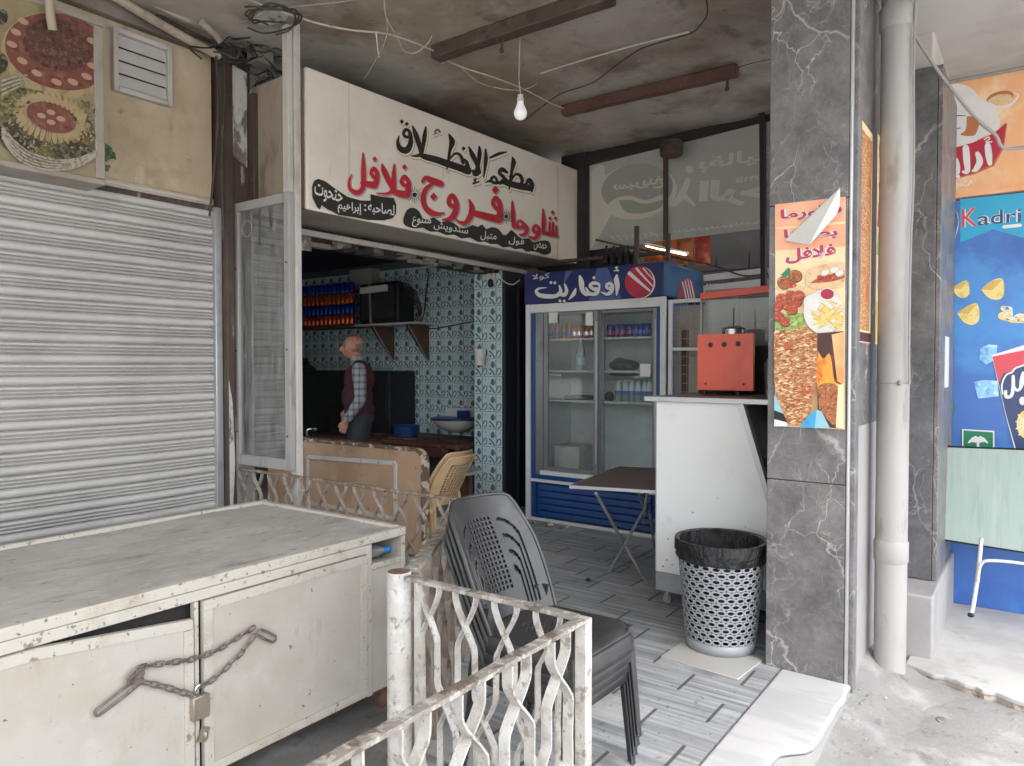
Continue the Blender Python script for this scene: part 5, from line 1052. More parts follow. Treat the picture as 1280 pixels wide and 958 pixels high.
t = thing('back_railing', 'rusty white wavy railing running below the glazed screen', 'railing', (2.87, 3.4, 0))
wavy(t, (2.87, 4.40, Zr), (2.87, 2.39, Zr), Zr, .02, 25, 'rail_old', 'rail_rust', w=.022, th=.007, lv=(.02, .13, .05), top=(.02, .016))
mb = MB('gate_paint'); mb.box(2.855, 2.885, 2.36, 2.388, 0, Zr - .01); mb.build('post', t)

# ================================================================== CART
t = thing('metal_cart', 'large cream painted metal street cart with two chained doors', 'cart', (1.4, 2.9, -.13))
CX0, CX1, CY0, CY1, CZ = -.2, 2.41, 2.37, 3.45, .70
mb = MB('cart_top'); vs = []; fs = []; NX, NY = 60, 26
for i in range(NX + 1):
    for j in range(NY + 1):
        x = CX0 + .03 + (CX1 - CX0 - .06) * i / NX; y = CY0 + .03 + (CY1 - CY0 - .06) * j / NY; vs.append((x, y, CZ - .004 + .006 * wv((x, y, 0), 2.2) - .006 * math.exp(-((x - 1.5) ** 2 + (y - 2.9) ** 2) / .3)))
for i in range(NX):
    for j in range(NY): q = i * (NY + 1) + j; fs.append((q, q + NY + 1, q + NY + 2, q + 1))
mb.add(vs, fs).build('top_sheet', t)
mb = MB('cart_edge'); mb.box(CX0, CX1, CY0 - .004, CY0 + .034, CZ - .035, CZ + .004); mb.box(CX0, CX1, CY1 - .034, CY1, CZ - .03, CZ + .012); mb.box(CX1 - .034, CX1, CY0 + .035, CY1 - .035, CZ - .03, CZ + .008); mb.build('rim', t, bevel=.004)
mb = MB('cart_edge'); f = CY0
mb.box(CX0, 2.18, f, f + .03, CZ - .075, CZ - .037); mb.box(1.372, 1.388, f + .002, f + .03, .0, CZ - .077); mb.box(2.17, 2.20, f - .002, f + .03, -.01, CZ - .037); mb.box(2.385, 2.41, f, f + .03, -.01, CZ - .037); mb.box(2.202, 2.383, f, f + .03, .545, .572); mb.build('face_frame', t, bevel=.003)
mb = MB('cart_paint'); mb.box(2.202, 2.383, f + .006, f + .022, -.005, .543); mb.box(CX1 - .02, CX1 - .002, f + .032, CY1 - .04, -.005, CZ - .04); mb.box(CX0, CX1 - .03, CY1 - .03, CY1 - .012, -.005, CZ - .04); mb.build('side_sheet', t)
mb = MB('dark'); mb.box(2.205, 2.38, f + .24, f + .25, .545, .665); mb.box(2.196, 2.203, f + .032, f + .24, .545, .665); mb.use('cart_top').box(2.205, 2.38, f + .032, f + .24, .535, .546); mb.use('dark').box(CX0, 2.16, f + .06, f + .07, .0, CZ - .05); mb.build('cubby', t)
def door(x0, x1, sag, lab, open_=0):
    o = None; mb = MB('cart_paint'); zt0, zt1 = CZ - .079, CZ - .079 - sag; zb = .0
    xm = .88 if sag else (x0 + x1) / 2; mb.prism([(x0, f - .002, zb), (x1, f - .002, zb), (x1, f - .002, zt1), (xm, f - .002, zt0), (x0, f - .002, zt0)], (0, .02, 0)); o = mb.build('door', t, bevel=.004, label=lab)
    mb = MB('cart_edge'); e = .034
    mb.prism([(x0, f - .008, zt0 - e), (xm, f - .008, zt0 - e), (x1, f - .008, zt1 - e), (x1, f - .008, zt1), (xm, f - .008, zt0), (x0, f - .008, zt0)], (0, .0055, 0)); mb.box(x0, x1, f - .008, f - .0025, zb, zb + e)
    mb.prism([(x1 - e, f - .0085, zb + e + .001), (x1, f - .0085, zb + e + .001), (x1, f - .0085, zt1 - e - .001), (x1 - e, f - .0085, zt1 - e - .001)], (0, .006, 0)); mb.prism([(x0, f - .0085, zb + e + .001), (x0 + e, f - .0085, zb + e + .001), (x0 + e, f - .0085, zt0 - e - .001), (x0, f - .0085, zt0 - e - .001)], (0, .006, 0))
    mb.build('door_frame', o); return o
door(.02, 1.362, .052, 'left cart door sagging with a dark gap above it'); d2 = door(1.40, 2.165, 0, 'right cart door fitting under the rim')
mb = MB('brass'); mb.bar(pt(250, 918, Y=f - .012), pt(259, 918, Y=f - .012), .01, .05, (0, 0, 1)); mb.ell(pt(257, 920, Y=f - .02), (.008, .01, .018)); mb.build('latch', d2)
for x in (.1, 2.33):
    for y in (CY0 + .08, CY1 - .08): mb = MB('rust'); mb.box(x - .02, x + .02, y - .02, y + .02, -.13, -.006); mb.build('leg', t)
mb = MB('rust'); mb.box(CX0, CX1 - .03, CY0 + .035, CY0 + .06, -.03, -.006); mb.box(CX0, CX1 - .03, CY0 + .035, CY1 - .04, -.0055, .0); mb.build('chassis', t)
mb = MB('rust')
r4 = random.Random(12)
# chain looped through the door rings, and its padlock
def link(mb, c, d, nrm, L, Wd, r):
    d = d.normalized(); s_ = d.cross(nrm).normalized(); pts = []
    for k in range(12):
        an = k * math.pi / 6; x = math.cos(an) * Wd; y = math.sin(an) * Wd + (L if 0 < an < math.pi - .01 else -L if an > math.pi + .01 else 0); pts.append(c + s_ * x + d * y)
    mb.tube(pts, r, 6, closed=True)
mb = MB('chain'); YC = f - .022; zz = lambda x, y, e=0: pt(x / 2.675, 600 + y / 2.675, Y=YC - e)
def run(px, loose=0):
    pts = [Vector(q) for q in catmull([tuple(zz(*p)) for p in px], 8)]; L = sum((b - a).length for a, b in zip(pts, pts[1:])); n = max(2, round(L / .030)); acc = 0; tgt = [L * (k + .5) / n for k in range(n)]; i = 0
    for a_, b_ in zip(pts, pts[1:]):
        sl_ = (b_ - a_).length
        while i < n and tgt[i] <= acc + sl_ + 1e-9:
            c = a_.lerp(b_, (tgt[i] - acc) / sl_); link(mb, c + Vector((0, -.002 * (i % 2), 0)), b_ - a_, Vector((0, 1, 0)) if i % 2 else (b_ - a_).cross(Vector((0, 1, 0))) + Vector((0, .55, 0)) * .02, .0095, .0085, .0036); i += 1
        acc += sl_
run([(435, 662), (470, 628), (560, 612), (640, 600), (720, 572), (790, 530), (850, 492)]); run([(475, 676), (540, 690), (600, 708), (650, 722)]); run([(668, 692), (710, 668), (760, 625), (820, 562), (850, 518)]); run([(470, 640), (452, 655), (436, 660)])
link(mb, zz(400, 722), zz(470, 668) - zz(332, 775), Vector((0, 1, 0)), .068, .012, .005); link(mb, zz(893, 522), zz(940, 545) - zz(850, 500), Vector((0, 1, 0)), .034, .013, .005); link(mb, zz(455, 660), zz(480, 640) - zz(430, 680), Vector((0, 1, 0)), .014, .012, .005)
mb.build('chain', label='rusty steel chain looped across the two cart doors', cat='chain', kind='thing')
t2 = thing('padlock', 'worn brass padlock hanging on the cart chain', 'padlock', tuple(zz(666, 785)))
mb = MB('brass'); p0, p1 = zz(640, 730), zz(697, 786); mb.box(p0.x, p1.x, YC - .012, YC + .012, p1.z, p0.z); mb.build('case', t2, bevel=.005)
mb = MB('steel'); c = (p0 + p1) / 2; c.z = p0.z; mb.tube([c + Vector((.017 * math.cos(k * math.pi / 8), 0, .02 + .015 * math.sin(k * math.pi / 8))) for k in range(9)] + [c + Vector((-.017, 0, -.002))], .0042, 8); mb.build('shackle', t2)
t = thing('water_bottle', 'clear plastic bottle with blue cap lying in the cart cubby', 'bottle', tuple(pt(480, 692, Y=2.45)))
ax = Vector((.55, -.8, .12)); c = pt(466, 689, Y=2.50)
mb = MB('bottle_pet'); mb.lathe(c, [(0, -.14), (.03, -.14), (.032, -.12), (.032, .0), (.03, .02), (.016, .05), (.013, .06), (0, .061)], 20, ax); mb.build('body', t)
mb = MB('cap_blue'); mb.lathe(c, [(0, .058), (.0165, .058), (.0165, .08), (.014, .083), (0, .083)], 18, ax); mb.build('cap', t)

# ================================================================== BROWN COUNTER, SHOP INTERIOR
t = thing('brown_counter', 'brown painted counter with worn edge and white outline frame', 'counter', (4.0, 4.4, 0))
y0, y1, z1 = 3.67, 5.6, .815
def rounded(y0, r): return [(3.95, y1, .02), (3.95, y0, .02)] + [(3.95, y0 + r - r * math.cos(k * math.pi / 12), z1 - r + r * math.sin(k * math.pi / 12)) for k in range(7)] + [(3.95, y1, z1)]
mb = MB('board_brown'); mb.prism(rounded(3.70, .09), (.05, 0, 0)); mb.build('board', t)
mb = MB('board_edge'); pr = rounded(3.70, .09)[1:]
for q0, q1 in zip(pr, pr[1:]):
    q0, q1 = Vector(q0), Vector(q1); dd = (q1 - q0).normalized(); nn = Vector((0, dd.z, -dd.y)) if False else Vector((1, 0, 0)).cross(dd)
    N = max(1, int((q1 - q0).length / .04))
    for k in range(N): a_, b_ = q0.lerp(q1, k / N), q0.lerp(q1, (k + 1) / N); mb.obox((a_ + b_) / 2 + Vector((.024, 0, 0)), dd * (b_ - a_).length / 2 * 1.02, Vector((.033 + .003 * wv(a_, 12), 0, 0)), nn * (.013 + .004 * wv(a_, 15)))
mb.build('edge_strip', t, smooth=0, bevel=.003)
mb = MB('pole_white'); X_ = 3.945
for p, q in (((5.03, .67), (3.985, .70)), ((3.985, .70), (3.985, .20)), ((5.03, .67), (5.03, .10)), ((5.03, .28), (3.985, .27))): mb.bar((X_, p[0], p[1]), (X_, q[0], q[1]), .012, .035, (1, 0, 0) if False else (0, 0, 1) if p[0] != q[0] else (0, 1, 0))
mb.build('outline_frame', t, bevel=.003)
mb = MB('wood_red'); mb.box(4.01, 4.35, 4.55, 5.6, .03, .79); mb.build('carcass', t)
# monobloc chairs: one perforated back and seat, four legs
def chair_parts(t, mat, grid=(26, 54, 20, 80), slots=True, W=.205, hole_w=2, per=(4, 4)):
    NS, NT = 80, 96; ys = .19
    def back(s, tt, e=0):
        hw = W * (1.0 + .10 * math.sin(math.pi * tt) - .06 * tt); x = s * hw
        top = .43 + .46 * tt; rr = max(0, abs(s) - .72) / .28
        z = top - (.040 * rr ** 2.6 * max(0, (tt - .6) / .4) if tt > .6 else 0)
        return Vector((x, ys + .02 + .17 * tt + .03 * tt * tt - .075 * s * s, z))
    def hole(s, tt):
        i, j = int((s + 1) / 2 * NS), int(tt * NT); i0, i1, j0, j1 = grid
        if i0 <= i < i1 and j0 <= j < j1: return (i - i0) % per[0] < hole_w and (j - j0) % per[1] < min(hole_w, 3)
        if slots and .46 < abs(s) < .80 and .06 < tt < .82:
            u_ = abs(s) - .46
            for k in range(4):
                w_ = .085 + .075 * k; h_ = .36 + .14 * k; rc = .13 + .02 * k
                d_ = abs(u_ - w_) if tt < h_ - rc else abs(math.hypot(u_ / w_, (tt - h_ + rc) / rc) - 1) * w_
                if d_ < .0165: return True
        return False
    vs = []; idx = {}; fs = []
    for i in range(NS + 1):
        for j in range(NT + 1): vs.append(back(-1 + 2 * i / NS, j / NT))
    for i in range(NS):
        for j in range(NT):
            if not hole(-1 + 2 * (i + .5) / NS, (j + .5) / NT): q = i * (NT + 1) + j; fs.append((q, q + NT + 1, q + NT + 2, q + 1))
    mb = MB(mat); mb.add(vs, fs); mb.build('backrest', t, smooth=60, solid=.006 if hole_w == 2 else .003)
    mb = MB(mat); rim = [back(-1, j / 20) for j in range(21)] + [back(-1 + 2 * k / 20, 1) for k in range(1, 20)] + [back(1, 1 - j / 20) for j in range(21)]; mb.tube(rim, .0085, 8); mb.build('back_rim', t)
    # seat with rolled front, skirt all round
    NS2, NT2 = 40, 40; vs = []; fs = []
    def seat(a, b):
        hw = .198 + .022 * (1 - b); y = -.215 + .42 * b; fr = max(0, (.18 - b) / .18); cr = max(0, abs(a) - .75) / .25 * fr
        return Vector((a * hw * (1 - .03 * fr * fr), y + .05 * cr * cr, .432 - .014 * (1 - a * a) * math.sin(math.pi * min(1, b)) - .02 * fr ** 2.5))
    for i in range(NS2 + 1):
        for j in range(NT2 + 1): vs.append(seat(-1 + 2 * i / NS2, j / NT2))
    for i in range(NS2):
        for j in range(NT2):
            a_, b_ = abs(-1 + 2 * (i + .5) / NS2), (j + .5) / NT2
            if not ((a_ * a_ / .30 + (b_ - .48) ** 2 / .10) < 1 and i % 2 and (j + (i // 2) % 2) % 2): q = i * (NT2 + 1) + j; fs.append((q, q + NT2 + 1, q + NT2 + 2, q + 1))
    mb = MB(mat); mb.add(vs, fs)
    per = [seat(-1, 1 - k / 12) for k in range(13)] + [seat(-1 + 2 * k / 16, 0) for k in range(1, 16)] + [seat(1, k / 12) for k in range(13)]
    v2 = []; f2 = []
    for k, p in enumerate(per):
        o = Vector((p.x, p.y - .02, 0)); o.normalize()
        for z_, out in ((0, .0), (-.008, .006), (-.03, .010), (-.068, .012)): v2.append(p + Vector((o.x * out, o.y * out, z_)))
    for k in range(len(per) - 1):
        for j in range(3): f2.append((k * 4 + j, k * 4 + 4 + j, k * 4 + 5 + j, k * 4 + 1 + j))
    mb.add(v2, f2); mb.build('seat', t, smooth=60, solid=.005)
    for sx in (-1, 1):
        for fr in (1, 0):
            x, y = (.207 * sx, -.205) if fr else (.19 * sx, .20); top = Vector((x, y, .43 if fr else .52)); bot = Vector((x + .014 * sx, y + (-.03 if fr else .06), 0)); mb = MB(mat); vs = []
            for k in range(6):
                c = top.lerp(bot, k / 5); w = .040 - .014 * k / 5; d_ = .03 - .008 * k / 5; iy = 1 if fr else -1; ix = -sx
                vs += [c, c + Vector((ix * w, 0, 0)), c + Vector((ix * w, iy * .007, 0)), c + Vector((ix * .007, iy * .007, 0)), c + Vector((ix * .007, iy * d_ * 1.4, 0)), c + Vector((0, iy * d_ * 1.4, 0))]
            fs = [(k * 6 + j, k * 6 + (j + 1) % 6, k * 6 + 6 + (j + 1) % 6, k * 6 + 6 + j) for k in range(5) for j in range(6)] + [(0, 1, 2, 3, 4, 5), (35, 34, 33, 32, 31, 30)]
            mb.add(vs, fs); mb.build('leg', t, bevel=.002)
ST = (2.17, 1.415); SR = R(-2); lbl = ['topmost black plastic chair of the stack behind the railing', 'black plastic chair second from the top of the stack', 'black plastic chair third from the top of the stack', 'lowest black plastic chair of the stack standing on the tiles']
base = thing('plastic_chair', lbl[0], 'chair', (0, 0, 0), 0, 'stacked black plastic chairs'); chair_parts(base, 'plastic_black')
DZ, DY = .037, -.008
place(base, (ST[0], ST[1] + 3 * DY, 3 * DZ), SR); base.scale = (.97, 1, .925)
for k in (1, 2, 3): c = copy_tree(base, label=lbl[k]); place(c, (ST[0], ST[1] + (3 - k) * DY, (3 - k) * DZ), SR)
bc = thing('beige_chair', 'beige plastic chair with perforated back beside the brown counter', 'chair', (0, 0, 0), 0, 'beige chairs'); chair_parts(bc, 'plastic_beige', (14, 66, 12, 80), False, .2, 4, (6, 5))
place(bc, (4.24, 3.97, .0), R(-175)); bc.scale = (.97, 1, .85); c = copy_tree(bc, label='second beige plastic chair stacked just behind the first', group='beige chairs'); place(c, (4.245, 3.94, 0), R(-175)); bc.location.z = .03; bc.location.y = 3.965

# interior furniture
t = thing('red_wood_counter', 'cluttered dark red wooden counter along the tiled wall', 'counter', (5.9, 5.6, .1))
mb = MB('wood_red'); mb.box(5.55, 6.38, 4.75, 7.0, .60, .645); mb.build('top', t, bevel=.006)
mb = MB('wood_red'); mb.box(5.58, 5.61, 4.78, 7.0, .50, .6); mb.build('apron', t)
for y in (4.8, 5.7, 6.9): mb = MB('wood'); mb.box(5.58, 5.65, y, y + .07, .1, .6); mb.build('leg', t)
for k in range(9):
    x, y = rnd.uniform(5.6, 5.85), 4.85 + .2 * k; mb = MB(rnd.choice(['wood_red', 'rust', 'dark', 'maroon'])); w = rnd.uniform(.05, .12)
    mb.box(x, x + w, y, y + rnd.uniform(.1, .22), .645, .66 + rnd.uniform(.0, .02)); mb.build('flat_tray', label='dark flat tray among the clutter on the red wooden counter', cat='tray', group='clutter on the red wooden counter', kind='thing', bevel=.003)
p = pt(508, 551, X=5.9); mb = MB('tub_blue'); mb.lathe((p.x, p.y, .646), [(0, 0), (.12, 0), (.135, .005), (.15, .12), (.158, .125), (.15, .13), (.142, .115), (.12, .02), (0, .02)], 24); mb.build('blue_tub', label='round blue plastic tub on the red wooden counter', cat='tub', kind='thing')
t = thing('wall_sink', 'white ceramic sink with blue stripe on the tiled wall', 'sink', (6.25, 5.25, .75))
c = Vector((6.18, 5.28, 0)); mb = MB('sink_white'); mb.lathe(c, [(.0, .70), (.10, .71), (.2, .76), (.27, .83), (.285, .86), (.275, .868), (.25, .855), (.17, .79), (0, .765)], 28); mb.box(6.32, 6.396, 5.0, 5.56, .80, .965); mb.build('bowl', t, bevel=.008)
mb = MB('tub_blue'); mb.lathe(c, [(.286, .845), (.291, .85), (.291, .862), (.286, .866)], 28); mb.build('stripe', t)
mb = MB('tub_blue'); mb.box(6.12, 6.2, 5.1, 5.22, .872, .95); mb.box(6.115, 6.119, 5.12, 5.2, .895, .925); mb.build('soap_pack', label='small blue pack standing on the sink edge', cat='pack', kind='thing', bevel=.004)
t = thing('small_table', 'small green topped table behind the beige chair', 'table', (5.1, 4.2, 0))
c0, c1 = pt(572, 592, Z=.5), pt(601, 588, Z=.5); mb = MB('formica'); mb.prism([pt(560, 596, Z=.5), pt(603, 588, Z=.5), pt(592, 581, Z=.5) , pt(555, 584, Z=.5)], (0, 0, -.025)); mb.build('tabletop', t)
for u_, v_ in ((578, 640), (586, 622)): q = pt(u_, 589, Z=.47); mb = MB('wood'); mb.box(q.x - .025, q.x + .025, q.y - .025, q.y + .025, .1, .474); mb.build('leg', t)
t = thing('dark_cabinet', 'low black cabinet against the tiled wall behind the man', 'cabinet', (6.1, 7.1, .1))
mb = MB('navy_dark'); y0_ = pt(519, 463, X=6.38).y; mb.box(5.95, 6.38, y0_, 8.6, .1, 1.385); mb.build('body', t, bevel=.01)
mb = MB('black'); mb.box(5.93, 5.948, y0_ + .03, 7.15, .15, 1.34); mb.box(5.93, 5.948, 7.17, 8.55, .15, 1.34); mb.build('door', t, bevel=.004)
mb = MB('navy_dark'); pp = pt(376, 470, X=6.0); [mb.ell((6.05 + rnd.uniform(-.1, .1), pp.y + .1 + .09 * k, 1.36 + .045 * k + rnd.uniform(-.03, .05)), (.22, .17, .10 + .03 * k), 14, 10, Matrix.Rotation(rnd.uniform(-.6, .6), 3, 'X')) for k in range(9)]; mb.build('dark_shape', label='unclear dark shape built as a heap on top of the black cabinet', cat='heap', kind='thing', remesh=.03)  # stand-in for a dark figure whose nature is unclear
t = thing('tap', 'small metal tap above the brown counter edge', 'tap', tuple(pt(383, 548, X=4.7)))
c = pt(384, 550, X=4.7); mb = MB('steel'); mb.tube(catmull([c, c + Vector((0, 0, .09)), c + Vector((.02, -.03, .11)), c + Vector((.04, -.09, .10))], 4), .009, 8); mb.build('spout', t); mb = MB('steel'); mb.ell(c + Vector((.03, -.08, .115)), (.02, .04, .012)); mb.build('handle', t)
# shelf of cans, television on its bracket
t = thing('wall_shelf', 'wall shelf with wooden brackets holding the television and the cans', 'shelf', (6.2, 7.2, 1.94))
mb = MB('pole_white'); mb.box(6.02, 6.395, 5.72, 6.79, 1.925, 1.95); mb.build('board', t, bevel=.002); mb = MB('wood'); mb.box(6.05, 6.395, 6.80, 8.3, 1.925, 1.95); mb.build('can_board', t)
for y in (5.88, 6.46):
    mb = MB('wood'); mb.prism([(6.03, y, 1.92), (6.39, y, 1.92), (6.39, y, 1.52)], (0, .05, 0)); o = mb.build('bracket', t); mb = MB('cable_grey'); mb.bar((6.035, y - .004, 1.91), (6.375, y - .004, 1.49), .012, .014); mb.build('strut', o)
mb = MB('cream_panel'); mb.box(6.25, 6.395, 6.72, 7.12, 2.40, 2.66); mb.build('cream_box', label='cream cardboard box high on the wall above the television', cat='box', kind='thing', bevel=.004)
t = thing('television', 'old black tube television on the wall shelf', 'television', (6.2, 6.6, 1.95))
mb = MB('black'); mb.prism([(6.02, 6.02, 1.952), (6.38, 6.10, 1.952), (6.38, 6.10, 2.38), (6.02, 6.02, 2.44)], (0, .66, 0)); mb.build('case', t, bevel=.03)
mb = MB('dark'); mb.box(6.005, 6.018, 6.08, 6.62, 2.0, 2.38); mb.build('screen', t, bevel=.006)
mb = MB('cable_grey'); mb.bar((6.0, 6.46, 1.955), (6.0, 6.48, 2.42), .02, .02, (0, 1, 0)); mb.build('strap', t)
mb = MB('cable'); 
for k in range(4): mb.tube(catmull([(6.1, 6.2, 2.44 - .02 * k), (6.15, 6.0 + .03 * k, 2.40 - .03 * k), (6.2, 5.89 + .03 * k, 2.26), (6.25, 5.87 + .02 * k, 2.1), (6.3, 5.95, 2.02)], 5), .008, 6)
mb.build('cable', t)
mb = MB('paper'); p0, p1 = pt(451, 364, X=5.98), pt(483, 360, X=5.98); mb.bar(p0, p1, .05, .075); mb.use('black').obox(p0, (.026, 0, 0), (0, .012, 0), (0, 0, .04)); mb.build('white_lamp_box', label='white rectangular lamp box tilted on top of the television', cat='lamp', kind='thing', bevel=.004)
for px_, lab in (([(536, 340), (532, 372), (530, 392), (525, 405), (528, 415), (530, 422)], 'thin black wire hanging down the tiles right of the television'), ([(522, 398), (526, 408), (540, 411), (560, 408), (592, 402)], 'thin black wire drooping across the tiles to the pilaster')):
    mb = MB('cable'); mb.tube(catmull([pt(u, v, X=6.375) for u, v in px_], 6), .008, 6); mb.build('wall_wire', label=lab, cat='wire', kind='thing')
def can(m1, m2=None, top='can_metal', r=.031, h=.118):
    mb = MB(m1); mb.lathe((0, 0, 0), [(r * .82, 0), (r, .008), (r, .03)], 16, closed=True); mb.use(m2 or m1).lathe((0, 0, 0), [(r, .03), (r, h * .52)], 16, closed=True); mb.use(m1).lathe((0, 0, 0), [(r, h * .52), (r, h - .012), (r * .86, h - .002)], 16, closed=True); mb.use(top).lathe((0, 0, 0), [(r * .86, h - .002), (r * .84, h), (0, h - .003)], 16, closed=True); return mb
pc = {}
for m_, lab in (('can_orange', 'orange drink can in the long rows on the wall shelf'), ('can_blue', 'blue drink can in the long rows on the wall shelf')):
    pc[m_] = tag(can(m_, 'can_orange' if m_ == 'can_orange' else 'can_blue').build('drink_can', kind='thing'), lab, 'can', 'cans on the wall shelf')
first = {'can_orange': 1, 'can_blue': 1}
for lv_ in range(4):
    m_ = 'can_orange' if lv_ % 2 == 0 else 'can_blue'
    for k in range(13):
        o = pc[m_] if first[m_] else pc[m_].copy()
        if not first[m_]: COL.objects.link(o)
        first[m_] = 0; o.location = (6.12, 6.93 + .082 * k, 1.951 + .134 * lv_); o.scale = (1.25, 1.25, 1.12)
mb = MB('bucket_white'); c = pt(600, 457, X=5.68); mb.lathe(c, [(0, 0), (.045, 0), (.062, .155), (.066, .157), (.066, .165), (.058, .165), (.04, .01), (0, .01)], 20); mb.tube(catmull([c + Vector((0, .06, .155)), c + Vector((.03, .03, .22)), c + Vector((.06, -.02, .225)), c + Vector((.03, -.06, .16))], 5), .004, 6); mb.build('white_bucket', label='small white bucket hanging on the tiled pilaster', cat='bucket', kind='thing')
mb = MB('cable_pale'); mb.tube(catmull([pt(614, 345, X=5.73), pt(617, 338, X=5.7), pt(624, 336, X=5.7), pt(628, 350, X=5.7), pt(640, 356, X=5.72), pt(650, 350, X=5.75)], 6), .006, 6); mb.build('white_cable', label='white cable looping from the socket on the pilaster', cat='cable', kind='thing')

# ================================================================== THE MAN
man = thing('person', 'bald man in maroon vest and checked shirt standing in the shop facing left', 'person', (4.68, 5.20, .10), math.atan2(.78, -.62))
def limb(mb, pts):
    for (p, r0), (q, r1) in zip(pts, pts[1:]):
        p, q = Vector(p), Vector(q); n = 5
        mb.tube([p.lerp(q, k / n) for k in range(n + 1)], [r0 + (r1 - r0) * k / n for k in range(n + 1)], 14); mb.ell(p, (r0,) * 3, 14, 8); mb.ell(q, (r1,) * 3, 14, 8)
armL = [((-.03, .185, 1.31), .056), ((-.05, .235, 1.04), .043), ((.085, .215, .84), .030)]; armR = [((-.03, -.185, 1.31), .056), ((-.02, -.235, 1.04), .043), ((.14, -.18, .92), .030)]
legs = [[((0, s_ * .09, .82), .088), ((.02, s_ * .1, .44), .060), ((-.02, s_ * .1, .07), .045)] for s_ in (1, -1)]
def local(mb, name, **kw):
    o = mb.build(name, None, **kw); o.parent = man; return o
mb = MB('skin'); limb(mb, armL); limb(mb, armR); [limb(mb, l_) for l_ in legs]
mb.ell((0, 0, .88), (.125, .165, .13)); mb.ell((.02, 0, 1.04), (.128, .165, .17)); mb.ell((.0, 0, 1.22), (.125, .18, .17)); limb(mb, [((-.02, .15, 1.33), .06), ((-.02, -.15, 1.33), .06)]); limb(mb, [((-.01, 0, 1.34), .062), ((.035, 0, 1.45), .052)])
mb.ell((.05, 0, 1.545), (.098, .076, .092), 20, 14); mb.ell((.075, 0, 1.485), (.078, .062, .072), 18, 12); mb.ell((.115, 0, 1.452), (.034, .034, .026)); mb.ell((.125, 0, 1.548), (.022, .05, .016))
limb(mb, [((.142, 0, 1.538), .011), ((.178, 0, 1.496), .017)]); mb.ell((.164, 0, 1.493), (.020, .022, .013)); mb.ell((.145, 0, 1.469), (.014, .024, .007)); mb.ell((.143, 0, 1.460), (.013, .022, .007))
for s_ in (1, -1): mb.ell((.035, s_ * .078, 1.515), (.022, .012, .034)); mb.ell((.10, s_ * .045, 1.50), (.03, .02, .025))
for w, s_ in ((Vector((.085, .215, .84)), 1), (Vector((.14, -.18, .92)), -1)):
    dn = Vector((.35, -.05 * s_, -.93)).normalized(); sd_ = Vector((.93, 0, .35)); mb.ell(w + dn * .045, (.036, .018, .044)); 
    for k, L_ in enumerate((.030, .034, .032, .026)):
        b_ = w + dn * .078 + sd_ * (.027 - .018 * k); limb(mb, [(b_ - dn * .02, .0095), (b_ + dn * L_ * .8, .0088), (b_ + dn * L_ * 1.3 + Vector((-.008, -.014 * s_, 0)), .0075)])
    limb(mb, [(w + dn * .02 + sd_ * .03, .011), (w + dn * .05 + sd_ * .048, .010), (w + dn * .075 + sd_ * .05, .0085)])
for s_ in (1, -1): mb.ell((.05, s_ * .1, .035), (.12, .042, .035))
local(mb, 'body', remesh=.0085)
mb = MB('hair'); 
for k in range(420):
    an = rnd.uniform(R(82), R(278)); zz_ = rnd.uniform(1.475, 1.56 - .015 * abs(math.sin(an))); f_ = math.sqrt(max(0, 1 - ((zz_ - 1.545) / .10) ** 2))
    if abs(abs(an - math.pi) - R(75)) < R(16) and zz_ < 1.535: continue
    c = Vector((.05 + .095 * f_ * math.cos(an), .073 * f_ * math.sin(an), zz_)); mb.ell(c, (.007, .007, .009), 6, 5)
local(mb, 'hair', remesh=.006)
mb = MB('black')
for s_ in (1, -1): mb.ell((.128, s_ * .033, 1.527), (.009, .011, .006), 10, 6)
local(mb, 'eyes')
mb = MB('hair')
for s_ in (1, -1): mb = MB('hair'); mb.tube([(.144, s_ * .018, 1.552), (.138, s_ * .035, 1.556), (.12, s_ * .052, 1.55)], .006, 6); local(mb, 'eyebrow')
mb = MB('plaid'); limb(mb, [(p, r + .012) for p, r in armL[:2]] + [((.072, .216, .862), .042)]); limb(mb, [(p, r + .012) for p, r in armR[:2]] + [((.122, -.184, .93), .042)]); mb.ell((.0, 0, 1.36), (.085, .10, .05)); limb(mb, [((.0, 0, 1.36), .075), ((.022, 0, 1.405), .066)])
local(mb, 'shirt', remesh=.012)
mb = MB('maroon'); mb.ell((.0, 0, .93), (.145, .182, .11)); mb.ell((.02, 0, 1.05), (.148, .18, .18)); mb.ell((.0, 0, 1.22), (.145, .195, .16)); limb(mb, [((-.02, .135, 1.335), .068), ((-.02, -.135, 1.335), .068)])
local(mb, 'vest', remesh=.012)
mb = MB('trousers'); mb.ell((0, 0, .86), (.14, .178, .13)); [limb(mb, [(p, r + .018) for p, r in l_[:2]] + [((-.02, (.1 if l_[0][0][1] > 0 else -.1), .09), .066)]) for l_ in legs]
local(mb, 'trousers', remesh=.014)
for s_ in (1, -1): mb = MB('shoe'); mb.ell((.05, s_ * .1, .036), (.135, .05, .045)); local(mb, 'shoe')
for o in [x for x in COL.objects if x.parent == man]:
    o.scale = (1, 1, 1)
man.scale = (1.0, 1.0, 1.0)

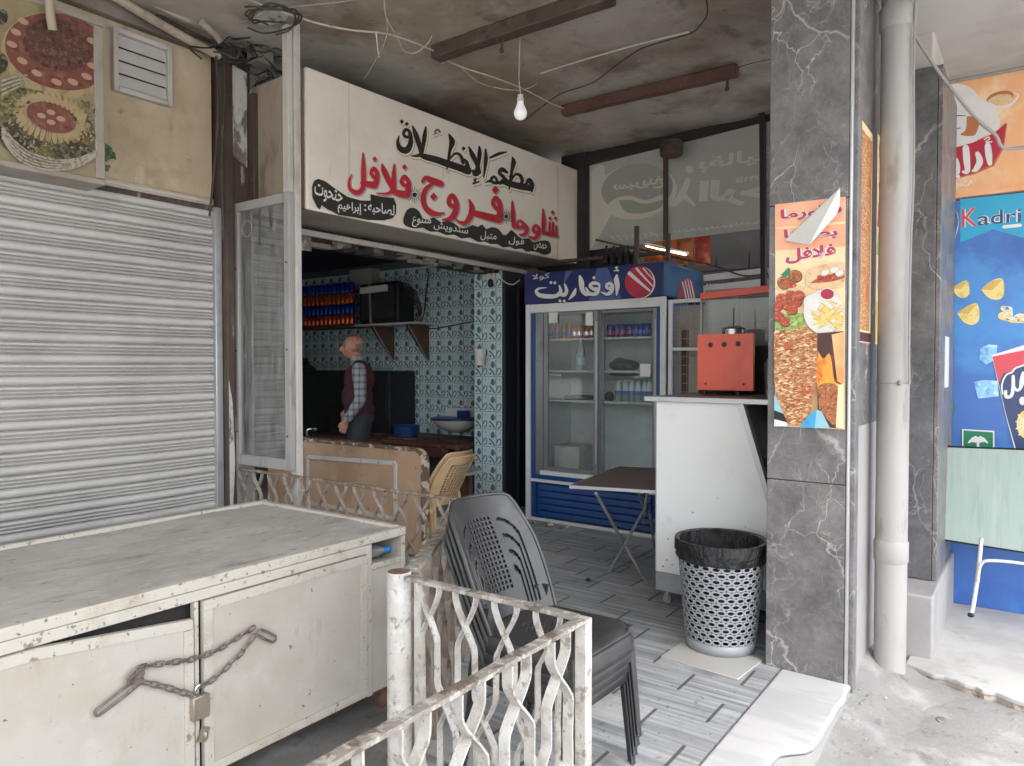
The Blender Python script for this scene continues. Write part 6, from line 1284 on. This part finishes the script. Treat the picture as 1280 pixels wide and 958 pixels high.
# ================================================================== FRIDGE
t = thing('drinks_fridge', 'tall blue and white two door drinks fridge with Arabic header', 'fridge', (5.9, 3.2, 0))
FX, FY0, FY1 = 5.6, 2.535, 3.87
mb = MB('fridge_blue'); mb.box(FX, 6.30, FY1 - .055, FY1 - .005, .0, 2.0); mb.box(FX, 6.30, FY0 + .005, FY0 + .055, .0, 2.0); mb.box(FX, 6.3, FY0 + .056, FY1 - .056, .38, .43); mb.box(FX + .004, 6.3, FY0 + .056, FY1 - .056, 1.95, 2.0); mb.build('cabinet', t, bevel=.004)
mb = MB('fridge_in'); mb.box(6.22, 6.29, FY0 + .06, FY1 - .06, .43, 1.95); mb.box(FX + .10, 6.22, FY0 + .056, FY0 + .07, .43, 1.95); mb.box(FX + .10, 6.22, FY1 - .07, FY1 - .056, .43, 1.95); mb.box(FX + .1, 6.22, FY0 + .071, FY1 - .071, .431, .445); mb.box(FX + .1, 6.22, FY0 + .071, FY1 - .071, 1.935, 1.949); mb.build('lining', t)
mb = MB('white_frame'); mb.box(FX - .03, FX - .001, FY1 - .012, FY1 + .035, -.0, 2.02); mb.box(FX - .03, FX - .001, FY0 - .035, FY0 + .012, .0, 2.02); mb.box(FX - .028, FX - .001, FY0 + .013, FY1 - .013, 1.938, 2.018); mb.box(FX - .026, FX - .001, FY0 + .013, FY1 - .013, .365, .392); mb.box(FX - .022, FX - .001, FY0 + .013, FY1 - .013, .0, .03); mb.build('trim', t, bevel=.004)
mb = MB('white_frame'); mb.box(FX - .018, FX + .02, FY0 + .3, FY1 - .12, .435, .475); mb.build('sill_strip', t, bevel=.003)
mb = MB('fridge_blue'); mb.box(FX + .03, FX + .04, FY0 + .056, FY1 - .056, .03, .365)
for k in range(5): z = .045 + k * .062; mb.prism([(FX - .004, FY0 + .1, z), (FX + .026, FY0 + .1, z + .012), (FX + .026, FY0 + .1, z + .052), (FX + .006, FY0 + .1, z + .048)], (0, FY1 - FY0 - .2, 0))
mb.build('louvre_grille', t, bevel=.003)
for y0, y1, xo in ((3.155, 3.73, .0), (2.60, 3.19, .028)):
    x = FX + .012 + xo; z0, z1 = .475, 1.94; w = .045
    mb = MB('door_alu'); mb.box(x, x + .022, y0, y0 + w, z0, z1); mb.box(x, x + .022, y1 - w, y1, z0, z1); mb.box(x + .001, x + .021, y0 + w + .0005, y1 - w - .0005, z0, z0 + .04); mb.box(x + .001, x + .021, y0 + w + .0005, y1 - w - .0005, z1 - .03, z1); d_ = mb.build('sliding_door', t, bevel=.003)
    mb = MB('fridge_glass'); mb.box(x + .009, x + .013, y0 + w - .003, y1 - w + .003, z0 + .037, z1 - .027); mb.build('pane', d_)
    mb = MB('alu'); mb.box(x - .006, x - .0005, y0 + .006, y0 + .022, z0 + .1, z1 - .1); mb.build('handle', d_)
mb = MB('door_alu'); mb.box(FX + .004, FX + .07, 3.731, FY1 - .057, .43, 1.95); mb.build('door_track', t); mb = MB('door_alu'); mb.box(FX + .004, FX + .07, FY0 + .057, 2.599, .43, 1.95); mb.build('door_track', t)
for z in (1.70, 1.405, 1.13): mb = MB('white_frame'); mb.box(FX + .115, FX + .13, FY0 + .08, FY1 - .08, z - .018, z); mb.use('alu').box(FX + .131, 6.2, FY0 + .08, FY1 - .08, z - .010, z - .004); mb.build('shelf', t)
mb = MB('alu'); mb.box(FX + .115, FX + .135, 3.15, 3.17, .45, 1.93); mb.build('shelf_post', t)
for u0, v0, u1, v1 in ((686, 390, 697, 404), (732, 391, 741, 407), (800, 455, 813, 471)):
    p0, p1 = pt(u0, v0, X=FX + .008), pt(u1, v1, X=FX + .008); mb = MB('paper'); mb.box(FX + .008, FX + .0088, min(p0.y, p1.y), max(p0.y, p1.y), p1.z, p0.z); mb.build('paper_note', t)
p0, p1 = pt(686, 467.5, X=FX + .1), pt(701, 470.5, X=FX + .1); mb = MB('paper'); mb.box(FX + .1, FX + .112, p1.y, p0.y, p1.z, p0.z); p0, p1 = pt(793, 470, X=FX + .1), pt(812, 473, X=FX + .1); mb.box(FX + .1, FX + .112, p1.y, p0.y, p1.z, p0.z); mb.build('price_strip', t)
# header light box
mb = MB('fridge_header'); mb.box(FX - .03, 6.42, FY0 - .012, FY1 + .05, 2.022, 2.305); mb.build('header', t, bevel=.006)
mb = MB('header_side'); mb.box(FX - .02, 6.41, FY0 - .018, FY0 - .0125, 2.03, 2.298); mb.build('header_end', t)
a = Art(X=FX - .03).zoom(655, 320, 5.32)
a.poly([(485, 84), (555, 78), (650, 290), (430, 302)], 'beam_blue'); a.poly([(275, 104), (320, 101), (262, 200)], 'beam_blue')
FL = [[(618, 128, 12), (615, 160, 34), (622, 205, 30), (615, 262, 8)], [(608, 80, 7), (622, 74, 9), (614, 92, 8), (632, 98, 7), (598, 100, 6)], [(583, 212, 20), (556, 216, 20), (550, 195, 20), (572, 184, 22), (588, 205, 26), (578, 240, 26), (550, 256, 20), (512, 240, 6)],
 [(502, 222, 10), (498, 190, 18), (462, 182, 24), (440, 200, 22), (462, 220, 22), (490, 226, 30), (478, 252, 26), (440, 252, 22), (412, 214, 12)], [(372, 136, 16), (382, 175, 36), (388, 225, 30), (412, 254, 26), (446, 254, 16)], [(344, 220, 12), (332, 252, 26), (298, 292, 6)],
 [(272, 190, 12), (284, 230, 24), (268, 260, 26), (232, 252, 20)], [(236, 200, 12), (244, 238, 24), (215, 266, 26), (160, 270, 30), (105, 262, 28), (82, 238, 20), (100, 218, 14), (150, 212, 4)]]
for m_, d, g in (('ink_black', 5, 3), ('ink_white', 0, 0)):
    for s_ in FL: a.stroke(s_, m_, dx=-d, dy=d, grow=g); a.l -= a.step * .85
    for c in ((466, 146), (240, 300), (268, 302), (180, 178), (206, 180)): a.ell((c[0] - d, c[1] + d), 10, 10, m_, n=12); a.l -= a.step * .85
    a.l += a.step * 2
a.text(shape('كولا'), (55, 168), (172, 158), (55, 122), 'ink_white', 0)
a.ell((776, 177), 98, 106, 'ink_white'); a.ell((768, 175), 96, 106, 'logo_red')
for o_ in (0, 48, 92):
    def cc(x): return 175 - math.sqrt(max(0, 1 - ((x - 768) / 94) ** 2)) * 104
    x0 = (698, 745, 790)[o_ // 46 if o_ < 92 else 2]; y0 = cc(x0) + 3; x1 = (836, 855, 862)[o_ // 46 if o_ < 92 else 2]; y1 = (232, 200, 160)[o_ // 46 if o_ < 92 else 2]; w_ = (26, 16, 10)[o_ // 46 if o_ < 92 else 2]
    a.stroke([(x0 + 5, y0 + 8, w_), ((x0 + x1) / 2, (y0 + y1) / 2 + 3, w_ * .8), (x1, y1, w_ * .5)], 'ink_white', k=3)
a.build('lettering', t)
a = Art(Y=FY0 - .018).zoom(655, 320, 5.32)
a.poly([(1016, 296), (1020, 250), (1040, 185), (1065, 148), (1090, 138), (1110, 150), (1130, 195), (1142, 297)], 'dull_red', 2)
for x in (1048, 1066, 1084, 1102): a.stroke([(x + 4, 158 + abs(x - 1085) * .4, 5), (x + 18, 225, 6), (x + 32, 293, 6)], 'ink_white', k=3)
a.build('side_logo', t)
mb = MB('dark_paint'); mb.bar(pt(796, 283, X=5.9), pt(796, 332, X=5.9), .045, .03, (0, 1, 0)); mb.bar(pt(835, 292, X=5.9), pt(835, 326, X=5.9), .045, .03, (0, 1, 0)); mb.bar(pt(700, 327, X=6.1), pt(835, 316, X=6.1), .04, .03); mb.bar(pt(745, 300, X=6.2), pt(880, 330, X=6.0), .02, .02); mb.build('steel_supports', label='dark steel supports sticking up behind the fridge header', cat='support', kind='thing')
mb = MB('black')
for k in range(5): mb.lathe(pt(758 + 9 * k, 330, X=6.05), [(.0, 0), (.04, 0), (.03, .10), (.012, .12), (.012, .17), (0, .17)], 12)
mb.build('dark_bottles', label='dark clutter standing on the fridge roof', cat='clutter', kind='stuff')
mb = MB('cable'); mb.tube(catmull([pt(873, 327, X=6.3), pt(900, 335, X=6.3), pt(930, 345, X=6.3), pt(960, 342, X=6.3)], 5), .007, 6); mb.build('black_wire', label='black wire running from fridge header to the pillar', cat='wire', kind='thing')
# contents
def can_at(proto, spots, x=FX + .22):
    for i, (u, v) in enumerate(spots):
        o = proto if i == 0 else proto.copy()
        if i: COL.objects.link(o)
        p = pt(u, v, X=x); o.location = (p.x + rnd.uniform(-.01, .01), p.y, 1.70)
        o.rotation_euler = (0, 0, rnd.uniform(-1, 1))
mb = MB('can_orange'); mb.lathe((0, 0, 0), [(.022, 0), (.027, .006), (.027, .03)], 16, closed=True); mb.use('can_blue').lathe((0, 0, 0), [(.027, .03), (.027, .07)], 16, closed=True); mb.use('can_orange').lathe((0, 0, 0), [(.027, .07), (.026, .125), (.012, .15), (.012, .165), (0, .165)], 16, closed=True)
can_at(tag(mb.build('soda_bottle', kind='thing'), 'small orange soda bottle on the upper left fridge shelf', 'bottle', 'orange soda bottles in the fridge'), [(689, 424), (697, 424), (705, 424), (712, 424)])
can_at(tag(can('can_orange', 'can_metal', r=.033).build('orange_can', kind='thing'), 'orange drink can on the upper left fridge shelf', 'can', 'orange cans in the fridge'), [(718, 424), (725, 424), (733, 423), (740, 423)])
can_at(tag(can('can_blue', 'can_red', r=.033).build('blue_can', kind='thing'), 'blue drink can with red band on the upper right fridge shelf', 'can', 'blue cans with red bands in the fridge'), [(763, 418), (771, 418), (779, 418), (787, 418)])
can_at(tag(can('can_blue', 'pet_label', r=.033).build('blue_can', kind='thing'), 'all blue drink can on the upper right fridge shelf', 'can', 'all blue cans in the fridge'), [(795, 417), (802, 417), (809, 417)])
t2 = thing('big_water_bottle', 'tall clear water bottle on the middle left fridge shelf', 'bottle', tuple(pt(726, 466, X=FX + .2)))
c = Vector(t2.location); c.z = 1.405; t2.location.z = 1.405; mb = MB('bottle_pet'); mb.lathe(c, [(0, 0), (.038, .0), (.041, .01), (.040, .09), (.038, .1), (.041, .11), (.041, .17), (.03, .22), (.014, .25), (.013, .265), (0, .266)], 18); mb.build('body', t2); mb = MB('pet_white'); mb.lathe(c, [(.0415, .05), (.0425, .055), (.0425, .12), (.0415, .125)], 18); mb.build('label', t2); mb = MB('pet_white'); mb.lathe(c, [(0, .262), (.016, .262), (.016, .285), (0, .287)], 14); mb.build('cap', t2)
def pet(c):
    mb = MB('bottle_pet'); mb.lathe(c, [(0, 0), (.030, 0), (.032, .01), (.032, .06)], 14, closed=True); mb.use('pet_label').lathe(c, [(.032, .06), (.032, .095)], 14, closed=True); mb.use('pet_white').lathe(c, [(.032, .095), (.032, .125), (.02, .165), (.013, .175), (.013, .185), (0, .186)], 14, closed=True); return mb
for i, (u, dx) in enumerate(((773, 0), (782, 0), (790, 0), (798, 0), (806, 0), (812, .0), (777, .09), (786, .09))):
    if i == 0: pb = tag(pet((0, 0, 0)).build('small_water_bottle', kind='thing'), 'small water bottle with blue label on the lower right fridge shelf', 'bottle', 'small water bottles in the fridge'); o = pb
    else: o = pb.copy(); COL.objects.link(o)
    p = pt(u, 497, X=FX + .19 + dx); o.location = (p.x, p.y, 1.13)
mb = MB('bag_green'); c = pt(780, 458, X=FX + .25); mb.ell((c.x, c.y, 1.405 + .045), (.1, .15, .055), 20, 12); mb.ell((c.x + .02, c.y + .05, 1.405 + .06), (.07, .07, .06)); mb.build('green_bag', label='dark green plastic bag on the middle right fridge shelf', cat='bag', kind='thing', remesh=.012)
mb = MB('bag_green'); c = pt(780, 468, X=FX + .25); mb.ell((c.x, c.y, 1.37), (.1, .15, .018), 16, 8); mb.build('sagging_bag', label='green bag sagging through under the middle right shelf', cat='bag', kind='thing')
mb = MB('dark'); c = pt(726, 499, X=FX + .25); mb.box(c.x - .1, c.x + .1, c.y - .13, c.y + .12, 1.132, 1.17); mb.build('dark_tray', label='flat dark tray on the lower left fridge shelf', cat='tray', kind='thing', bevel=.01)
mb = MB('dark'); c = pt(762, 494, X=FX + .25); mb.ell((c.x, c.y, 1.165), (.05, .045, .05)); mb.build('dark_bundle', label='small round dark bundle beside the small water bottles', cat='bundle', kind='thing', remesh=.01)
mb = MB('pole_white'); c = pt(712, 560, X=FX + .25); mb.box(c.x - .1, c.x + .15, c.y - .16, c.y + .11, .447, .70); mb.build('pale_carton', label='pale cream carton at the bottom left of the fridge', cat='carton', kind='thing', bevel=.01)
# rubble by the fridge foot
for k in range(12):
    p = Vector((5.45 + rnd.uniform(-.05, .1), 3.5 + rnd.uniform(-.1, .32), .006)); mb = MB(rnd.choice(['slab_edge', 'paper', 'rust', 'facade'])); mb.ell(p, (rnd.uniform(.01, .03), rnd.uniform(.01, .03), rnd.uniform(.006, .014)), 7, 5); mb.build('litter_scrap', label='small scrap of litter on the floor at the fridge foot', cat='litter', group='litter at the fridge foot', kind='thing')

# ================================================================== WIRE SCREEN, PARTITION, COUNTER, RED MACHINE
t = thing('wire_screen', 'white framed wire mesh screen right of the fridge', 'screen', (5.55, 2.3, 0))
y0, y1, z0, z1 = 1.85, 2.46, .9, 1.985; X_ = 5.55
mb = MB('white_frame'); mb.box(X_ - .012, X_ + .012, y1 - .035, y1, z0, z1); mb.box(X_ - .012, X_ + .012, y0, y1 - .0355, z1 - .03, z1); mb.box(X_ - .011, X_ + .011, y0, y1 - .0355, 1.57, 1.595); mb.build('frame', t, bevel=.003)
mb = MB('leg_metal')
for k in range(1, 10): y = y1 - .035 - .062 * k; mb.tube([(X_, y, z0), (X_, y, z1 - .03)], .003, 5)
for k in range(1, 15): z = z1 - .03 - .072 * k; mb.tube([(X_ + .004, y0, z), (X_ + .004, y1 - .035, z)], .003, 5)
mb.build('wire_mesh', t)
mb = MB('cream_panel'); mb.box(5.75, 5.78, 1.3, 2.5, 0, 1.95); mb.use('wood_red').box(5.742, 5.749, 2.37, 2.43, 1.1, 1.75); mb.build('tan_hoarding', label='tan board standing behind the wire mesh screen', cat='board', kind='thing')
t = thing('display_counter', 'white sided display counter on casters with grey stone top', 'counter', (4.6, 1.5, 0))
KX0, KX1 = 4.05, 5.15
prof_ = [(1.874, .20), (1.874, 1.235), (1.345, 1.235), (1.03, .20)]
for x0, nm in ((KX0, 'end_sheet'), (KX1 - .02, 'far_end_sheet')): mb = MB('counter_white'); mb.prism([(x0, y, z) for y, z in prof_], (.02, 0, 0)); mb.build(nm, t, bevel=.003)
mb = MB('counter_white'); mb.box(KX0 + .021, KX1 - .021, 1.854, 1.873, .20, 1.235); mb.box(KX0 + .021, KX1 - .021, 1.05, 1.853, .20, .22); mb.build('back_sheet', t)
mb = MB('alu'); mb.bar((KX0 - .004, 1.352, 1.235), (KX0 - .004, 1.037, .20), .03, .05, (1, 0, 0)); mb.build('slanted_edge', t); mb = MB('alu'); mb.bar((KX1, 1.352, 1.235), (KX1, 1.037, .20), .03, .05, (1, 0, 0)); mb.build('slanted_edge', t)
mb = MB('case_glass'); mb.prism([(KX0 + .03, 1.335, 1.225), (KX1 - .03, 1.335, 1.225), (KX1 - .03, 1.035, .24), (KX0 + .03, 1.035, .24)], (0, -.005, 0)); mb.build('front_glass', t)
mb = MB('counter_grey'); mb.box(KX0 + .002, KX1, 1.02, 1.876, .085, .199); mb.build('plinth', t, bevel=.006)
mb = MB('granite'); mb.box(KX0 - .03, KX1 + .05, .98, 1.935, 1.236, 1.262); mb.use('alu').box(KX0 - .036, KX0 - .031, .98, 1.935, 1.234, 1.264); mb.build('stone_top', t, bevel=.003)
for x in (KX0 + .06, KX1 - .06):
    for y in (1.10, 1.82): mb = MB('leg_metal'); mb.cyl((x, y, .05), (x, y, .09), .018, 10); mb.box(x - .022, x + .022, y - .015, y - .010, .02, .06); o = mb.build('caster', t); mb = MB('bin_grey'); mb.cyl((x - .012, y, .028), (x + .012, y, .028), .028, 18); mb.build('wheel', o)
t = thing('red_grill_shield', 'red sheet metal grill shield with three black painted holes on the counter', 'grill', (4.45, 1.58, 1.27))
y0, y1, z0, z1 = 1.402, 1.755, 1.295, 1.645
mb = MB('red_paint'); mb.box(4.40, 4.404, y0, y1, z0, z1); mb.box(4.4045, 4.43, y1 - .004, y1, z0, z1); mb.box(4.4045, 4.43, y0, y0 + .004, z0, z1); mb.build('shield', t, bevel=.0015)
for yc, zc in ((1.495, 1.582), (1.583, 1.580), (1.670, 1.578)): mb = MB('rust'); mb.lathe((4.3995, yc, zc), [(.0125, 0), (.0165, .0006), (.0175, .0)], 20, (-1, 0, 0), closed=True); mb.use('black').lathe((4.3994, yc, zc), [(0, 0), (.013, .0)], 20, (-1, 0, 0), closed=True); mb.build('painted_hole', t)  # flat black discs paint the dark inside of the holes
mb = MB('black'); mb.box(4.435, 4.70, y0 + .09, y1 - .006, z0 + .01, z1 - .04); mb.build('burner_box', t)
for y in (1.46, 1.70): mb = MB('rust'); mb.ell((4.398, y, 1.335), (.004, .008, .008), 8, 6); mb.build('bolt', t)
for x, y in ((4.445, y0 + .11), (4.445, y1 - .03), (4.68, y0 + .11), (4.68, y1 - .03)): mb = MB('black'); mb.cyl((x, y, 1.263), (x, y, 1.30), .012, 8); mb.build('leg', t)
t = thing('steel_pot', 'shiny steel pot behind the red grill shield', 'pot', tuple(pt(918, 418, X=4.9)))
c = pt(917, 418, X=4.86); c.z = 1.58; rr = .075; mb = MB('steel'); mb.lathe(c, [(0, 0), (rr, 0), (rr, .115), (rr + .006, .12), (rr, .125), (rr - .01, .122), (rr * .6, .135), (0, .138)], 26); mb.build('body', t); mb = MB('black'); mb.tube([c + Vector((0, 0, .135)), c + Vector((0, 0, .26))], .004, 6); mb.build('handle', t)
mb = MB('dark'); mb.box(4.78, 4.98, 1.40, 1.9, 1.262, 1.579); mb.build('cooker', label='dark cooker box under the steel pot', cat='cooker', kind='thing', bevel=.008)
mb = MB('steel'); mb.lathe((4.5, 1.32, 1.262), [(0, 0), (.04, 0), (.045, .2), (.03, .23), (0, .24)], 18); mb.use('black').box(4.44, 4.56, 1.24, 1.3, 1.263, 1.42); mb.build('gas_burner', label='dark gas burner post beside the red shield near the pillar', cat='burner', kind='thing')
t = thing('glass_cabinet', 'grey glass cabinet with red rim behind the steel pot', 'cabinet', (5.1, 1.8, 1.26))
y0, y1, z1 = 1.25, 2.075, 1.99
mb = MB('red_paint'); q = [pt(876, 371, X=5.08), pt(975, 360, X=5.08)]; mb.bar(q[0], q[1], .04, .05); mb.build('rim', t, bevel=.005)
mb = MB('case_glass'); mb.box(5.085, 5.09, 1.3, q[0].y, 1.263, 1.92); mb.build('pane', t)
mb = MB('facade'); mb.use('grout'); 
mb = MB('side_plaster'); 
for i in range(4):
    for j in range(3): mb.box(5.30, 5.31, 1.0 + i * .265, 1.26 + i * .265, 1.27 + j * .25, 1.515 + j * .25)
mb.use('facade').box(5.311, 5.33, 1.0, 2.06, 0, 2.02); mb.build('tiled_back', t)
mb = MB('door_alu'); mb.box(5.08, 5.1, q[0].y - .012, q[0].y + .006, 1.263, 1.95); mb.build('corner_bar', t)

t = bpy.data.objects['display_counter']
mb = MB('facade')
for k in range(26):
    y, z = rnd.uniform(1.3, 1.86), .21 + abs(rnd.gauss(0, .16)); s_ = rnd.uniform(.003, .009); mb.prism([(KX0 - .0004, y + s_ * math.cos(q * 1.05) * rnd.uniform(.5, 1.4), z + s_ * math.sin(q * 1.05) * rnd.uniform(.4, 1.2)) for q in range(6)], (-.0004, 0, 0))
mb.build('scuff_mark', t, smooth=0, kind='stuff')
mb = MB('alu'); mb.box(KX0 - .003, KX0 - .0005, 1.868, 1.874, .2, 1.23); mb.build('corner_trim', t)
# ================================================================== FOLDING TABLE, BIN
t = thing('brown_folding_table', 'brown topped folding table with crossed steel legs by the fridge', 'table', (4.5, 2.25, 0))
A, B, Cc = pt(712, 607, Z=.68), pt(822, 613.5, Z=.68), pt(775, 582, Z=.68); d1 = (Cc - A).normalized(); L1 = 1.0; D_ = A + d1 * L1; E_ = B + d1 * L1
mb = MB('table_brown'); mb.prism([A, B, E_, D_], (0, 0, -.018)); mb.build('tabletop', t, bevel=.003)
mb = MB('alu'); e = Vector((0, 0, -.009))
for p, q in ((A, B), (B, E_), (E_, D_), (D_, A)): mb.bar(p + e, q + e, .006, .02)
mb.build('edge_trim', t)
w_ = (B - A).normalized()
def leg(o0, o1, off):
    mb = MB('leg_metal'); mb.tube(catmull([o0, o0.lerp(o1, .5), o0.lerp(o1, .95), o1 + Vector((0, 0, .011))], 3), .011, 10); mb.build('leg', t)
f1, f2 = pt(735, 725, Z=0.012), pt(812, 732, Z=0.012); up1 = pt(745, 617, Z=.66); up2 = pt(806, 616, Z=.66)
g = d1 * .62
mb = MB('leg_metal'); mb.tube([f1, f1.lerp(pt(748, 720, Z=.02), .6) + Vector((0, 0, .0)), pt(762, 714, Z=.015), pt(806, 636, Z=.5), up2 + g * .1], .0105, 10); mb.build('leg', t)
mb = MB('leg_metal'); mb.tube([up1, pt(780, 680, Z=.22), pt(804, 722, Z=.03), f2], .0105, 10); mb.build('leg', t)
mb = MB('leg_metal'); mb.tube([pt(762, 714, Z=.015), pt(795, 697, Z=.02), pt(818, 686, Z=.05), pt(812, 640, Z=.5), pt(800, 600, Z=.64)], .0095, 10); mb.build('leg', t)
mb = MB('leg_metal'); mb.tube([pt(797, 612, Z=.66), pt(803, 632, Z=.5), pt(806, 640, Z=.42), pt(803, 655, Z=.36), pt(822, 650, Z=.37)], .0085, 10); mb.build('stretcher', t)
mb = MB('black'); mb.ell(f1, (.016, .016, .012)); mb.build('rubber_foot', t)

mb = MB('pale_tile'); q = [pt(826, 822, Z=.0), pt(856, 802, Z=.0), pt(955, 826, Z=.0), pt(922, 851, Z=.0)]; mb.prism([p + Vector((0, 0, .008)) for p in q], (0, 0, -.007)); mb.build('loose_tile', label='square pale plain tile under the waste bin', cat='tile', kind='thing', bevel=.002)
t = thing('waste_bin', 'grey perforated plastic waste bin lined with a black bag', 'bin', (3.63, 1.315, .008))
bc_ = Vector((3.63, 1.315, .008)); H = .545; r0, r1 = .172, .222; NB, NR = 26, 13
mb = MB('bin_grey')
def rad(z): return r0 + (r1 - r0) * z / H
def onb(th, z): r = rad(z); return bc_ + Vector((r * math.cos(th), r * math.sin(th), z))
mb.lathe(bc_, [(0, .012), (r0 - .01, .012)], 52); mb.lathe(bc_, [(rad(0), 0), (rad(.055), .055)], 52, closed=True)
za, zb_ = .055, .055 + NR * .031; dz = .031; vs = []; fs = []
for j in range(NR):
    for i in range(NB):
        th0 = 2 * math.pi * (i + (.5 if j % 2 else 0)) / NB; dth = 2 * math.pi / NB; base = len(vs)
        for k in range(12):
            an = 2 * math.pi * k / 12; cx, cz = math.cos(an), math.sin(an); m_ = max(abs(cx), abs(cz))
            vs.append(onb(th0 + dth * .5 * cx / m_, za + dz * (j + .5 + .5 * cz / m_))); vs.append(onb(th0 + dth * .5 * cx * .68, za + dz * (j + .5 + .5 * cz * .54)))
        for k in range(12): n_ = (k + 1) % 12; fs.append((base + k * 2, base + n_ * 2, base + n_ * 2 + 1, base + k * 2 + 1))
mb.add(vs, fs); mb.lathe(bc_, [(rad(zb_), zb_), (rad(H), H), (rad(H) + .008, H + .002), (rad(H) + .008, H - .012)], 52, closed=True)
mb.build('basket', t, smooth=50, solid=.0025)
wob = lambda i, k, a_: .016 * math.sin(7 * a_ + i * 1.7) + .012 * math.sin(17 * a_ - i) + .024 * wv((math.cos(a_) * 3, math.sin(a_) * 3, i * .7), 3.0)
mb = MB('bag'); R1 = rad(H)
mb.lathe(bc_, [(rad(.44) + .006, .452), (rad(.46) + .012, .468), (rad(.48) + .010, .485), (rad(.5) + .012, .50), (R1 + .012, H - .01), (R1 + .009, H + .010), (R1 - .012, H + .006), (R1 - .022, H - .05), (R1 - .034, H - .11), (rad(.36) - .03, .36), (rad(.25) - .035, .25), (rad(.1) - .02, .08), (.02, .03)], 96, closed=True, wob=lambda i, k, a_: wob(i, k, a_) * (1.0 if i not in (4, 5) else .2))
mb.build('liner_bag', t, smooth=70)
